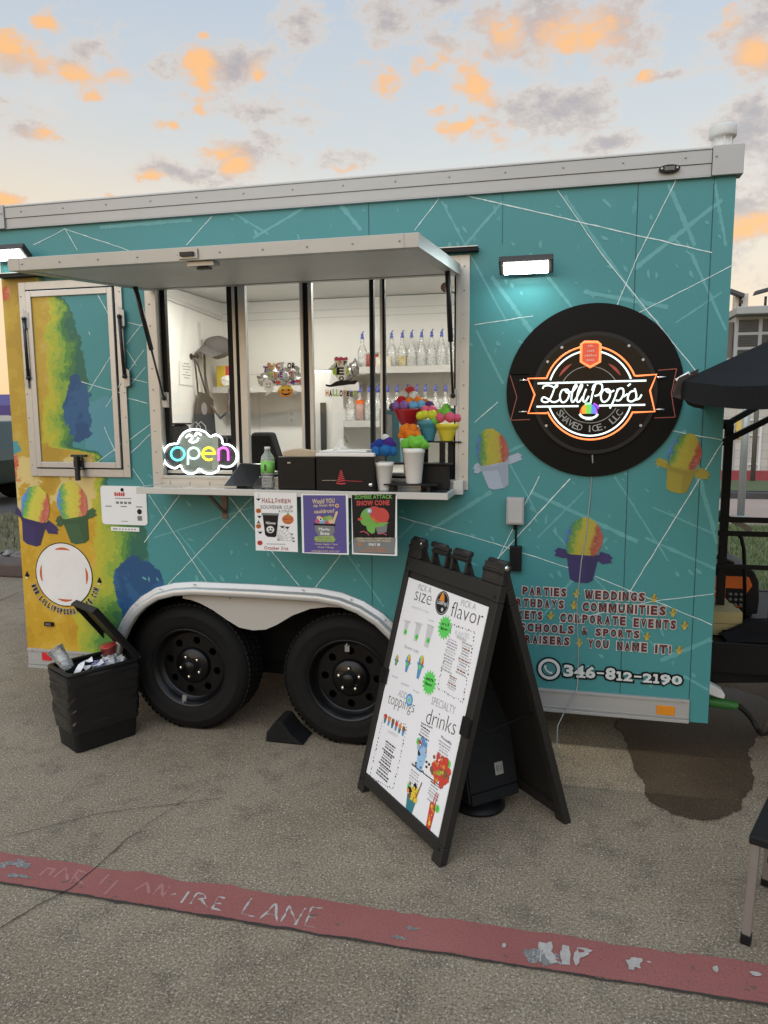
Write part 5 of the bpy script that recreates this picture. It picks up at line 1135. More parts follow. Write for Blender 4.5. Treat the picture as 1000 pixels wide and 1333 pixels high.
subsm('pumpkin_sticker', o, pump)
b = MB()
b.poly([sp(*q, .0006) for q in ((722,178),(828,170),(812,340),(748,345))], 6)
b.poly([sp(*q, .0010) for q in smoothpath([(650,375),(690,380),(740,352),(800,345),(850,350),(905,345),(892,374),(850,378),(800,385),(740,392),(690,398),(655,392),(650,375)], 3)[:-1]], 4)
b.poly([sp(*q, .0010) for q in ((722,160),(740,150),(760,162),(775,150),(795,162),(825,152),(832,180),(718,186))], 8)
b.poly([sp(775+70*math.cos(2*math.pi*i/16), 270+70*math.sin(2*math.pi*i/16)*(1 if i % 2 else .6), .0004) for i in range(16)], 2)
for ch, x, y, w_, h_, mi in (('A', 726, 250, 24, 48, 4), ('P', 756, 226, 24, 42, 0), ('P', 796, 222, 26, 36, 4), ('E', 738, 300, 62, 62, 4), ('O', 758, 350, 42, 40, 4)): let(b, ch, x, y, w_, h_, mi, 0, 6 if ch != 'E' else None)
for i, (ch, mi) in enumerate(zip('HALLOWEEN', (0, 4, 2, 2, 4, 0, 4, 4, 2))): let(b, ch, 650+i*28.5, 474+4*math.sin(i*2), 24, 54-(14 if i > 5 else 0), mi, 0, 6)
o = b.build('window_sticker', SM, None); tag(o, 'HAPPY HALLOWEEN lettering on a black witch hat stuck on the window pane', 'sticker')
# ================================================================== ON THE SERVING SHELF
SZT = SZ-.0015
FOAM = mat('white_foam', (.84, .835, .81), .75, 0, .03, 20, bump=.25, bscale=260)
def felt(n, c): return mat('pompom_'+n, c, .95, 0, .30, 60, bump=1., bscale=210, detail=6)
def pom(parent, c, r, m): b = MB(); b.ball(c, r, 0, .16, 3); return b.build('pom_pom', m, parent)
def cup_thing(label, px, pb, pt, wt, wb, y, balls, body='foam', mats_=None, zbase=None):
    a, d = W(px, pb, y), W(px, pt, y); rt = (W(px+wt/2, pt, y)-W(px-wt/2, pt, y)).length/2; rb = rt*wb/wt; z0 = a.z if zbase is None else zbase; h = d.z-a.z
    t = thing('ice_cone_model', label, 'display cup', (a.x, y, z0), group='shaved ice display cups'); b = MB()
    if body == 'foam':
        b.lathe([(rb*.93, 0), (rb, .003), (rt*.955, h*.86), (rt*1.0, h*.865), (rt*1.01, h*.99), (rt*.96, h), (rt*.9, h*.97), (rt*.88, h*.9), (0, h*.9)], (a.x, y, z0), n=32); b.build('foam_cup', FOAM, t)
    else:
        pr = [(rb*.9, 0), (rb, .003)]
        for k in range(6): f = k/6; r0 = rb+(rt*.78-rb)*f; pr += [(r0, h*.62*f+.004), (r0*1.05, h*.62*(f+.15)), (r0*1.05, h*.62*(f+.16))]
        pr += [(rt*.80, h*.66), (rt*.97, h*.80), (rt*1.0, h*.97), (rt*.9, h), (0, h*.97)]
        b.lathe(pr, (a.x, y, z0), n=32); b.build('cone_cup', mats_, t)
    for (bx, by, r, m, dy) in balls:
        q = W(bx, by, y+dy); rr = (W(bx+r, by, y)-W(bx, by, y)).length; pom(t, q, rr, m)
    return t
B_, B2_, PU, WHT, GRN_, ORA, PNK, YLW, LIL, SKY, REDP, TGR = [felt(n, c) for n, c in (('blue', (.012, .04, .28)), ('azure', (.012, .13, .38)), ('violet', (.06, .02, .22)), ('white', (.72, .72, .70)), ('green', (.16, .50, .05)), ('orange', (.75, .20, .01)), ('pink', (.62, .10, .17)), ('lemon', (.60, .62, .04)), ('lilac', (.26, .13, .42)), ('sky', (.14, .40, .66)), ('red', (.48, .01, .025)), ('teal', (.02, .15, .12)))]
# black tiered stand
ST_ = W(540, 633, -.12); t = thing('display_stand', 'black tiered stand holding the shaved ice display cups', 'stand', (ST_.x, -.10, SZT))
BP = mat('stand_black', (.016, .016, .017), .45, 0, .2, 12)
def tier(px0, px1, py, y0, y1, nm='tier'):
    a, d = W(px0, py, y0), W(px1, py, y0); b = MB(); b.box((a.x, y0, a.z-.006), (d.x, y1, a.z)); return b.build(nm, BP, t, bev=.002), a.z
_, zt1 = tier(499, 568, 630, -.205, -.10); 
x0, x1 = W(499, 630, -.2).x, W(568, 630, -.2).x
b = MB(); b.box((x0+.03, -.19, SZT), (x0+.045, -.11, zt1-.0065)); b.box((x1-.045, -.19, SZT), (x1-.03, -.11, zt1-.0065)); b.build('foot', BP, t)
_, zt2 = tier(510, 587, 603, -.105, -.02); _, zt3 = tier(548, 600, 574.5, -.03, .03)
b = MB(); a = W(548, 620, -.08); d = W(584, 605, -.08); b.box((a.x, -.085, SZT), (d.x, -.03, zt2-.007)); b.build('riser', BP, t, bev=.003)
b = MB(); 
for px, py, z0, y in ((586, 590, SZT, .0), (575, 590, zt2+.0005, -.03), (553, 590, zt2+.0005, -.025)):
    q = W(px, py, y); b.box((q.x-.010, y-.002, z0), (q.x+.016, y+.010, zt3-.0065))
b.build('post', BP, t)
cup_thing('tall white foam cup heaped with green pom poms on the front of the stand', 539, 631, 585, 28, 19.5, -.155, [(529,578,7.5,GRN_,-.01),(541,577,8.5,GRN_,-.025),(550,578,7,GRN_,-.01),(536,574,7,GRN_,.02),(546,573.5,7,GRN_,.02),(554,580,5,GRN_,.0)], zbase=zt1+.0005)
cup_thing('white foam cup heaped with blue pom poms and one white ball', 500, 628, 591, 25, 15.5, -.165, [(491,587,7,B2_,-.015),(502,586.5,7.5,B2_,-.025),(511,587,6.5,B2_,-.01),(494,578,7,B_,-.005),(506,577,8,PU,.0),(500,579,7,B_,.02),(488,581,5.5,B_,.01),(511,579,5,PU,.012),(502,569.5,4.6,WHT,.0)], zbase=SZT)
cup_thing('short white foam cup heaped with orange pom poms behind the green one', 534, 603, 571, 26, 18, -.06, [(527,560,7.5,ORA,-.01),(537,559,7,ORA,.01),(542,566,6,ORA,-.005),(534,566,7,ORA,-.02),(524,567,5.5,ORA,-.005),(530,557,6,ORA,.02),(540,561,6,ORA,.02)], zbase=zt2+.0005)
cup_thing('teal ribbed cone cup with yellow and pink pom poms', 558, 572, 545, 29, 15, -.0, [(547,541.5,5.5,YLW,-.02),(553,540,6,YLW,-.02),(563,540,6.5,YLW,-.02),(554,535,7,PNK,-.0),(562,535,7,PNK,.0),(566,536,5.5,PNK,.01),(565,548,5.5,GRN_,-.025)], 'cone', mat('cone_teal', (.045, .22, .29), .45, 0, .08, 20), zt3+.0005)
cup_thing('yellow ribbed cone cup with pink and green pom poms', 582, 572, 549, 32, 16, -.0, [(573,544,6.5,PNK,-.02),(586,543,7,PNK,-.02),(595,544,5.5,PNK,-.005),(581,537,6.5,GRN_,-.01),(581,531.5,6,GRN_,.005),(589,537,5.5,TGR,.01),(573,537,5,GRN_,.01)], 'cone', mat('cone_yellow', (.62, .52, .035), .45, 0, .08, 20), zt3+.0005)
# red pedestal bowl
y = .07; a, d = W(533, 575, y), W(533, 532, y); t = thing('ice_bowl_model', 'red pedestal bowl piled with pom poms in many colours', 'display bowl', (a.x, y, SZT), group='shaved ice display cups'); h0 = a.z-SZT; h = d.z-a.z
rb = (W(553, 532, y)-W(513, 532, y)).length/2
b = MB(); b.lathe([(.05, 0), (.05, .006), (.028, .012), (.028, h0), (.030, h0+h*.45), (.05, h0+h*.60), (rb, h0+h*.95), (rb*1.02, h0+h), (rb*.95, h0+h), (0, h0+h*.9)], (a.x, y, SZT), n=36); b.build('bowl', mat('bowl_red', (.33, .008, .015), .35, 0, .12, 12), t)
for (bx, by, r, m, dy) in [(512,530,5.5,PU,0),(517,529,6,LIL,-.03),(527,528,6.5,LIL,-.045),(538,528,6,SKY,-.05),(548,527,6,SKY,-.035),(559,528,6,PU,.01),(523,522,6.5,REDP,-.02),(533,523,5.5,ORA,-.035),(544,522,6,ORA,-.025),(527,515,6.5,WHT,.0),(539,516,7,WHT,-.01),(534,509.5,7,REDP,.01),(553,524,5,ORA,.02),(518,524,5,LIL,.02)]:
    q = W(bx, by, y+dy); pom(t, q, (W(bx+r, by, y)-W(bx, by, y)).length, m)
# black boxes
KP = mat('box_black', (.013, .013, .014), .4, 0, .2, 16, bump=.1, bscale=250)
def fbox(px0, px1, py0, py1, y0, y1, mb, inset=0.):
    a, d = W(px0, py1, y0), W(px1, py0, y0); mb.box((a.x, y0, SZT), (d.x, y1, d.z)); return a.x, d.x, d.z
b = MB(); x0, x1, z1 = fbox(362, 410, 595, 635, -.20, -.02, b); o = b.build('napkin_holder', KP, None, bev=.004); tag(o, 'small black napkin holder with cream napkins on the serving shelf', 'napkin holder')
b = MB(); b.box((x0+.05, -.2015, z1-.03), (x0+.065, -.2002, z1-.024)); b.build('badge', CHR, o)
b = MB()
for i in range(7):
    yy = -.16+i*.016; P = []
    for k in range(9): f = k/8; P.append((x0+.012+(x1-x0-.024)*f, yy-.01*math.sin(f*3.1)-.002*i, z1+.0005+.034*math.sin(.6+f*1.9)*(1-.05*i)))
    b.add(P+[(p[0], p[1]+.004, z1+.0003) for p in P], [(k, k+1, 10+k, 9+k) for k in range(8)])
    b.add([(p[0], p[1]+.012, p[2]+.002) for p in P]+P, [(k, k+1, 10+k, 9+k) for k in range(8)])
b.build('napkins', mat('napkin_cream', (.60, .50, .36), .9, 0, .08, 30, bump=.3), o)
b = MB(); x0, x1, z1 = fbox(412, 487, 595, 636, -.22, -.01, b); o = b.build('condiment_box', KP, None, bev=.004); tag(o, 'black condiment box with a white lid and a red ice cone printed on it', 'box')
b = MB(); b.box((x0-.002, -.222, z1+.001), (x1+.002, -.008, z1+.018)); b.box((x0+.01, -.20, z1+.0185), (x1-.04, -.03, z1+.026)); b.build('lid', WHITE, o, bev=.005)
b = MB(); q = W(444, 628, -.2215)
for k in range(6):
    w_ = .019*(1-k/6.6); z = q.z+.004+k*.0088; b.strip([(q.x-w_, -.2209, z), (q.x, -.2209, z+.003), (q.x+w_, -.2209, z+.006)], .005, (0, -1, 0))
b.strip([(q.x-.022, -.2209, q.z-.004), (q.x, -.2209, q.z-.006), (q.x+.022, -.2209, q.z-.004)], .006, (0, -1, 0)); b.strip([(q.x+.02, -.2209, q.z+.008), (q.x+.10, -.2209, q.z+.006)], .0022, (0, -1, 0))
b.strip([(q.x-.09, -.2209, q.z+.008), (q.x-.02, -.2209, q.z+.009)], .0022, (0, -1, 0), 1); b.build('cone_logo', [mat('logo_red', (.52, .035, .05), .5), CHR], o)
b = MB(); b.lathe([(.010, 0), (.010, .012), (.006, .016)], (x1-.015, -.2205, SZT+.03), (0, -1, 0), 12); b.build('knob', CHR, o)
b = MB(); q = W(443, 579, -.09); b.lathe([(.03, 0), (.03, .012), (.012, .018), (.010, .028), (.005, .045), (0, .047)], (q.x, -.09, z1+.0265), n=20); o = b.build('sauce_cap', WHITE, None); tag(o, 'white nozzle lid lying on the condiment box', 'lid'); MB().lathe([(.033, 0), (.033, .004)], (q.x, -.09, z1+.0262), n=20).build('lid_rim', WHITE, o)
# tablet till
b = MB(); P = [W(*p, -.15) for p in ((291, 633), (329, 633), (340, 606), (304, 605))]; back = Vector((0, .07, 0))
b.prism([P[0], P[1], P[2]+back, P[3]+back], (0, .012, .004)); o = b.build('tablet', mat('tablet_black', (.008, .008, .009), .3, 0, .1, coat=.2), None, bev=.003); tag(o, 'black tablet leaning on its stand beside the open sign', 'tablet')
b = MB(); q = (P[0]+P[1])/2; b.prism([(q.x-.02, -.03, SZT), (q.x-.02, -.125, SZT), (q.x-.02, -.075, SZT+.085)], (.05, 0, 0)); b.build('stand', BLK, o)
# water bottle
q = W(349.5, 637, -.17); t_ = W(349.5, 583, -.17); h = t_.z-q.z
b = MB(); pr = [(.020, 0), (.031, .004)]
for k in range(8): z = .012+k*h*.075; pr += [(.032, z), (.0295, z+h*.03), (.032, z+h*.06)]
pr += [(.032, h*.66), (.029, h*.76), (.014, h*.88), (.013, h*.94)]
b.lathe(pr, (q.x, -.17, SZT), n=22); o = b.build('water_bottle', glass('pet_bottle', (.90, .94, .94), 2.2, .06, .22), None); tag(o, 'clear plastic water bottle with a green label on the shelf', 'bottle')
MB().lathe([(.0135, h*.94), (.0135, h*1.0), (0, h*1.002)], (q.x, -.17, SZT), n=16).build('cap', WHITE, o)
b = MB(); b.lathe([(.0328, h*.38), (.0330, h*.66)], (q.x, -.17, SZT), n=22); b.build('bottle_label', mat('label_green', (.22, .62, .12), .5, 0, .12, 30), o)
b = MB(); q2 = q+Vector((-.005, -.0345, h*.46)); b.text('1', q2, (.012, 0, 0), (0, 0, .03), .02); b.build('lettering', mat('label_ink', (.03, .12, .03), .5), o)
# ================================================================== POSTERS AND CARDS
PAPER = mat('poster_paper', (.74, .74, .74), .35, 0, .03, 5)
def sheet(name, label, cat, px, y, mats, back=PAPER):
    tl, tr, br, bl = [W(*p, y) for p in px]
    w_ = ((tr.x-tl.x)+(br.x-bl.x))/2; h_ = ((tl.z-bl.z)+(tr.z-br.z))/2; o = Vector(((tl.x+bl.x)/2, y, (bl.z+br.z)/2))
    Q = Quad(px, o, (w_, 0, 0), (0, 0, h_)); b = MB(); n = 8
    vs = [tuple(o+Vector((w_*i/n, .003*math.sin(math.pi*i/n)*(1 if j < n else .3), h_*j/n))) for j in range(n+1) for i in range(n+1)]
    b.box((o.x, y, o.z), (o.x+w_, y+.0012, o.z+h_)); ob = b.build(name, back, None); tag(ob, label, cat, 'sheets hung below the serving shelf'); return ob, Q
def mapq(Q, zx, zy, ox, oy, lift=.0006): return lambda x, y, l=0.: Q(ox+x/zx, oy+y/zy, lift+l)
def tx(b, f, s, x, y, w_, h_, bold=.02, mi=0, slope=0., l=0.):      # text box in zoomed picture coordinates: lower left corner x, y
    o = f(x, y, l); b.text(s, o, f(x+w_, y+slope, l)-o, f(x, y-h_, l)-o, bold, mi)
def ov(b, f, cx, cy, rx, ry, mi, l=0., n=20): b.poly([f(cx+rx*math.cos(2*math.pi*i/n), cy+ry*math.sin(2*math.pi*i/n), l) for i in range(n)], mi)
def pg(b, f, pts, mi, l=0.): b.poly([f(*p, l) for p in pts], mi)
def ln(b, f, pts, wd, mi, l=0.):
    P = [f(*p, l) for p in pts]; nn = (f(1, 0)-f(0, 0)).cross(f(0, -1)-f(0, 0)).normalized(); b.strip(P, wd, nn, mi)
Z = 1000/210
INK, DRED, DOR, WHT_, GRY_, LPUR, LIME_, PRED, PTEAL = [mat('ink_'+n, c, .5, 0, .08, 30) for n, c in (('black', (.016, .015, .016)), ('dark_red', (.30, .045, .05)), ('pumpkin', (.50, .14, .02)), ('white', (.66, .66, .64)), ('grey', (.16, .17, .17)), ('violet', (.075, .06, .24)), ('lime', (.26, .36, .09)), ('red', (.48, .05, .04)), ('teal', (.08, .26, .32)))]
SOFTY = mat('ink_cream', (.58, .46, .26), .5); GREENI = mat('ink_green', (.14, .36, .06), .5); PINKI = mat('ink_pink', (.5, .08, .14), .5); SKYI = mat('ink_sky', (.18, .38, .55), .5)
PM = [INK, DRED, DOR, WHT_, GRY_, LPUR, LIME_, PRED, PTEAL, SOFTY, GREENI, PINKI, SKYI]
YP = -.2545
o, Q = sheet('poster', 'white Halloween souvenir cup poster below the serving shelf', 'poster', [(331, 641), (387, 641.5), (387, 718), (333, 717)], YP, PM)
f = mapq(Q, Z, Z, 320, 630); b = MB()
for i, ch in enumerate('HALLOWEEN'): tx(b, f, ch, 103+i*20.2, 118+(3 if i % 2 else 0), 16, 30-(4 if i > 4 else 0), .03, 1)
tx(b, f, 'SOUVENIR CUP', 92, 158, 202, 24, .015, 4); tx(b, f, '& STRAW', 205, 178, 90, 16, .01, 4); tx(b, f, 'October 31st', 114, 408, 148, 22, .015, 1, 2)
for i in range(9): pg(b, f, [(130+i*13, 376), (139+i*13, 376), (139+i*13, 371), (130+i*13, 371)], 4)
pg(b, f, [(104,184),(205,186),(190,325),(180,332),(135,330),(120,318)], 0); pg(b, f, [(98,182),(208,184),(206,198),(101,196)], 4, .0002)
tx(b, f, 'Halloween', 126, 252, 60, 18, .02, 3, 2, .0004); ov(b, f, 153, 285, 24, 22, 3, .0004); ov(b, f, 145, 280, 5, 6, 0, .0006); ov(b, f, 163, 280, 5, 6, 0, .0006); pg(b, f, [(138, 291), (170, 291), (160, 301), (148, 301)], 0, .0006)
ov(b, f, 262, 221, 36, 30, 2); pg(b, f, [(255, 192), (262, 178), (270, 180), (270, 194)], 10, .0002); tx(b, f, '$8.50', 234, 226, 56, 16, .02, 1, 1, .0003); tx(b, f, 'with straw', 240, 244, 44, 8, .01, 1, 1, .0003)
for k, (cx, cy) in enumerate(((80,170),(80,266),(88,368))): ov(b, f, cx, cy, 17, 15, 2 if k < 2 else 7); ov(b, f, cx-6, cy-3, 3, 4, 0, .0003); ov(b, f, cx+6, cy-3, 3, 4, 0, .0003); pg(b, f, [(cx-9, cy+4), (cx+9, cy+4), (cx, cy+9)], 0, .0003)
for cx, cy in ((80,98),(86,207),(90,305),(228,268),(258,272)): pg(b, f, [(cx-16,cy-8),(cx-4,cy-4),(cx,cy-9),(cx+4,cy-4),(cx+16,cy-10),(cx+6,cy+5),(cx,cy+9),(cx-6,cy+5)], 0)
pg(b, f, [(66, 246), (96, 250), (84, 240), (82, 222), (76, 240)], 0); ln(b, f, [(84, 62), (80, 85)], .0015, 0)
for k in range(7): a = R(-88+14.5*k); ln(b, f, [(196, 352), (196+100*math.cos(a)*.95, 352+100*math.sin(a))], .0011, 4, .0001)
for rr in (35, 62, 88): ln(b, f, [(196+rr*math.cos(R(d)), 352+rr*math.sin(R(d))) for d in range(-88, 2, 11)], .0009, 4, .0001)
for cx, cy in ((285, 312), (292, 336), (295, 355)): ov(b, f, cx, cy, 8, 6, 4, .0002, 8)
b.build('poster_print', PM, o)
o, Q = sheet('poster', 'violet snow cone poster asking to sip from the cauldron below the serving shelf', 'poster', [(394, 643), (454, 644), (453.5, 722), (391.5, 720)], YP, PM)
f = mapq(Q, Z, Z, 320, 630); b = MB()
pg(b, f, [(364, 70), (624, 70), (624, 428), (354, 424)], 5)
tx(b, f, 'Would YOU', 420, 122, 136, 30, .03, 9, -6, .0003); tx(b, f, 'sip from the', 425, 146, 128, 22, .02, 9, -6, .0003); tx(b, f, 'cauldron?', 428, 180, 124, 24, .03, 9, -6, .0003); ov(b, f, 569, 132, 12, 12, 9, .0003); ov(b, f, 569, 132, 7, 7, 7, .0004)
for i, (cx, cy, r, mi) in enumerate(((450,228,20,11),(470,212,22,7),(500,215,24,10),(522,208,20,6),(480,238,24,12),(510,240,22,11),(530,228,16,9),(455,205,14,9))): ov(b, f, cx, cy, r, r*.8, mi, .0003+i*.00005)
ov(b, f, 467, 215, 12, 11, 3, .001); ov(b, f, 467, 215, 6, 6, 0, .0011); pg(b, f, [(535, 235), (562, 165), (576, 168), (548, 245)], 9, .0010)
pg(b, f, [(428,245),(548,250),(552,290),(530,322),(450,320),(430,285)], 4, .0010); pg(b, f, [(422,240),(556,244),(556,256),(422,252)], 0, .0011); tx(b, f, 'Magic', 452, 290, 70, 24, .03, 3, 2, .0013); tx(b, f, 'Brew', 462, 312, 58, 22, .03, 3, 2, .0013)
pg(b, f, [(428,322),(542,316),(556,345),(540,358),(436,356),(420,340)], 6, .0014); tx(b, f, 'ONLY $10', 445, 340, 78, 14, .02, 4, 0, .0016); tx(b, f, 'FRESH SNOW CONE', 442, 352, 90, 7, .02, 4, 0, .0016)
tx(b, f, 'Green Apple + Sour', 424, 378, 146, 15, .01, 9, 2, .0003); tx(b, f, 'Grape + Mango', 440, 398, 104, 15, .01, 9, 2, .0003); tx(b, f, 'AVAILABLE UNTIL SOLD OUT', 400, 420, 178, 11, .01, 9, 2, .0003)
for k in range(6): ln(b, f, [(372+k*42, 330+k % 2*22), (384+k*42, 342+k % 2*22)], .0012, 4, .0002)
b.build('poster_print', PM, o)
o, Q = sheet('poster', 'dark poster with a green and red monster snow cone below the serving shelf', 'poster', [(459, 643), (518, 646), (516, 724), (457, 721)], YP, PM)
f = mapq(Q, Z, Z, 320, 630); b = MB()
pg(b, f, [(664, 64), (936, 66), (918, 438), (662, 424)], 0); pg(b, f, [(668, 330), (928, 334), (917, 434), (664, 422)], 4, .0001)
tx(b, f, 'ZOMBIE ATTACK', 680, 90, 235, 24, .03, 10, 4, .0003); tx(b, f, 'SNOW CONE', 692, 132, 205, 32, .04, 7, 2, .0003)
ov(b, f, 770, 205, 56, 58, 10, .0003, 26); ov(b, f, 840, 200, 52, 52, 7, .0004, 26); ov(b, f, 800, 178, 46, 40, 7, .0005, 22); ov(b, f, 745, 215, 34, 42, 10, .0006)
ov(b, f, 770, 165, 17, 16, 12, .0008); ov(b, f, 770, 165, 9, 9, 3, .0009); pg(b, f, [(778, 205), (790, 200), (826, 236), (814, 244)], 2, .0009)
pg(b, f, [(715,236),(892,240),(850,262),(800,268),(752,262)], 10, .0009); pg(b, f, [(748,262),(806,266),(800,300),(782,308),(756,290)], 10, .0010); pg(b, f, [(806,262),(880,252),(872,300),(815,306)], 4, .0008)
for cx, cy in ((720,210),(880,215),(705,216)): ov(b, f, cx, cy, 9, 9, 7, .0009, 9)
ln(b, f, [(708,296),(730,290),(752,302),(764,316)], .004, 11, .001); ln(b, f, [(818,310),(850,305),(872,316)], .004, 11, .001)
tx(b, f, 'GREEN APPLE + CHERRY BLAST', 684, 340, 220, 11, .01, 9, 4, .0003); tx(b, f, 'TOPPED WITH GUMMY WORMS', 690, 356, 206, 11, .01, 9, 4, .0003); tx(b, f, 'ONLY $8', 758, 384, 72, 19, .03, 3, 2, .0003); tx(b, f, 'SPOOKY SEASON', 738, 402, 118, 11, .01, 2, 2, .0003); tx(b, f, 'THROUGH OCTOBER 31', 704, 420, 166, 12, .01, 2, 2, .0003)
ov(b, f, 704, 372, 11, 10, 2, .0003); ov(b, f, 884, 378, 11, 10, 4, .0003)
b.build('poster_print', PM, o)
# payment card beside the shelf: square codes left out
tl, br = W(131, 632), W(193, 684); x0, x1, z0, z1 = tl.x, br.x, br.z, tl.z
b = MB(); r_ = .018; P = []
for cx, cz, a0 in ((x1-r_, z1-r_, 0), (x0+r_, z1-r_, 90), (x0+r_, z0+r_, 180), (x1-r_, z0+r_, 270)): P += [(cx+r_*math.cos(R(a0+d)), -.0015, cz+r_*math.sin(R(a0+d))) for d in (0, 30, 60, 90)]
b.prism(P, (0, -.0025, 0)); o = b.build('payment_card', PAPER, None); tag(o, 'white rounded card on the rainbow paint left of the serving shelf', 'card')
b = MB(); cx = (x0+x1)/2
def cz(f): return z0+(z1-z0)*f
b.disc((cx-.005, -.0042, cz(.90)), (0, -1, 0), .010, 0, 16, .0004); [b.box((cx-.052+k*.0125, -.0047, cz(.74)), (cx-.042+k*.0125, -.0042, cz(.74)+.020-.003*(k % 2)), 1) for k in range(5)]
[b.box((cx-.05+k*.011, -.0047, cz(.67)), (cx-.042+k*.011, -.0042, cz(.67)+.005), 2) for k in range(9)]
for k in range(4): b.box((cx-.045+k*.024, -.0047, cz(.54)), (cx-.028+k*.024, -.0042, cz(.60)), 2)
for dx in (-.09, .0, .09): b.box((cx+dx-.018, -.0047, cz(.46)), (cx+dx+.018, -.0042, cz(.485)), 2)
b.disc((cx+.09, -.0042, cz(.35)), (0, -1, 0), .014, 0, 18, .0004); b.box((cx+.077, -.0047, cz(.12)), (cx+.103, -.0042, cz(.24)), 2); b.box((cx-.02, -.0047, cz(.085)), (cx+.02, -.0042, cz(.10)), 2)
b.build('card_print', [INK, PRED, GRY_], o)
tl, br = W(145, 685.5), W(182, 692); b = MB(); b.box((tl.x, -.0035, br.z), (br.x, -.0014, tl.z)); o = b.build('sticker_strip', PAPER, None); tag(o, 'narrow white sticker with a row of tiny icons below the payment card', 'sticker')
b = MB()
for k in range(8): x = tl.x+.012+k*(br.x-tl.x-.024)/8; b.box((x, -.0040, br.z+.008), (x+.009 if k else x+.02, -.0036, tl.z-.008))
b.build('sticker_print', GRY_, o)
# ================================================================== ON THE GROUND
# ---------------- folding A-frame menu board
AO = Vector((2.00531, -.36390, 0)); TH_ = -.8356; LEAN = .2520; PW = .6989
AUX = Vector((math.cos(TH_), math.sin(TH_), 0)); ANB = Vector((-math.sin(TH_), math.cos(TH_), 0))     # along the bottom, and backwards
AVV = Vector((0, 0, math.cos(LEAN)))+ANB*math.sin(LEAN); AFN = AUX.cross(AVV).normalized()            # up the panel, out of its front
if AFN.dot(Vector(CAM)-AO) < 0: AFN = -AFN
HLEN = 1.165
AF = thing('menu_board', 'black folding A-frame board with a white shaved ice menu standing in front of the trailer', 'menu board', AO+AUX*PW/2+ANB*.3)
SB = mat('board_plastic', (.0135, .0122, .011), .55, 0, .2, 14, bump=.15, bscale=240, spec=.4)
def panel(name, org, up, out, width):
    """one moulded leaf: rails, feet, top lugs; up = along the leaf, out = away from the inside"""
    b = MB(); U_ = AUX; th = .034
    def bx(u0, v0, u1, v1, t0=0., t1=th): b.obox(org+U_*u0+up*v0-out*t1, U_*(u1-u0), up*(v1-v0), out*(t1-t0))
    bx(0, .075, .0355, 1.02); bx(width-.044, .075, width, 1.02); bx(.036, .04, width-.044, .090); bx(.036, 1.024, width-.044, 1.085)
    bx(0, 0, .055, .0745); bx(width-.06, 0, width, .0745); bx(0, 1.0205, .0355, 1.085); bx(width-.0435, 1.0205, width, 1.085)
    bx(.0, 1.0855, .105, HLEN); bx(width-.13, 1.0855, width, HLEN)
    for u0 in (.245, .395):      # two carrying grips
        bx(u0-.058, 1.0855, u0-.046, HLEN-.012, .004, .026); bx(u0+.046, 1.0855, u0+.058, HLEN-.012, .004, .026); bx(u0-.058, HLEN-.0115, u0+.058, HLEN+.006, .004, .026)
    return b.build(name, SB, AF, bev=.0035)
fp = panel('front_leaf', AO, AVV, AFN, PW)
top = AO+AVV*HLEN; RUN2 = .362; b2o = AO+ANB*(math.sin(LEAN)*HLEN+RUN2); LEAN2 = math.atan2(RUN2-.012, math.cos(LEAN)*HLEN); AVB = Vector((0, 0, math.cos(LEAN2)))-ANB*math.sin(LEAN2); AFB = AUX.cross(AVB).normalized()
if AFB.dot(ANB) < 0: AFB = -AFB
bp_ = panel('rear_leaf', b2o, AVB, AFB, PW)
b = MB(); b.obox(AO+AUX*.0365+AVV*.0905-AFN*.022, AUX*(PW-.081), AVV*.933, AFN*.008); b.build('front_backing', SB, fp)
b = MB(); b.obox(b2o+AUX*.0365+AVB*.0905-AFB*.022, AUX*(PW-.081), AVB*.933, AFB*.008); b.build('rear_backing', SB, bp_)
b = MB()
for u0, u1 in ((.008, .098), (.165, .27), (.345, .45), (PW-.12, PW-.01)):
    c_ = top+AVV*.0-AFN*.006+AUX*0; b.tube([c_+AUX*u0+ANB*.012, c_+AUX*u1+ANB*.012], .0135, 10)
b.build('hinge_pin', SB, AF)
b = MB()
for u in (.09, PW+.001): 
    p = top+AUX*u+ANB*.006-Vector((0, 0, .012)); b.lathe([(.011, 0), (.011, .004)], p, AUX, 12)
b.build('hinge_cap', CHR, AF)
b = MB(); 
for v in (.55, ): b.tube([AO+AUX*(PW-.02)+AVV*v-AFN*.03, AO+AUX*(PW-.05)+AVV*(v-.07)+ANB*.14, b2o+AUX*(PW-.02)+AVB*v-AFB*.03], .0025, 6)
b.box((0, 0, 0), (0, 0, 0)) if False else None
b.build('stay_cord', BLK, AF)
b = MB()
for u, v in ((.018, 1.05), (PW-.022, 1.04), (PW-.025, .06), (.02, .055)): b.disc(AO+AUX*u+AVV*v+AFN*.0005, AFN, .008, 0, 12, .001)
for u, v in ((-.004, .50), (PW-.05, .50)): b.obox(AO+AUX*u+AVV*v-AFN*.01, AUX*.05, AVV*.07, AFN*.016)
b.build('clip', BLK, fp, bev=.002)
o_ = AO+AUX*(PW-.11)+AVV*1.105+AFN*.0006; b = MB()
for k in range(6): b.obox(o_+AVV*(k*.008)+AUX*(.005 if k % 2 else 0), AUX*(.075 if k % 2 else .085), AVV*.003, AFN*.0006)
b.build('moulded_text', mat('board_emboss', (.03, .028, .026), .5), fp)
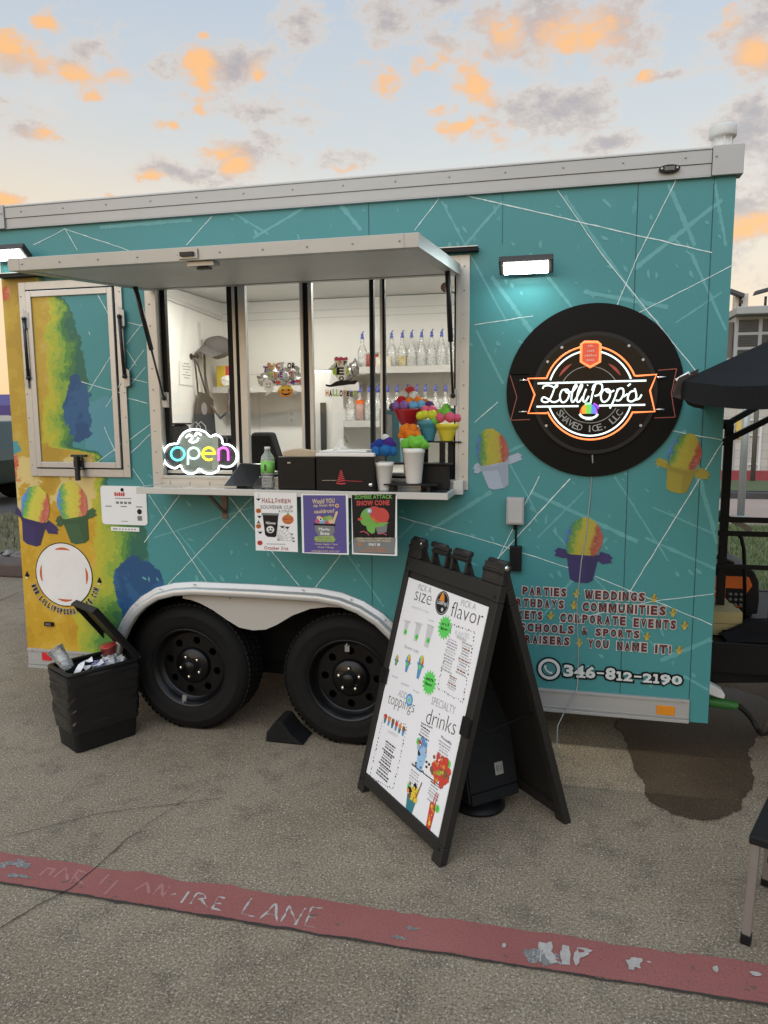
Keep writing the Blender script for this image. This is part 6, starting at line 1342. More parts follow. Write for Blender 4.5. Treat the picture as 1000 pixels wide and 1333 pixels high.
# menu sheet
U0, V0, SW, SH_ = .0379, .0876, .61*.9913, .914*.9913
MO = AO+AUX*U0+AVV*V0-AFN*.0095
b = MB(); b.obox(MO-AFN*.003, AUX*SW, AVV*SH_, AFN*.003); SHT = b.build('menu_sheet', mat('menu_white', (.80, .80, .82), .35, 0, .02, 5), AF)
MQ = Quad([(530, 753), (634, 788), (567, 1091.5), (475.4, 1006)], MO, AUX*SW, AVV*SH_)
if MQ.ux.cross(MQ.uy).dot(AFN) < 0: raise RuntimeError('menu normal')
def zm(ox, oy, s): return lambda x, y, l=0.: MQ(ox+x/s, oy+y/s, .0006+l)
def mt(b, f, s, p, q, h, bold=0., mi=0, l=0.):      # baseline p -> q in picture coordinates, cap height h upward
    o = f(*p, l); ux = f(*q, l)-o; n = AVV*1; up = n*((f(p[0], p[1]-h, l)-o).dot(n)); b.text(s, o, ux, up, bold, mi)
MM = [mat('menu_black', (.02, .02, .022), .5), mat('menu_grey', (.34, .34, .35), .5), mat('menu_pale', (.52, .52, .54), .5), mat('menu_green', (.10, .60, .10), .5), mat('menu_cup', (.56, .57, .58), .5), mat('menu_blue', (.09, .27, .52), .5), mat('menu_red', (.55, .05, .035), .5), mat('menu_orange', (.68, .24, .03), .5), mat('menu_yellow', (.68, .52, .04), .5), mat('menu_brown', (.22, .09, .04), .5), mat('menu_lilac', (.42, .36, .50), .5), mat('menu_sky', (.30, .50, .72), .5), mat('menu_teal', (.03, .18, .22), .5)]
f = zm(440, 690, 948/320); b = MB()
mt(b, f, 'PICK A', (300, 232), (350, 246), 24, -.005, 1); mt(b, f, 'size', (286, 272), (348, 292), 52, -.016, 0); mt(b, f, 'PICK A', (465, 288), (522, 304), 26, -.005, 1); mt(b, f, 'flavor', (424, 330), (546, 366), 62, -.016, 0)
mt(b, f, 'standard cups', (276, 305), (342, 326), 14, 0, 2); mt(b, f, 'flower cups', (248, 462), (302, 482), 20, 0, 1)
mt(b, f, 'small', (248, 356), (272, 362), 9, 0, 1); mt(b, f, 'medium', (288, 362), (318, 370), 9, 0, 1); mt(b, f, 'large', (340, 352), (362, 358), 9, 0, 1)
mt(b, f, 'small', (202, 568), (222, 578), 10, 0, 1); mt(b, f, 'medium', (236, 596), (266, 608), 10, 0, 1); mt(b, f, 'large', (282, 624), (304, 634), 10, 0, 1)
mt(b, f, 'ADD', (224, 642), (256, 656), 28, -.005, 1); mt(b, f, 'toppings', (182, 684), (280, 722), 62, -.016, 0); mt(b, f, 'SPECIALTY', (350, 672), (440, 712), 34, -.005, 1); mt(b, f, 'drinks', (328, 744), (440, 792), 66, -.016, 0)
mt(b, f, 'FLAVORS', (442, 402), (496, 416), 20, 0, 2)
b.build('lettering', MM, SHT)
b = MB()
# logo roundel
c_ = f(394, 281, .0002)
def rnd(b, f, cx, cy, r, mi, l=0., n=24, sq=1.): 
    c0 = f(cx, cy, l); b.poly([c0+AUX*(r*math.cos(2*math.pi*i/n))+AVV*(r*sq*math.sin(2*math.pi*i/n)) for i in range(n)], mi)
rnd(b, f, 394, 281, .050, 0); rnd(b, f, 394, 281, .045, 2, .0002); rnd(b, f, 394, 281, .043, 0, .0004); 
mt(b, f, 'LolliPop\'s', (374, 288), (416, 300), 24, .03, 4, .0007); c0 = f(395, 262, .0007); b.poly([c0+AUX*a_+AVV*d_ for a_, d_ in ((-.02, -.012), (.02, -.012), (.012, .012), (0, .026), (-.012, .012))], 7); rnd(b, f, 394, 306, .008, 4, .0007)
# cups
for (x, y, w_, h_) in ((256, 378, 24, 64), (298, 395, 30, 76), (342, 405, 36, 98)):
    c0 = f(x, y, .0002); hw = .0011*w_*.62; hh = h_*.00058; b.poly([c0+AUX*(-hw*.65)-AVV*hh*.95, c0+AUX*(hw*.65)-AVV*hh*.95, c0+AUX*hw+AVV*hh*.7, c0-AUX*hw+AVV*hh*.7], 4)
    b.poly([c0+AUX*(-hw*1.05)+AVV*hh*.66, c0+AUX*hw*1.05+AVV*hh*.66, c0+AUX*hw*1.05+AVV*hh*.74, c0-AUX*hw*1.05+AVV*hh*.74], 2); rnd(b, f, x-2, y+12+h_*.1, .0125, 3, .0005)
    c1 = f(x-2, y+12+h_*.1, .0007); b.strip([c1+AUX*-.005, c1-AVV*.004, c1+AUX*.006+AVV*.005], .0025, AFN, 0)
for (x, y, s_) in ((221, 512, .7), (264, 520, .95), (312, 530, 1.1)):
    c0 = f(x, y-14*s_, .0003); r = .0175*s_
    for k, (mi, a0, a1) in enumerate(((5, 180, 130), (3, 130, 108), (8, 108, 60), (7, 60, 30), (6, 30, 0))):
        b.poly([c0-AVV*r*.9]+[c0+AUX*(r*math.cos(R(a0+(a1-a0)*j/5)))+AVV*(r*1.75*math.sin(R(a0+(a1-a0)*j/5))) for j in range(6)]+[c0-AVV*r*.9], mi)
    b.poly([c0+AUX*-r*1.5+AVV*-.2*r, c0+AUX*-r*.9-AVV*.1*r, c0+AUX*r*.9-AVV*.1*r, c0+AUX*r*1.5-AVV*.3*r, c0+AUX*r*.85-AVV*1.0*r, c0+AUX*r*.45-AVV*3.2*r*s_, c0-AUX*r*.45-AVV*3.2*r*s_, c0-AUX*r*.85-AVV*1.0*r], 5 if s_ > .7 else 12)
    c0 = c0+AFN*.0005; b.poly([c0-AVV*.9*r+AUX*(r*.55*math.cos(2*math.pi*i/14))+AVV*(r*.6*math.sin(2*math.pi*i/14)) for i in range(14)], 3)
# green bursts
for (x, y, r, txt) in ((404, 375, .052, ('or a 3', 'flavor')), (344, 590, .054, ('extra', 'flavor'))):
    c0 = f(x, y, .0006); n = 32; b.poly([c0+AUX*((r if i % 2 else r*.72)*math.cos(2*math.pi*i/n))+AVV*((r if i % 2 else r*.72)*math.sin(2*math.pi*i/n)) for i in range(n)], 3)
    for k, s_ in enumerate(txt):
        o_ = c0+AFN*.0003-AUX*r*.52+AVV*(r*.10-k*r*.38); b.text(s_, o_, AUX*r*1.0+AVV*r*.10, AVV*r*.24, .03, 0)
c0 = f(268, 657, .0004); b.poly([c0+AUX*.026*math.cos(2*math.pi*i/20)+AVV*.026*math.sin(2*math.pi*i/20) for i in range(20)], 5); b.poly([c0+AFN*.0002+AUX*.018*math.cos(2*math.pi*i/20)+AVV*.018*math.sin(2*math.pi*i/20) for i in range(20)], 11); b.poly([c0+AFN*.0004+AUX*a_+AVV*d_ for a_, d_ in ((-.010, -.010), (.010, -.004), (.004, .010), (-.006, .006))], 3)
# dotted frames round the two lists
def dotted(p0, p1, p2, p3):
    pts = [f(*p, .0003) for p in (p0, p1, p2, p3)]; rg = random.Random(int(p0[0]))
    for a, d in zip(pts, pts[1:]+pts[:1]):
        n = int((d-a).length/.014)
        for i in range(n):
            q = a.lerp(d, (i+.3)/n)+AVV*rg.uniform(-.003, .003)+AUX*rg.uniform(-.003, .003); r = rg.uniform(.0016, .0042); b.poly([q+AUX*r*math.cos(t_)+AVV*r*1.2*math.sin(t_) for t_ in (0, 1.2, 2.5, 3.8, 5)], 0)
dotted((432, 362), (520, 392), (474, 662), (374, 612)); dotted((172, 716), (258, 756), (206, 1000), (118, 950))
b.build('menu_pictures', MM, SHT)
# lists of short unreadable lines as the photograph shows them
b = MB(); rg = random.Random(3)
def lines(x, y, n, dx, dy, wmax, thick, mi, sl=.40):
    for k in range(n):
        w_ = wmax*rg.uniform(.62, 1.0); xc, yc = x+dx*k, y+dy*k; p0 = f(xc-w_/2, yc-w_*sl/2, .0004); p1 = f(xc+w_/2, yc+w_*sl/2, .0004); d = (p1-p0); d = AUX*d.dot(AUX); u0 = 0.
        L__ = d.length; dd = d.normalized()
        while u0 < L__-.004:
            s_ = min(rg.uniform(.008, .022), L__-u0); b.obox(p0+dd*u0-AVV*thick/2, dd*s_, AVV*thick, AFN*.0002, mi if not isinstance(mi, tuple) else mi[k % len(mi)]); u0 += s_+.004
lines(436, 424, 12, -2.4, 10.5, 44, .0055, (2, 1, 10, 1, 2)); lines(490, 436, 12, -2.2, 10.5, 40, .0055, (1, 2, 9, 1)); lines(436, 565, 6, -1.5, 9, 38, .005, (9, 1, 2)); lines(468, 415, 1, 0, 0, 46, .012, 2)
lines(198, 822, 13, -2.6, 10.2, 50, .0062, (0, 1, 0, 0), .42)
lines(330, 762, 4, -2, 11, 44, .005, (0, 1, 1)); lines(404, 820, 5, -1.5, 11.5, 54, .005, (1, 1, 2)); lines(292, 930, 6, -2, 11, 42, .005, (1, 2)); lines(365, 988, 6, -2, 11, 44, .005, (1, 2, 1))
b.build('printed_lines', MM, SHT)
b = MB()
mt(b, f, 'Shark Attack', (312, 748), (356, 768), 9, .02, 0); mt(b, f, 'Piccadilly', (388, 804), (428, 834), 14, .02, 0); mt(b, f, 'The Hurricane', (276, 905), (322, 936), 9, .02, 0); mt(b, f, 'Mangonada', (348, 974), (388, 1004), 10, .02, 0)
p0, p1 = f(276, 905, .0003), f(396, 998, .0003); dd = AUX*((p1-p0).dot(AUX)); b.obox(f(276, 905, .0003), p1-p0, AVV*.004, AFN*.0003, 0)
def burst(x, y, r): c0 = f(x, y, .0005); b.poly([c0+AUX*(r*math.cos(2*math.pi*i/14))+AVV*(r*1.1*math.sin(2*math.pi*i/14)) for i in range(14)], 3); b.obox(c0-AUX*.002-AVV*r*.5+AFN*.0001, AUX*.003, AVV*r, AFN*.0002, 0)
def cupdrink(x, y, r, cols, cup, seed):
    c0 = f(x, y, .0003); rg = random.Random(seed)
    b.poly([c0-AUX*r+AVV*.1*r, c0-AUX*r*.55-AVV*2.3*r, c0+AUX*r*.55-AVV*2.3*r, c0+AUX*r+AVV*.1*r], cup)
    for k in range(26):
        q = c0+AUX*rg.uniform(-1, 1)*r*1.0+AVV*rg.uniform(-.2, 1.5)*r+AFN*(.0002+.00003*k); s_ = r*rg.uniform(.18, .45); b.poly([q+AUX*s_*math.cos(t_)*rg.uniform(.7, 1.2)+AVV*s_*math.sin(t_)*rg.uniform(.7, 1.2) for t_ in (0, .9, 1.8, 2.7, 3.6, 4.5, 5.4)], rg.choice(cols))
cupdrink(317, 858, .034, (5, 11, 11, 5, 0, 6), 11, 4); 
for k in range(7): 
    a = 2*math.pi*k/7; c0 = f(316+26*math.cos(a), 905+12*math.sin(a), .0003); b.poly([c0+AUX*a_+AVV*d_ for a_, d_ in ((-.008, .003), (.006, .007), (.009, .0), (-.004, -.006))], 0)
c0 = f(384, 922, .0003); rg = random.Random(9)
for k in range(60):
    a, rr = rg.uniform(0, 6.28), .058*math.sqrt(rg.random()); q = c0+AUX*rr*math.cos(a)+AVV*rr*1.05*math.sin(a)+AFN*.00002*k; s_ = rg.uniform(.008, .02); b.poly([q+AUX*s_*math.cos(t_)+AVV*s_*math.sin(t_)*rg.uniform(.7, 1.2) for t_ in (0, 1, 2, 3, 4, 5)], rg.choice((6, 6, 6, 7, 6, 9) if rr > .0 else (6,)))
rg = random.Random(12)
for k in range(16): q = f(384+rg.uniform(-14, 14), 936+rg.uniform(-14, 8), .0018); s_ = .006; b.poly([q+AUX*s_*math.cos(t_)+AVV*s_*math.sin(t_) for t_ in (0, 1.5, 3, 4.5)], rg.choice((3, 9, 8)))
cupdrink(276, 1032, .036, (7, 8, 9, 0, 8, 7), 12, 7); p0 = f(292, 1030, .0018); b.obox(p0, AUX*.005, AVV*.07+AUX*.018, AFN*.0005, 9)
c0 = f(349, 1100, .0003); b.poly([c0-AUX*.022+AVV*.05, c0-AUX*.014-AVV*.085, c0+AUX*.014-AVV*.085, c0+AUX*.022+AVV*.05], 6)
rg = random.Random(15)
for k in range(26): q = c0+AUX*rg.uniform(-.016, .016)+AVV*rg.uniform(-.07, .05)+AFN*(.0002+.00003*k); s_ = rg.uniform(.004, .010); b.poly([q+AUX*s_*math.cos(t_)+AVV*s_*math.sin(t_) for t_ in (0, 1.2, 2.4, 3.6, 4.8)], rg.choice((7, 9, 6, 8)))
for dx in (-.006, .008): b.obox(c0+AUX*dx+AVV*.04+AFN*.0012, AUX*.004, AVV*.055+AUX*.01, AFN*.0004, 6)
for x, y in ((302, 816), (418, 903), (266, 988), (374, 1076)): burst(x, y, .014)
for k in range(6):
    x, y = 178+k*13.5, 726+k*9.5; c0 = f(x, y, .0004); b.poly([c0+AUX*a_+AVV*d_ for a_, d_ in ((-.011, 0), (-.006, -.024), (.006, -.024), (.011, 0))], (12, 5)[k % 2]); b.poly([c0+AUX*.012*math.cos(2*math.pi*i/10)+AVV*(.006+.012*math.sin(2*math.pi*i/10))+AFN*.0001 for i in range(10)], (6, 7, 9)[k % 3])
mt(b, f, 'TOPPINGS', (184, 784), (222, 802), 14, 0, 2)
b.build('menu_pictures', MM, SHT)

# ---------------- loudspeaker leaning inside the board
a, d = G(611, 1073), G(676, 1052); u = (d-a); u.z = 0; wd = u.length; u.normalize(); n_ = Vector((u.y, -u.x, 0))     # n_ faces the camera side
SPB = mat('speaker_black', (.010, .0105, .012), .5, 0, .2, 20, bump=.2, bscale=300)
sp_ = thing('loudspeaker', 'black loudspeaker leaning back on the ground inside the folding menu board', 'loudspeaker', (a+d)/2-n_*.15)
tl_ = R(14); up = Vector((0, 0, math.cos(tl_)))-n_*math.sin(tl_); bk_ = -n_*math.cos(tl_)-Vector((0, 0, math.sin(tl_)))
o0 = a+Vector((0, 0, .078)); H_ = .58
b = MB(); pl = [o0, o0+u*wd, o0+u*wd*.80+bk_*.24, o0+u*wd*.20+bk_*.24]
b.prism(pl, up*H_); sc_ = b.build('cabinet', SPB, sp_, bev=.008)
b = MB(); b.obox(o0-Vector((0, 0, .001))+u*.01-up*.0, u*(wd-.02), up*.045, n_*.012); b.obox(o0+u*.008+up*.047, u*(wd-.016), up*(H_-.06), n_*.010)
b.build('grille', mat('speaker_grille', (.017, .018, .020), .55, .2, .3, 200, bump=1.0, bscale=190), sp_, bev=.006)
q = o0+u*wd*.54+up*.10+n_*.0125; b = MB(); b.obox(q, u*.042, up*.052, n_*.003); bd_ = b.build('badge', mat('badge_silver', (.38, .38, .36), .35, .5), sp_, bev=.001)
b = MB(); e = q+n_*.0034
for k in range(3): b.obox(e+u*.007+up*(.016+k*.010), u*.012, up*.0035, n_*.0006)
b.obox(e+u*.007+up*.016, u*.0035, up*.0235, n_*.0006); b.bar(e+u*.022+up*.039, e+u*.028+up*.016, .0005, .0032, n_); b.bar(e+u*.028+up*.016, e+u*.035+up*.039, .0005, .0032, n_); b.build('lettering', mat('badge_ink', (.10, .10, .10), .4), bd_)
b = MB(); b.box((0, 0, 0), (.001, .001, .001)) if False else None
base = a+u*wd*.5+bk_*.12; b.lathe([(.115, 0), (.115, .012), (.09, .03), (.05, .045), (.05, .062)], (base.x-.02*0, base.y, 0), n=28); b.build('base', SPB, sp_)

# ---------------- bin with lid up
p0, p1, p2 = G(101, 982), G(179, 956), G(84, 964)
u = (p1-p0); u.z = 0; bl_ = u.length; u.normalize(); v = Vector((-u.y, u.x, 0)); bw_ = .215
BIN = mat('bin_plastic', (.016, .0155, .015), .45, 0, .2, 12, bump=.15, bscale=220); BAG = mat('bin_liner', (.007, .007, .008), .20, 0, .3, 18, spec=.55)
bt = thing('trash_can', 'slim black trash can with its lid up and rubbish showing beside the front wheel', 'trash can', (p0+p1)/2+v*bw_/2)
def rr_(s_u, s_v, z, rad=.025, k=3):
    c_ = (p0+p1)/2+v*bw_/2; hu, hv = bl_/2*s_u, bw_/2*s_v; out = []
    for su, sv, a0 in ((1, 1, 0), (-1, 1, 90), (-1, -1, 180), (1, -1, 270)):
        for i in range(k+1):
            a_ = R(a0+90*i/k); out.append(c_+u*(su*(hu-rad)+rad*math.cos(a_))+v*(sv*(hv-rad)+rad*math.sin(a_))+Vector((0, 0, z)))
    return out
def loft(b, rings, mi=0, cap=True):
    n = len(rings[0]); vs = [p for r_ in rings for p in r_]; fs = [(i*n+j, i*n+(j+1) % n, (i+1)*n+(j+1) % n, (i+1)*n+j) for i in range(len(rings)-1) for j in range(n)]
    if cap: fs.append(tuple(range(n))[::-1])
    b.add(vs, fs, mi, True)
BH = .405
b = MB(); loft(b, [rr_(1, 1, .002), rr_(1.0, 1.0, .006), rr_(1.05, 1.05, .10), rr_(1.16, 1.16, BH-.03), rr_(1.17, 1.17, BH-.002), rr_(1.10, 1.08, BH-.002), rr_(1.08, 1.06, BH-.10), rr_(1.02, 1.0, .08)]); body_ = b.build('bin_body', BIN, bt)
b = MB(); rings = []      # creased liner folded over the rim
NU = 120
def rim_at(t, z, s_):
    r_ = rr_(s_, s_, z, .03, 6); n = len(r_); f_ = t*n; i = int(f_) % n; return r_[i].lerp(r_[(i+1) % n], f_-int(f_))
for j in range(44):
    z = .105+(BH-.105+.002)*j/43; row = []
    for i in range(NU):
        s_ = 1.058+.115*(z-.1)/(BH-.1); p = rim_at(i/NU, z, s_); c_ = (p0+p1)/2+v*bw_/2; dr = (p-c_); dr.z = 0; dr.normalize()
        wx = noise.noise(Vector((p.x*5, p.y*5, z*9)))*.7; ca_ = math.atan2((p-c_).y, (p-c_).x)
        q1 = noise.noise(Vector((math.cos(ca_)*2.2+wx, math.sin(ca_)*2.2, z*26+wx*3+math.sin(ca_*2)*1.5))); q2 = noise.noise(Vector((math.cos(ca_)*5+wx*2, math.sin(ca_)*5, z*48-ca_*2.2)))
        w1 = .0060*(1-abs(q1)*2.2)**3*(1 if abs(q1) < .45 else 0)+.0028*(1-abs(q2)*2.2)**3*(1 if abs(q2) < .45 else 0)+.003*noise.noise(Vector((p.x*11, p.y*11, z*14))); fall = min(1, (BH-z)/.03+.3)*min(1, (z-.09)/.06+.25)
        row.append(p+dr*(.006+w1*fall)+Vector((0, 0, (.012*noise.noise(Vector((p.x*14, p.y*14, 5.)))) if j == 0 else 0)))
    rings.append(row)
loft(b, rings, 0, False); loft(b, [rings[-1], [p.lerp((p0+p1)/2+v*bw_/2+Vector((0, 0, BH)), .10)-Vector((0, 0, -.002)) for p in rings[-1]], [p.lerp((p0+p1)/2+v*bw_/2+Vector((0, 0, BH)), .14)-Vector((0, 0, .09)) for p in rings[-1]]], 0, False)
b.build('bin_liner', BAG, body_)
b = MB(); loft(b, [rr_(1.20, 1.22, BH+.004, .03), rr_(1.22, 1.25, BH+.010, .03), rr_(1.20, 1.22, BH+.018, .03), rr_(1.08, 1.04, BH+.018, .03), rr_(1.08, 1.04, BH+.004, .03), rr_(1.20, 1.22, BH+.004, .03)], 0, False); b.build('bin_rim', BIN, bt)
ctr = (p0+p1)/2+v*bw_/2; hg = ctr+u*(bl_/2*1.16)+Vector((0, 0, BH+.02))     # hinge at the short end by the wheel
la = R(54); lu = -u*math.cos(la)+Vector((0, 0, math.sin(la))); ln_ = u*math.sin(la)+Vector((0, 0, math.cos(la)))
LL = bl_*1.15; LWd = bw_*1.16
b = MB(); b.obox(hg-v*LWd/2, lu*LL, v*LWd, ln_*.012)
for s_ in (-1, 1): b.obox(hg+v*(s_*LWd/2-(.010 if s_ > 0 else 0)), lu*LL, v*.010, -ln_*.022)
b.obox(hg-v*LWd/2+lu*(LL-.01), lu*.012, v*LWd, -ln_*.026); b.obox(hg-v*LWd/2*.5+lu*.06-ln_*.001, lu*LL*.7, v*LWd*.5, -ln_*.006); b.build('lid', BIN, bt, bev=.004)
b = MB()
for s_ in (-1, 1): b.lathe([(.012, 0), (.012, .03)], hg+v*(s_*LWd/2*.8)-v*.015, v, 10)
b.build('hinge', ALU, bt)
# what lies in it: separate pieces of rubbish
RZ = BH-.03
CP = glass('clear_cup', (.90, .92, .92), 2.0, .08, .22)
def rub(name, label, mb, ms): o = mb.build(name, ms, None); tag(o, label, 'rubbish', 'rubbish in the trash can'); return o
c1 = ctr-u*.09+v*.03+Vector((0, 0, RZ+.03)); b = MB(); b.lathe([(.030, 0), (.034, .03), (.032, .035), (.037, .07), (.036, .075), (.042, .115), (.044, .12)], c1-u*.03, (-u*.3+v*.5+Vector((0, 0, .75))), 20); o = rub('plastic_cup', 'crushed clear ribbed cup at the left end of the trash can', b, CP)
b = MB(); b.lathe([(.0445, .1205), (.0455, .1245), (.0435, .1265)], c1-u*.03, (-u*.3+v*.5+Vector((0, 0, .75))), 20); b.build('cup_rim', CP, o)
b = MB()
for k in range(3): 
    q = ctr-u*(.12-.05*k)-v*(.03-.01*k)+Vector((0, 0, RZ+.01)); pts = [q+u*(.014*j)-v*.02*math.sin(j*.9+k)+Vector((0, 0, .024*math.sin(j*.7+k)+.012*j*(1-k*.4))) for j in range(8)]; b.strip(pts, [.02+.012*math.sin(j) for j in range(8)], Vector((.2, -.8, .5)).normalized())
rub('bag_scrap', 'white torn plastic strips hanging over the edge of the trash can', b, mat('white_film', (.70, .70, .72), .35, 0, .1, 20))
b = MB(); rg = random.Random(6)
for k in range(3): b.ball(ctr+u*(.03+.03*k)+v*rg.uniform(-.04, .02)+Vector((0, 0, RZ+.015)), .034, 0, .8, 3, (1, 1, .7))
rub('crumpled_wrapper', 'crumpled violet and white wrapper in the middle of the trash can', b, mat('violet_wrap', (.20, .19, .36), .5, 0, .7, 40, bump=.8, bscale=60))
b = MB()
for k in range(4): b.ball(ctr+u*(.085+.025*(k % 3))-v*(.02-.03*(k % 2))+Vector((0, 0, RZ+.02+.01*(k % 2))), .035, 0, .9, 3, (1, 1, .8))
rub('plastic_bag', 'crumpled clear plastic bag below the red cup', b, mat('grey_film', (.42, .42, .40), .3, 0, .5, 30, bump=.9, bscale=70))
c2 = ctr+u*.105+v*.03+Vector((0, 0, RZ+.035)); b = MB(); b.lathe([(.032, 0), (.040, .06), (.043, .066), (.041, .066), (.036, .04)], c2, (-.1, -.15, 1), 22); o = rub('snack_bowl', 'small red rimmed clear bowl on top of the rubbish', b, mat('red_bowl', (.22, .035, .03), .3, 0, .5, 50))
b = MB(); b.lathe([(.0435, .0665), (.0445, .070), (.042, .072)], c2, (-.1, -.15, 1), 22); b.build('bowl_rim', mat('bowl_rim', (.42, .05, .04), .3), o)

# ---------------- rubber wheel chock
q = G(372, 960); b = MB()
P = [(1.41, .0), (1.62, .0), (1.56, .045), (1.505, .115), (1.465, .115), (1.415, .05)]
b.prism([(x, -.005, z+.001) for x, z in P], (0, .16, 0)); o = b.build('wheel_chock', mat('chock_rubber', (.014, .014, .014), .8, 0, .3, 20, bump=.5), None, bev=.008); tag(o, 'black rubber wedge chocking the wheel behind the menu board', 'wheel chock')
b = MB()
for k in range(4): z = .03+k*.022; b.box((1.425+.012*k, -.0085, z), (1.53-.004*k, -.0055, z+.008))
b.build('ribs', MATS['chock_rubber'], o)

# ---------------- folding step stool cut by the right edge of the frame
STL = mat('stool_leg', (.27, .245, .225), .45, .35, .1, 30); STK = mat('stool_black', (.015, .015, .016), .6, 0, .2, 30, bump=.5, bscale=300)
f0 = G(971, 1229); tz = .405
t = thing('step_stool', 'folding step stool with black top and pale metal legs at the right edge', 'stool', (f0.x+.2, f0.y+.12, 0))
tl0 = G(975, 1087, tz); ay_ = G(1003, 1028, tz)-G(975, 1087, tz); ay_.z = 0; ay_.normalize(); ax_ = Vector((ay_.y, -ay_.x, 0))
b = MB(); b.obox(tl0-Vector((0, 0, .03))-ay_*.0, ax_*.40, ay_*.30, Vector((0, 0, .03))); tp = b.build('top', STK, t, bev=.006)
b = MB()
for i in range(7):
    for j in range(5): p = tl0+ax_*(.05+i*.048)+ay_*(.06+j*.045)+Vector((0, 0, .0005)); b.obox(p, ax_*.030, ay_*.008, Vector((0, 0, .002)))
b.build('grip_ridges', STK, tp)
for k, (au, av, bu, bv) in enumerate(((.018, .02, -.010, -.012), (.37, .02, .40, -.012), (.018, .27, -.006, .42), (.37, .27, .40, .42))):
    ft = Vector((f0.x, f0.y, .0)) if k == 0 else tl0+ax_*bu+ay_*bv; ft.z = .035; hd = tl0+ax_*au+ay_*av-Vector((0, 0, .03)); b = MB(); b.bar(hd, ft, .026, .020, ay_); lg = b.build('leg', STL, t, bev=.003)
    b = MB(); dn = (ft-hd).normalized(); b.bar(ft-dn*.004, ft+dn*.034, .031, .026, ay_); b.build('foot', STK, lg, bev=.003)
b = MB(); s0 = tl0+ax_*.0+ay_*.34-Vector((0, 0, .19)); b.obox(s0+ax_*.025, ax_*.34, -ay_*.14, Vector((0, 0, .025))); b.build('step', STK, t, bev=.005)
# ================================================================== HITCH END: rack, generator, lumber, cloth, cable
RK = mat('rack_black', (.013, .013, .014), .5, .1, .25, 20)
DY0 = .45; dz = W(960, 841, DY0).z; dz0 = W(960, 877, DY0).z
b = MB(); b.box((L_+.002, DY0, dz0), (5.2, DY0+.05, dz)); b.box((L_+.002, 1.72, dz0), (5.0, 1.77, dz)); b.box((L_+.002, DY0+.052, dz-.03), (4.98, 1.718, dz-.004)); b.box((L_+.003, DY0-.004, dz+.0005), (5.2, DY0+.02, dz+.012)); 
b.bar((L_+.05, .5, dz0-.03), (5.9, 1.06, dz0-.03), .06, .08); b.bar((L_+.05, 1.7, dz0-.03), (5.9, 1.08, dz0-.03), .06, .08)
b.build('tongue_deck', RK, TR, bev=.003)
PY = .78
pt = W(947, 553, PY); pb = W(940, 780, PY); pxm = (pt.x+pb.x)/2
b = MB(); b.box((pxm-.020, PY-.018, dz-.003), (pxm+.020, PY+.018, pt.z)); b.box((L_+.002, PY-.018, pt.z+.0005), (pxm+.020, PY+.018, pt.z+.028)); b.build('rack_post', RK, TR, bev=.002)
b = MB()
for py, y, h_ in ((676, PY-.001, .030), (694, PY-.002, .028), (737, PY-.003, .026)):
    z = W(965, py, y).z; b.box((L_+.002, y-.024, z-h_/2), (5.1, y-.0185, z+h_/2))
z = W(965, 737, PY).z; b.box((W(999, 780, PY).x, PY-.03, dz), (W(999, 780, PY).x+.03, PY-.0245, z)); b.build('rack_rail', RK, TR, bev=.002)
b = MB(); 
for a, d, y in (((932, 580), (1010, 541), PY-.04), ((932, 560), (985, 530), PY+.03)):
    p, q = W(*a, y), W(*d, y); q = p+(q-p)*1.6; b.bar(p, q, .03, .034, (0, 1, 0))
b.build('rack_brace', RK, TR, bev=.002)
b = MB(); p, q = W(928, 664, PY+.12), W(978, 690, PY+.12); b.bar(p, q, .03, .024, (0, 1, 0)); b.build('rack_strut', mat('strut_grey', (.30, .29, .28), .4, .4), TR)
# generator
gy = 1.02; GOR = mat('generator_orange', (.82, .17, .02), .4, 0, .08, 8, coat=.2); GBK = mat('generator_black', (.022, .024, .028), .5, 0, .2, 14)
gx0 = L_+.03; gx1 = W(987, 790, gy).x; gz1 = W(960, 738, gy).z; gt = thing('generator', 'orange and black portable generator on the trailer tongue', 'generator', ((gx0+gx1)/2, gy+.2, dz))
b = MB(); sec = [(gx0, dz+.02), (gx1, dz+.02), (gx1+.005, dz+.10), (gx1-.002, gz1-.08), (gx1-.03, gz1-.02), (gx1-.08, gz1), (gx0, gz1)]
b.prism([(x, gy, z) for x, z in sec], (0, .42, 0)); b.box((gx0+.03, gy+.02, dz), (gx0+.07, gy+.4, dz+.0195)); b.box((gx1-.06, gy+.02, dz), (gx1-.02, gy+.4, dz+.0195)); b.build('shell', GBK, gt, bev=.01)
b = MB(); oz1 = W(960, 750, gy).z; ox1 = W(979, 760, gy).x; b.prism([(gx0+.005, gy-.002, dz+.06), (ox1-.045, gy-.002, dz+.06), (ox1-.03, gy-.002, oz1-.10), (ox1, gy-.002, oz1-.05), (ox1-.02, gy-.002, oz1), (gx0+.005, gy-.002, oz1)], (0, -.012, 0)); sh_ = b.build('orange_panel', GOR, gt, bev=.004)
b = MB(); b.box((W(944, 770, gy).x, gy-.018, dz+.07), (W(968, 770, gy).x, gy-.0142, W(955, 765, gy).z)); b.build('control_panel', GBK, sh_, bev=.002)
b = MB(); b.text('AN', (gx0+.005, gy-.0146, W(935, 772, gy).z), (W(936, 770, gy).x-gx0, 0, 0), (0, 0, .035), .03); b.build('lettering', WHITE, sh_)
b = MB(); cz_ = W(955, 768, gy).z
for i in range(3):
    for j in range(3): b.lathe([(.009, 0), (.009, .006)], (W(950, 770, gy).x+i*.028, gy-.0182, cz_-.02-j*.03), (0, -1, 0), 10)
b.build('socket', mat('gen_socket', (.2, .2, .2), .4), sh_)
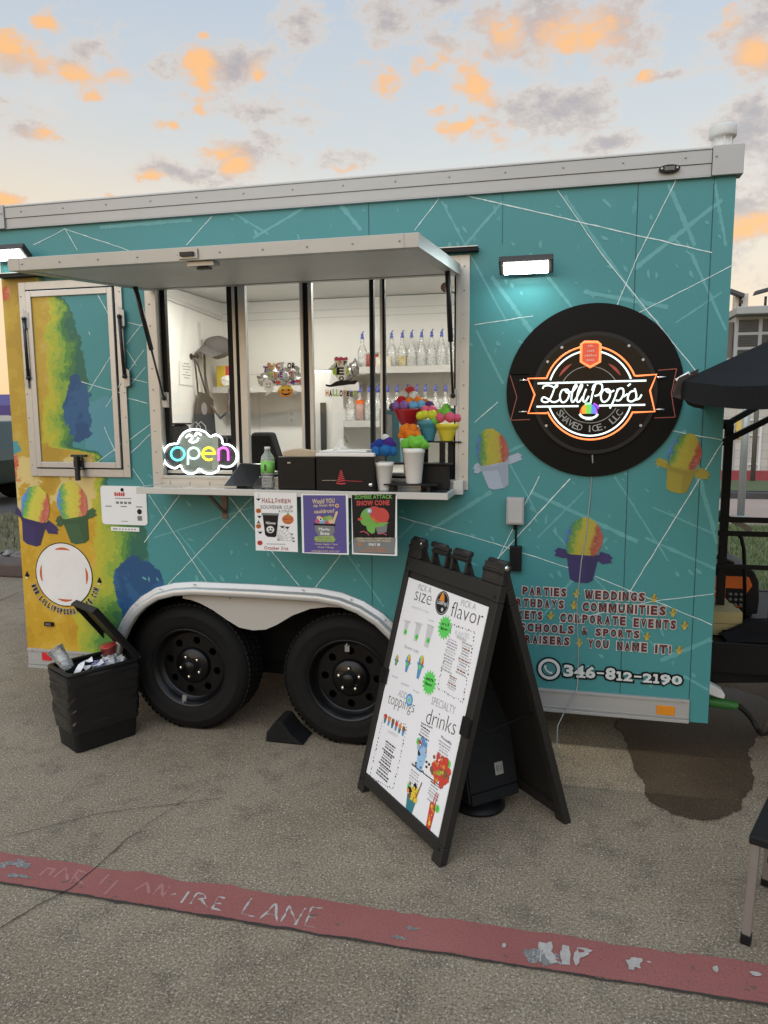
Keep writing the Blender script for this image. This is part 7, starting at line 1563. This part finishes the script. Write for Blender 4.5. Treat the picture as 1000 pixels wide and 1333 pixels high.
b = MB(); b.tube([(gx0+.05, gy+.1, gz1), (gx0+.08, gy+.1, gz1+.035), (gx1-.2, gy+.1, gz1+.035), (gx1-.12, gy+.1, gz1-.002)], .014, 10); b.build('handle', GBK, gt)
# stack of boards
ly = .62; lx1 = W(975, 805, ly).x; lz = W(955, 797, ly).z; LW_ = mat('lumber', (.43, .35, .17), .75, 0, .18, 5, detail=7)
nb = 2
for k in range(nb):
    h_ = (lz-dz)/nb; b = MB()
    for j in range(3): b.box((L_+.03+.01*k, ly+j*.105, dz+h_*k+.001), (lx1-.03*k-.012*j, ly+.1+j*.105, dz+h_*(k+1)-.001))
    o = b.build('lumber_bundle', LW_, None, bev=.002); tag(o, ('upper' if k else 'lower')+' layer of pale lumber boards on the trailer tongue', 'lumber', 'lumber on the tongue')
    e = MB(); e.box((L_+.1, ly-.0012, dz+h_*k+.004), (L_+.115, ly-.0002, dz+h_*(k+1)-.004)); e.build('band', mat('band', (.3, .25, .12), .5), o)
# black cloth over the deck
b = MB(); n = 16; cx0 = W(941, 820, DY0+.06).x
vs = []
for i in range(n+1):
    for j in range(n+1):
        x = cx0+1.0*i/n; y = DY0+.01+.30*j/n+.03*math.sin(i*.7); h_ = .03+.085*min(1, i/3)*(.55+.45*math.sin(i*.55+1.2*math.sin(j*.6)))+.04*noise.noise(Vector((i*.5, j*.45, 2)))
        vs.append((x+.02*math.sin(j), y, dz+max(.012, h_*math.sin(math.pi*min(1, (j+.6)/n*1.05)))))
b.add(vs, [(i*(n+1)+j, (i+1)*(n+1)+j, (i+1)*(n+1)+j+1, i*(n+1)+j+1) for i in range(n) for j in range(n)], 0, True); o = b.build('black_tarp', mat('tarp', (.014, .014, .016), .8, 0, .3, 20, bump=.4, bscale=60), None); tag(o, 'rumpled black cloth lying on the trailer tongue in front of the lumber', 'cloth')
o.modifiers.new('sub', 'SUBSURF').render_levels = 2
# cable with a green plug
b = MB(); y = .42; pts = [W(960, 918, y), W(970, 926, y), W(980, 938, y), W(988, 952, y)]; g0 = G(993, 962); pts += [Vector((g0.x, g0.y, .03)), Vector((g0.x+.10, g0.y+.12, .015)), Vector((g0.x+.25, g0.y+.10, .10)), Vector((g0.x+.5, g0.y+.2, .015)), Vector((g0.x+1.2, g0.y+.5, .015))]
PP = smoothpath([(p.x, p.z) for p in pts], 6); YY = smoothpath([(p.y, 0) for p in pts], 6)
b.tube([(a[0], c_[0], a[1]) for a, c_ in zip(PP, YY)], .013, 10); o = b.build('power_cable', mat('cable_black', (.014, .015, .015), .5), None); tag(o, 'thick black power cable with a green plug hanging below the hitch end', 'cable')
a, d = W(918, 912, y), W(961, 919, y); dv = (d-a); l_ = dv.length; b = MB(); b.lathe([(.020, 0), (.026, .02), (.026, l_*.66), (.022, l_*.7), (.024, l_*.74), (.021, l_*.78), (.023, l_*.83), (.020, l_*.87), (.021, l_*.92), (.014, l_)], a, dv, 20); b.build('plug', mat('plug_green', (.03, .16, .03), .5, 0, .12, 20), o)
b = MB(); P = [W(*q, .34) for q in ((914, 884), (926, 891), (941, 900), (944, 905), (943, 910), (934, 908), (914, 900))]; b.prism(P, (0, .06, 0)); b.build('cable_inlet', WHITE, TR, bev=.004)
b = MB(); p, q = W(962, 694, PY), W(972, 740, PY); b.tube([(p.x-.01, PY+.03, p.z), (p.x+.02, PY+.03, p.z-.03), (q.x-.01, PY+.04, (p.z+q.z)/2), (q.x, PY+.05, q.z), (q.x+.02, PY+.06, dz+.02)], .010, 8); o = b.build('rack_cable', BLK, None); tag(o, 'thin black cable looping down over the rack in front of the generator', 'cable')

# ------------------------------------------------------------------ black patio umbrella entering at the right
UC = Vector((4.56, -.34, 0)); UR_ = 1.235; ez = 1.812; apz = 2.40
UB = mat('umbrella_cloth', (.0135, .0135, .0155), .85, 0, .2, 16, bump=.35, bscale=220); US = mat('umbrella_lit', (.060, .046, .042), .85, 0, .2, 30, bump=.5, bscale=120)  # brown copy of the cloth: warm side light put into the colour
um = thing('patio_umbrella', 'open black patio umbrella reaching in from the right over the trailer tongue', 'umbrella', UC)
tips = [UC+Vector((UR_*math.cos(R(180+45*k)), UR_*math.sin(R(180+45*k)), ez)) for k in range(8)]; apex = UC+Vector((0, 0, apz))
b = MB(); NR, NS_ = 10, 8
for k in range(8):
    a, d = tips[k], tips[(k+1) % 8]; vs = []
    for i in range(NR+1):
        f_ = i/NR
        for j in range(NS_+1):
            e = a.lerp(d, j/NS_); p = apex.lerp(e, f_); p.z += -.035*math.sin(math.pi*j/NS_)*f_+.04*math.sin(math.pi*f_)*0; vs.append(p)
    b.add(vs, [(i*(NS_+1)+j, (i+1)*(NS_+1)+j, (i+1)*(NS_+1)+j+1, i*(NS_+1)+j+1) for i in range(NR) for j in range(NS_)], 0, True)
    mi = 1 if k == 7 else 0; vs = []
    for i in range(3):      # hanging valance
        for j in range(NS_+1):
            e = a.lerp(d, j/NS_); o_ = (e-UC); o_.z = 0; e = e+Vector((0, 0, -.035*math.sin(math.pi*j/NS_)-.0005)); vs.append(e+o_.normalized()*.006*i*math.sin(j*1.3)+Vector((0, 0, -.038*i*(1-.12*(j in (0, NS_))))))
    b.add(vs, [(i*(NS_+1)+j, (i+1)*(NS_+1)+j, (i+1)*(NS_+1)+j+1, i*(NS_+1)+j+1) for i in range(2) for j in range(NS_)], mi, True)
b.build('canopy', [UB, US], um)
b = MB()
for k in (0, ): 
    a = tips[0]; n_ = Vector((-.10, 1, 0)).normalized()
    P = [a+Vector((-.012, -.02, .012)), a+Vector((.06, -.005, .045)), a+Vector((.055, .02, -.03)), a+Vector((.02, .01, -.075)), a+Vector((-.03, .0, -.06)), a+Vector((-.028, -.01, -.02))]; b.prism(P, (0, .010, 0))
b.build('corner_flap', US, um)
for k in range(8):
    a = tips[k]; b = MB(); b.tube([apex-Vector((0, 0, .06)), a-Vector((0, 0, .012))], .007, 6); rb = b.build('rib', BLKM, um)
    b = MB(); dr = (a-apex).normalized(); b.tube([a-dr*.03+Vector((0, -.004, .016)), a+dr*.022+Vector((0, -.004, .010))], .008, 8); b.build('rib_tip', WHITE, rb)
    b = MB(); b.tube([UC+Vector((0, 0, apz-.42)), apex.lerp(a, .55)-Vector((0, 0, .02))], .006, 6); b.build('stretcher', BLKM, um)
b = MB(); b.tube([UC+Vector((0, 0, .03)), UC+Vector((0, 0, apz+.05))], .022, 14); b.build('pole', BLKM, um)
b = MB(); b.lathe([(.24, 0), (.24, .04), (.22, .055), (.05, .07), (.035, .30), (.024, .31)], UC, n=32); b.build('base', BLK, um)
b = MB(); b.lathe([(.02, 0), (.03, .02), (.012, .05), (0, .06)], UC+Vector((0, 0, apz+.01)), n=14); b.build('finial', BLK, um)

# ------------------------------------------------------------------ building across the road
def brick_mat():
    m = bpy.data.materials.new('pale_block'); m.use_nodes = True; t = NT(m.node_tree); p = t.n('ShaderNodeTexCoord').outputs['Object']
    s = t.n('ShaderNodeSeparateXYZ', i_0=p); v = t.n('ShaderNodeCombineXYZ', i_0=t.m('ADD', s.outputs[0], s.outputs[1]), i_1=s.outputs[2])
    br = t.n('ShaderNodeTexBrick'); t.put(br.inputs['Vector'], v.outputs[0]); br.inputs['Color1'].default_value = (.50, .47, .41, 1); br.inputs['Color2'].default_value = (.44, .41, .36, 1); br.inputs['Mortar'].default_value = (.34, .32, .29, 1)
    br.inputs['Scale'].default_value = 1; br.inputs['Brick Width'].default_value = .4; br.inputs['Row Height'].default_value = .2; br.inputs['Mortar Size'].default_value = .012
    c = t.mix(t.noise(p, 2.5, 5), br.outputs[0], (.52, .49, .43), 'MIX'); b = t.n('ShaderNodeBsdfPrincipled'); t.put(b.inputs['Base Color'], t.mix(.5, br.outputs[0], c)); b.inputs['Roughness'].default_value = .85
    t.n('ShaderNodeOutputMaterial', i_0=b.outputs[0]); return m
BY = 16.4
bd = thing('block_building', 'pale block building with a grey louvred upper storey across the road', 'building', (14, BY+4, .1))
b = MB(); b.box((5.4, BY, .1), (24, BY+8, 2.9)); b.build('wall', brick_mat(), bd)
x0 = W(957, 430, BY).x; LG = mat('louvre_frame', (.33, .34, .33), .6, 0, .08, 3)
ux0, uz0, uz1 = x0+.05, 2.905, W(975, 409, BY).z
b = MB(); b.box((ux0, BY+.3, uz0), (24, BY+7, uz1)); b.box((ux0-.05, BY-.06, uz1+.001), (24, BY+7.1, uz1+.18)); up_ = b.build('upper_storey', LG, bd, bev=.02)
DKL = mat('louvre_dark', (.035, .035, .033), .4, 0, .2, 5)
def upz(py): return W(975, py, BY+.3).z
rows_ = [(416, 432), (436, 451), (455, 470), (474, 489), (493, 508)]
for i in range(8):
    xa = W(961.5, 430, BY+.3).x+i*.53
    for py0, py1 in rows_:
        b = MB(); z0, z1 = max(upz(py1), uz0+.03), upz(py0)
        if z1 < z0+.05: continue
        b.box((xa, BY+.285, z0), (xa+.44, BY+.299, z1))
        for k in range(4): zz = z0+(z1-z0)*(k+.5)/4; b.box((xa+.01, BY+.27, zz-.012), (xa+.43, BY+.2845, zz), 1)
        b.build('louvre', [DKL, mat('louvre_slat', (.06, .06, .058), .5)], up_)
b = MB(); b.box((ux0-.42, BY+.4, uz0), (ux0-.02, BY+6, upz(418))); b.build('side_bay', mat('bay_brown', (.12, .10, .085), .6, 0, .2, 4), bd)
xx0, xx1 = W(974, 560, BY).x, W(990, 560, BY).x; zz1 = W(980, 545, BY).z
b = MB(); WL = mat('white_frame', (.62, .62, .60), .5)
for x in (xx0, xx1): b.box((x-.025, BY-.05, .1), (x+.025, BY-.002, zz1))
for z in (.35, 1.05, 1.75, zz1-.05): b.box((xx0+.026, BY-.045, z), (xx1-.026, BY-.004, z+.04))
b.build('ladder_frame', WL, bd)
b = MB(); xd0, xd1 = W(941, 560, BY).x, W(957, 560, BY).x; b.box((xd0, BY-.03, .1), (xd1, BY-.001, W(950, 560, BY).z)); b.build('door', mat('door_grey', (.33, .32, .30), .5, 0, .05, 2), bd)
b = MB(); xw = W(957, 575, BY).x; b.box((xw, BY-.06, 1.0), (xw+.12, BY-.001, 1.5)); b.build('wall_sign', mat('yellow_plate', (.62, .45, .12), .5), bd)
b = MB(); b.box((W(1004, 550, BY).x, BY-.06, .1), (W(1010, 550, BY).x, BY-.001, 2.8)); b.build('downpipe', LG, bd)
for (px, py, tilt) in ((957, 386, -.5), (990, 385, .3)):
    q = W(px, py, BY+.5); t = thing('roof_lamp', 'dark roof lamp %s on top of the louvred storey' % ('tipped down at the corner' if px < 970 else 'reaching sideways beyond the white box'), 'lamp', (q.x, q.y, uz1+.18), group='lamps on the far roof')
    b = MB(); b.tube([(q.x+.12, q.y, uz1+.181), (q.x+.12, q.y, q.z-.02)], .03, 8); b.build('mast', BLKM, t)
    b = MB(); b.obox((q.x-.16, q.y-.1, q.z+.04-tilt*.1), (.34, 0, tilt*.28), (0, .2, 0), (.03, 0, .10)); b.build('lamp_head', mat('lamp_dark', (.05, .05, .055), .5), t, bev=.02)
q = W(966, 394, BY+.6); b = MB(); b.box((q.x-.16, q.y, uz1+.181), (q.x+.14, q.y+.3, q.z+.22)); o = b.build('roof_box', mat('roofbox', (.55, .50, .42), .6), None, bev=.01); tag(o, 'small white cabinet on the far roof between two lamps', 'cabinet')
MB().box((q.x-.05, q.y-.01, q.z-.02), (q.x+.02, q.y-.0005, q.z+.06)).build('cabinet_mark', mat('mark_dark', (.1, .08, .08), .6), o)
# galvanised post
q = G(964, 674); t = thing('lamp_post', 'galvanised grey post standing at the near kerb of the far road', 'post', (q.x, q.y, 0))
b = MB(); zt_ = 6.2; b.tube([(q.x, q.y, .0), (q.x, q.y, 2.55)], .055, 14); b.build('post', mat('galvanised', (.36, .39, .39), .45, .5, .12, 8), t)
b = MB(); b.box((q.x-.10, q.y-.10, .012), (q.x+.10, q.y+.10, .04)); b.build('base_plate', MATS['galvanised'], t)
q2 = G(972, 633); b = MB(); b.tube([(q2.x+.1, 14.5, .1), (q2.x+.1, 14.5, 2.9)], .05, 10); o = b.build('guard_post', mat('post_brown', (.12, .11, .10), .6), None); tag(o, 'thin dark post before the pale block building', 'post')
b = MB(); b.lathe([(.055, 2.75), (.055, 2.81), (0, 2.82)], (q2.x+.1, 14.5, .1), n=12); b.build('post_cap', BLK, o)

# ------------------------------------------------------------------ far left: dark green pickup, purple and orange canopy
cxr = -7.05; cyy = 9.6
car = local(thing('parked_car', 'dark green car parked at the kerb beyond the dry grass', 'car'))
CP_ = mat('car_green', (.008, .026, .019), .25, .1, .1, 6, coat=.6); CG = mat('car_glass', (.012, .014, .015), .08, 0, .1, coat=.3)
b = MB(); prof = [(-2.3, .42), (-2.32, .85), (-2.2, 1.02), (-1.1, 1.10), (-.55, 1.58), (-.2, 1.66), (1.5, 1.66), (1.95, 1.55), (2.25, 1.05), (2.32, .85), (2.3, .42)]
nP = len(prof); wds = [.88, .90, .86, .84, .68, .66, .66, .68, .86, .90, .88]
vs = [(x, -w_, z) for (x, z), w_ in zip(prof, wds)]+[(x, w_, z) for (x, z), w_ in zip(prof, wds)]
b.add(vs, [(i, i+1, nP+i+1, nP+i) for i in range(nP-1)]+[(nP-1, 0, nP, 2*nP-1)], 0, False); b.poly(vs[:nP]); b.poly(vs[nP:][::-1]); bdy = b.build('body', CP_, car, bev=.03)
b = MB()
for s_ in (-1, 1):
    for x0, x1 in ((-.85, .0), (.08, .95), (1.03, 1.85)):
        xa = x0 if x0 > -.5 else x0+.35; b.add([(x0, s_*.865, 1.10), (x1, s_*.865, 1.10), (min(x1, 1.6), s_*.70, 1.56), (xa, s_*.70, 1.56)], [(0, 1, 2, 3)])
b.build('window', CG, car)
b = MB()
for s_ in (-1, 1): b.box((-.1, s_*.895-.01, .92), (.06, s_*.895+.01, .96)); b.box((.85, s_*.895-.01, .92), (1.0, s_*.895+.01, .96))
b.build('door_handle', CHR, car)
for x in (-1.4, 1.4):
    for s_ in (-1, 1):
        b = MB(); b.lathe([(.20, -.10), (.33, -.10), (.34, -.06), (.34, .06), (.33, .10), (.20, .10)], (x, s_*.80, .34), (0, 1, 0), 28); wh = b.build('wheel', RUB, car); b = MB(); b.lathe([(.21, -.09), (.0, -.07)], (x, s_*.80, .34), (0, s_*-1., 0), 18); b.build('rim', ALU, wh)
for s_ in (-1, 1): b = MB(); b.box((-2.31, s_*.62-.16, .74), (-2.24, s_*.62+.16, .88)); b.build('headlight', CHR, car)
car.location = (-9.45, 8.75, .012); car.rotation_euler = (0, 0, R(4))
tn = thing('canopy_tent', 'purple canopy tent with an orange band far behind the green car', 'tent', (-13.2, 15, 0))
PT = mat('tent_purple', (.075, .05, .19), .7, 0, .1, 3); OT = mat('tent_orange', (.72, .30, .08), .7, 0, .1, 3)
b = MB(); A = [(-16, 13.5, 1.92), (-11.2, 13.5, 1.92), (-11.2, 17, 1.92), (-16, 17, 1.92)]; b.add(A+[(-15, 15.2, 2.25), (-12.2, 15.2, 2.25)], [(0, 1, 5, 4), (1, 2, 5), (2, 3, 4, 5), (3, 0, 4)]); b.build('roof', PT, tn)
b = MB()
for k in range(4): p, q = Vector(A[k]), Vector(A[(k+1) % 4]); b.quad(p, q, q-Vector((0, 0, .42)), p-Vector((0, 0, .42)))
b.build('valance', PT, tn)
b = MB()
for k in range(4): p, q = Vector(A[k])-Vector((0, 0, .425)), Vector(A[(k+1) % 4])-Vector((0, 0, .425)); b.quad(p, q, q-Vector((0, 0, .30)), p-Vector((0, 0, .30)))
b.build('band', OT, tn)
for p in A: b = MB(); b.tube([(p[0], p[1], 0), p], .04, 8); b.build('leg', ALU, tn)
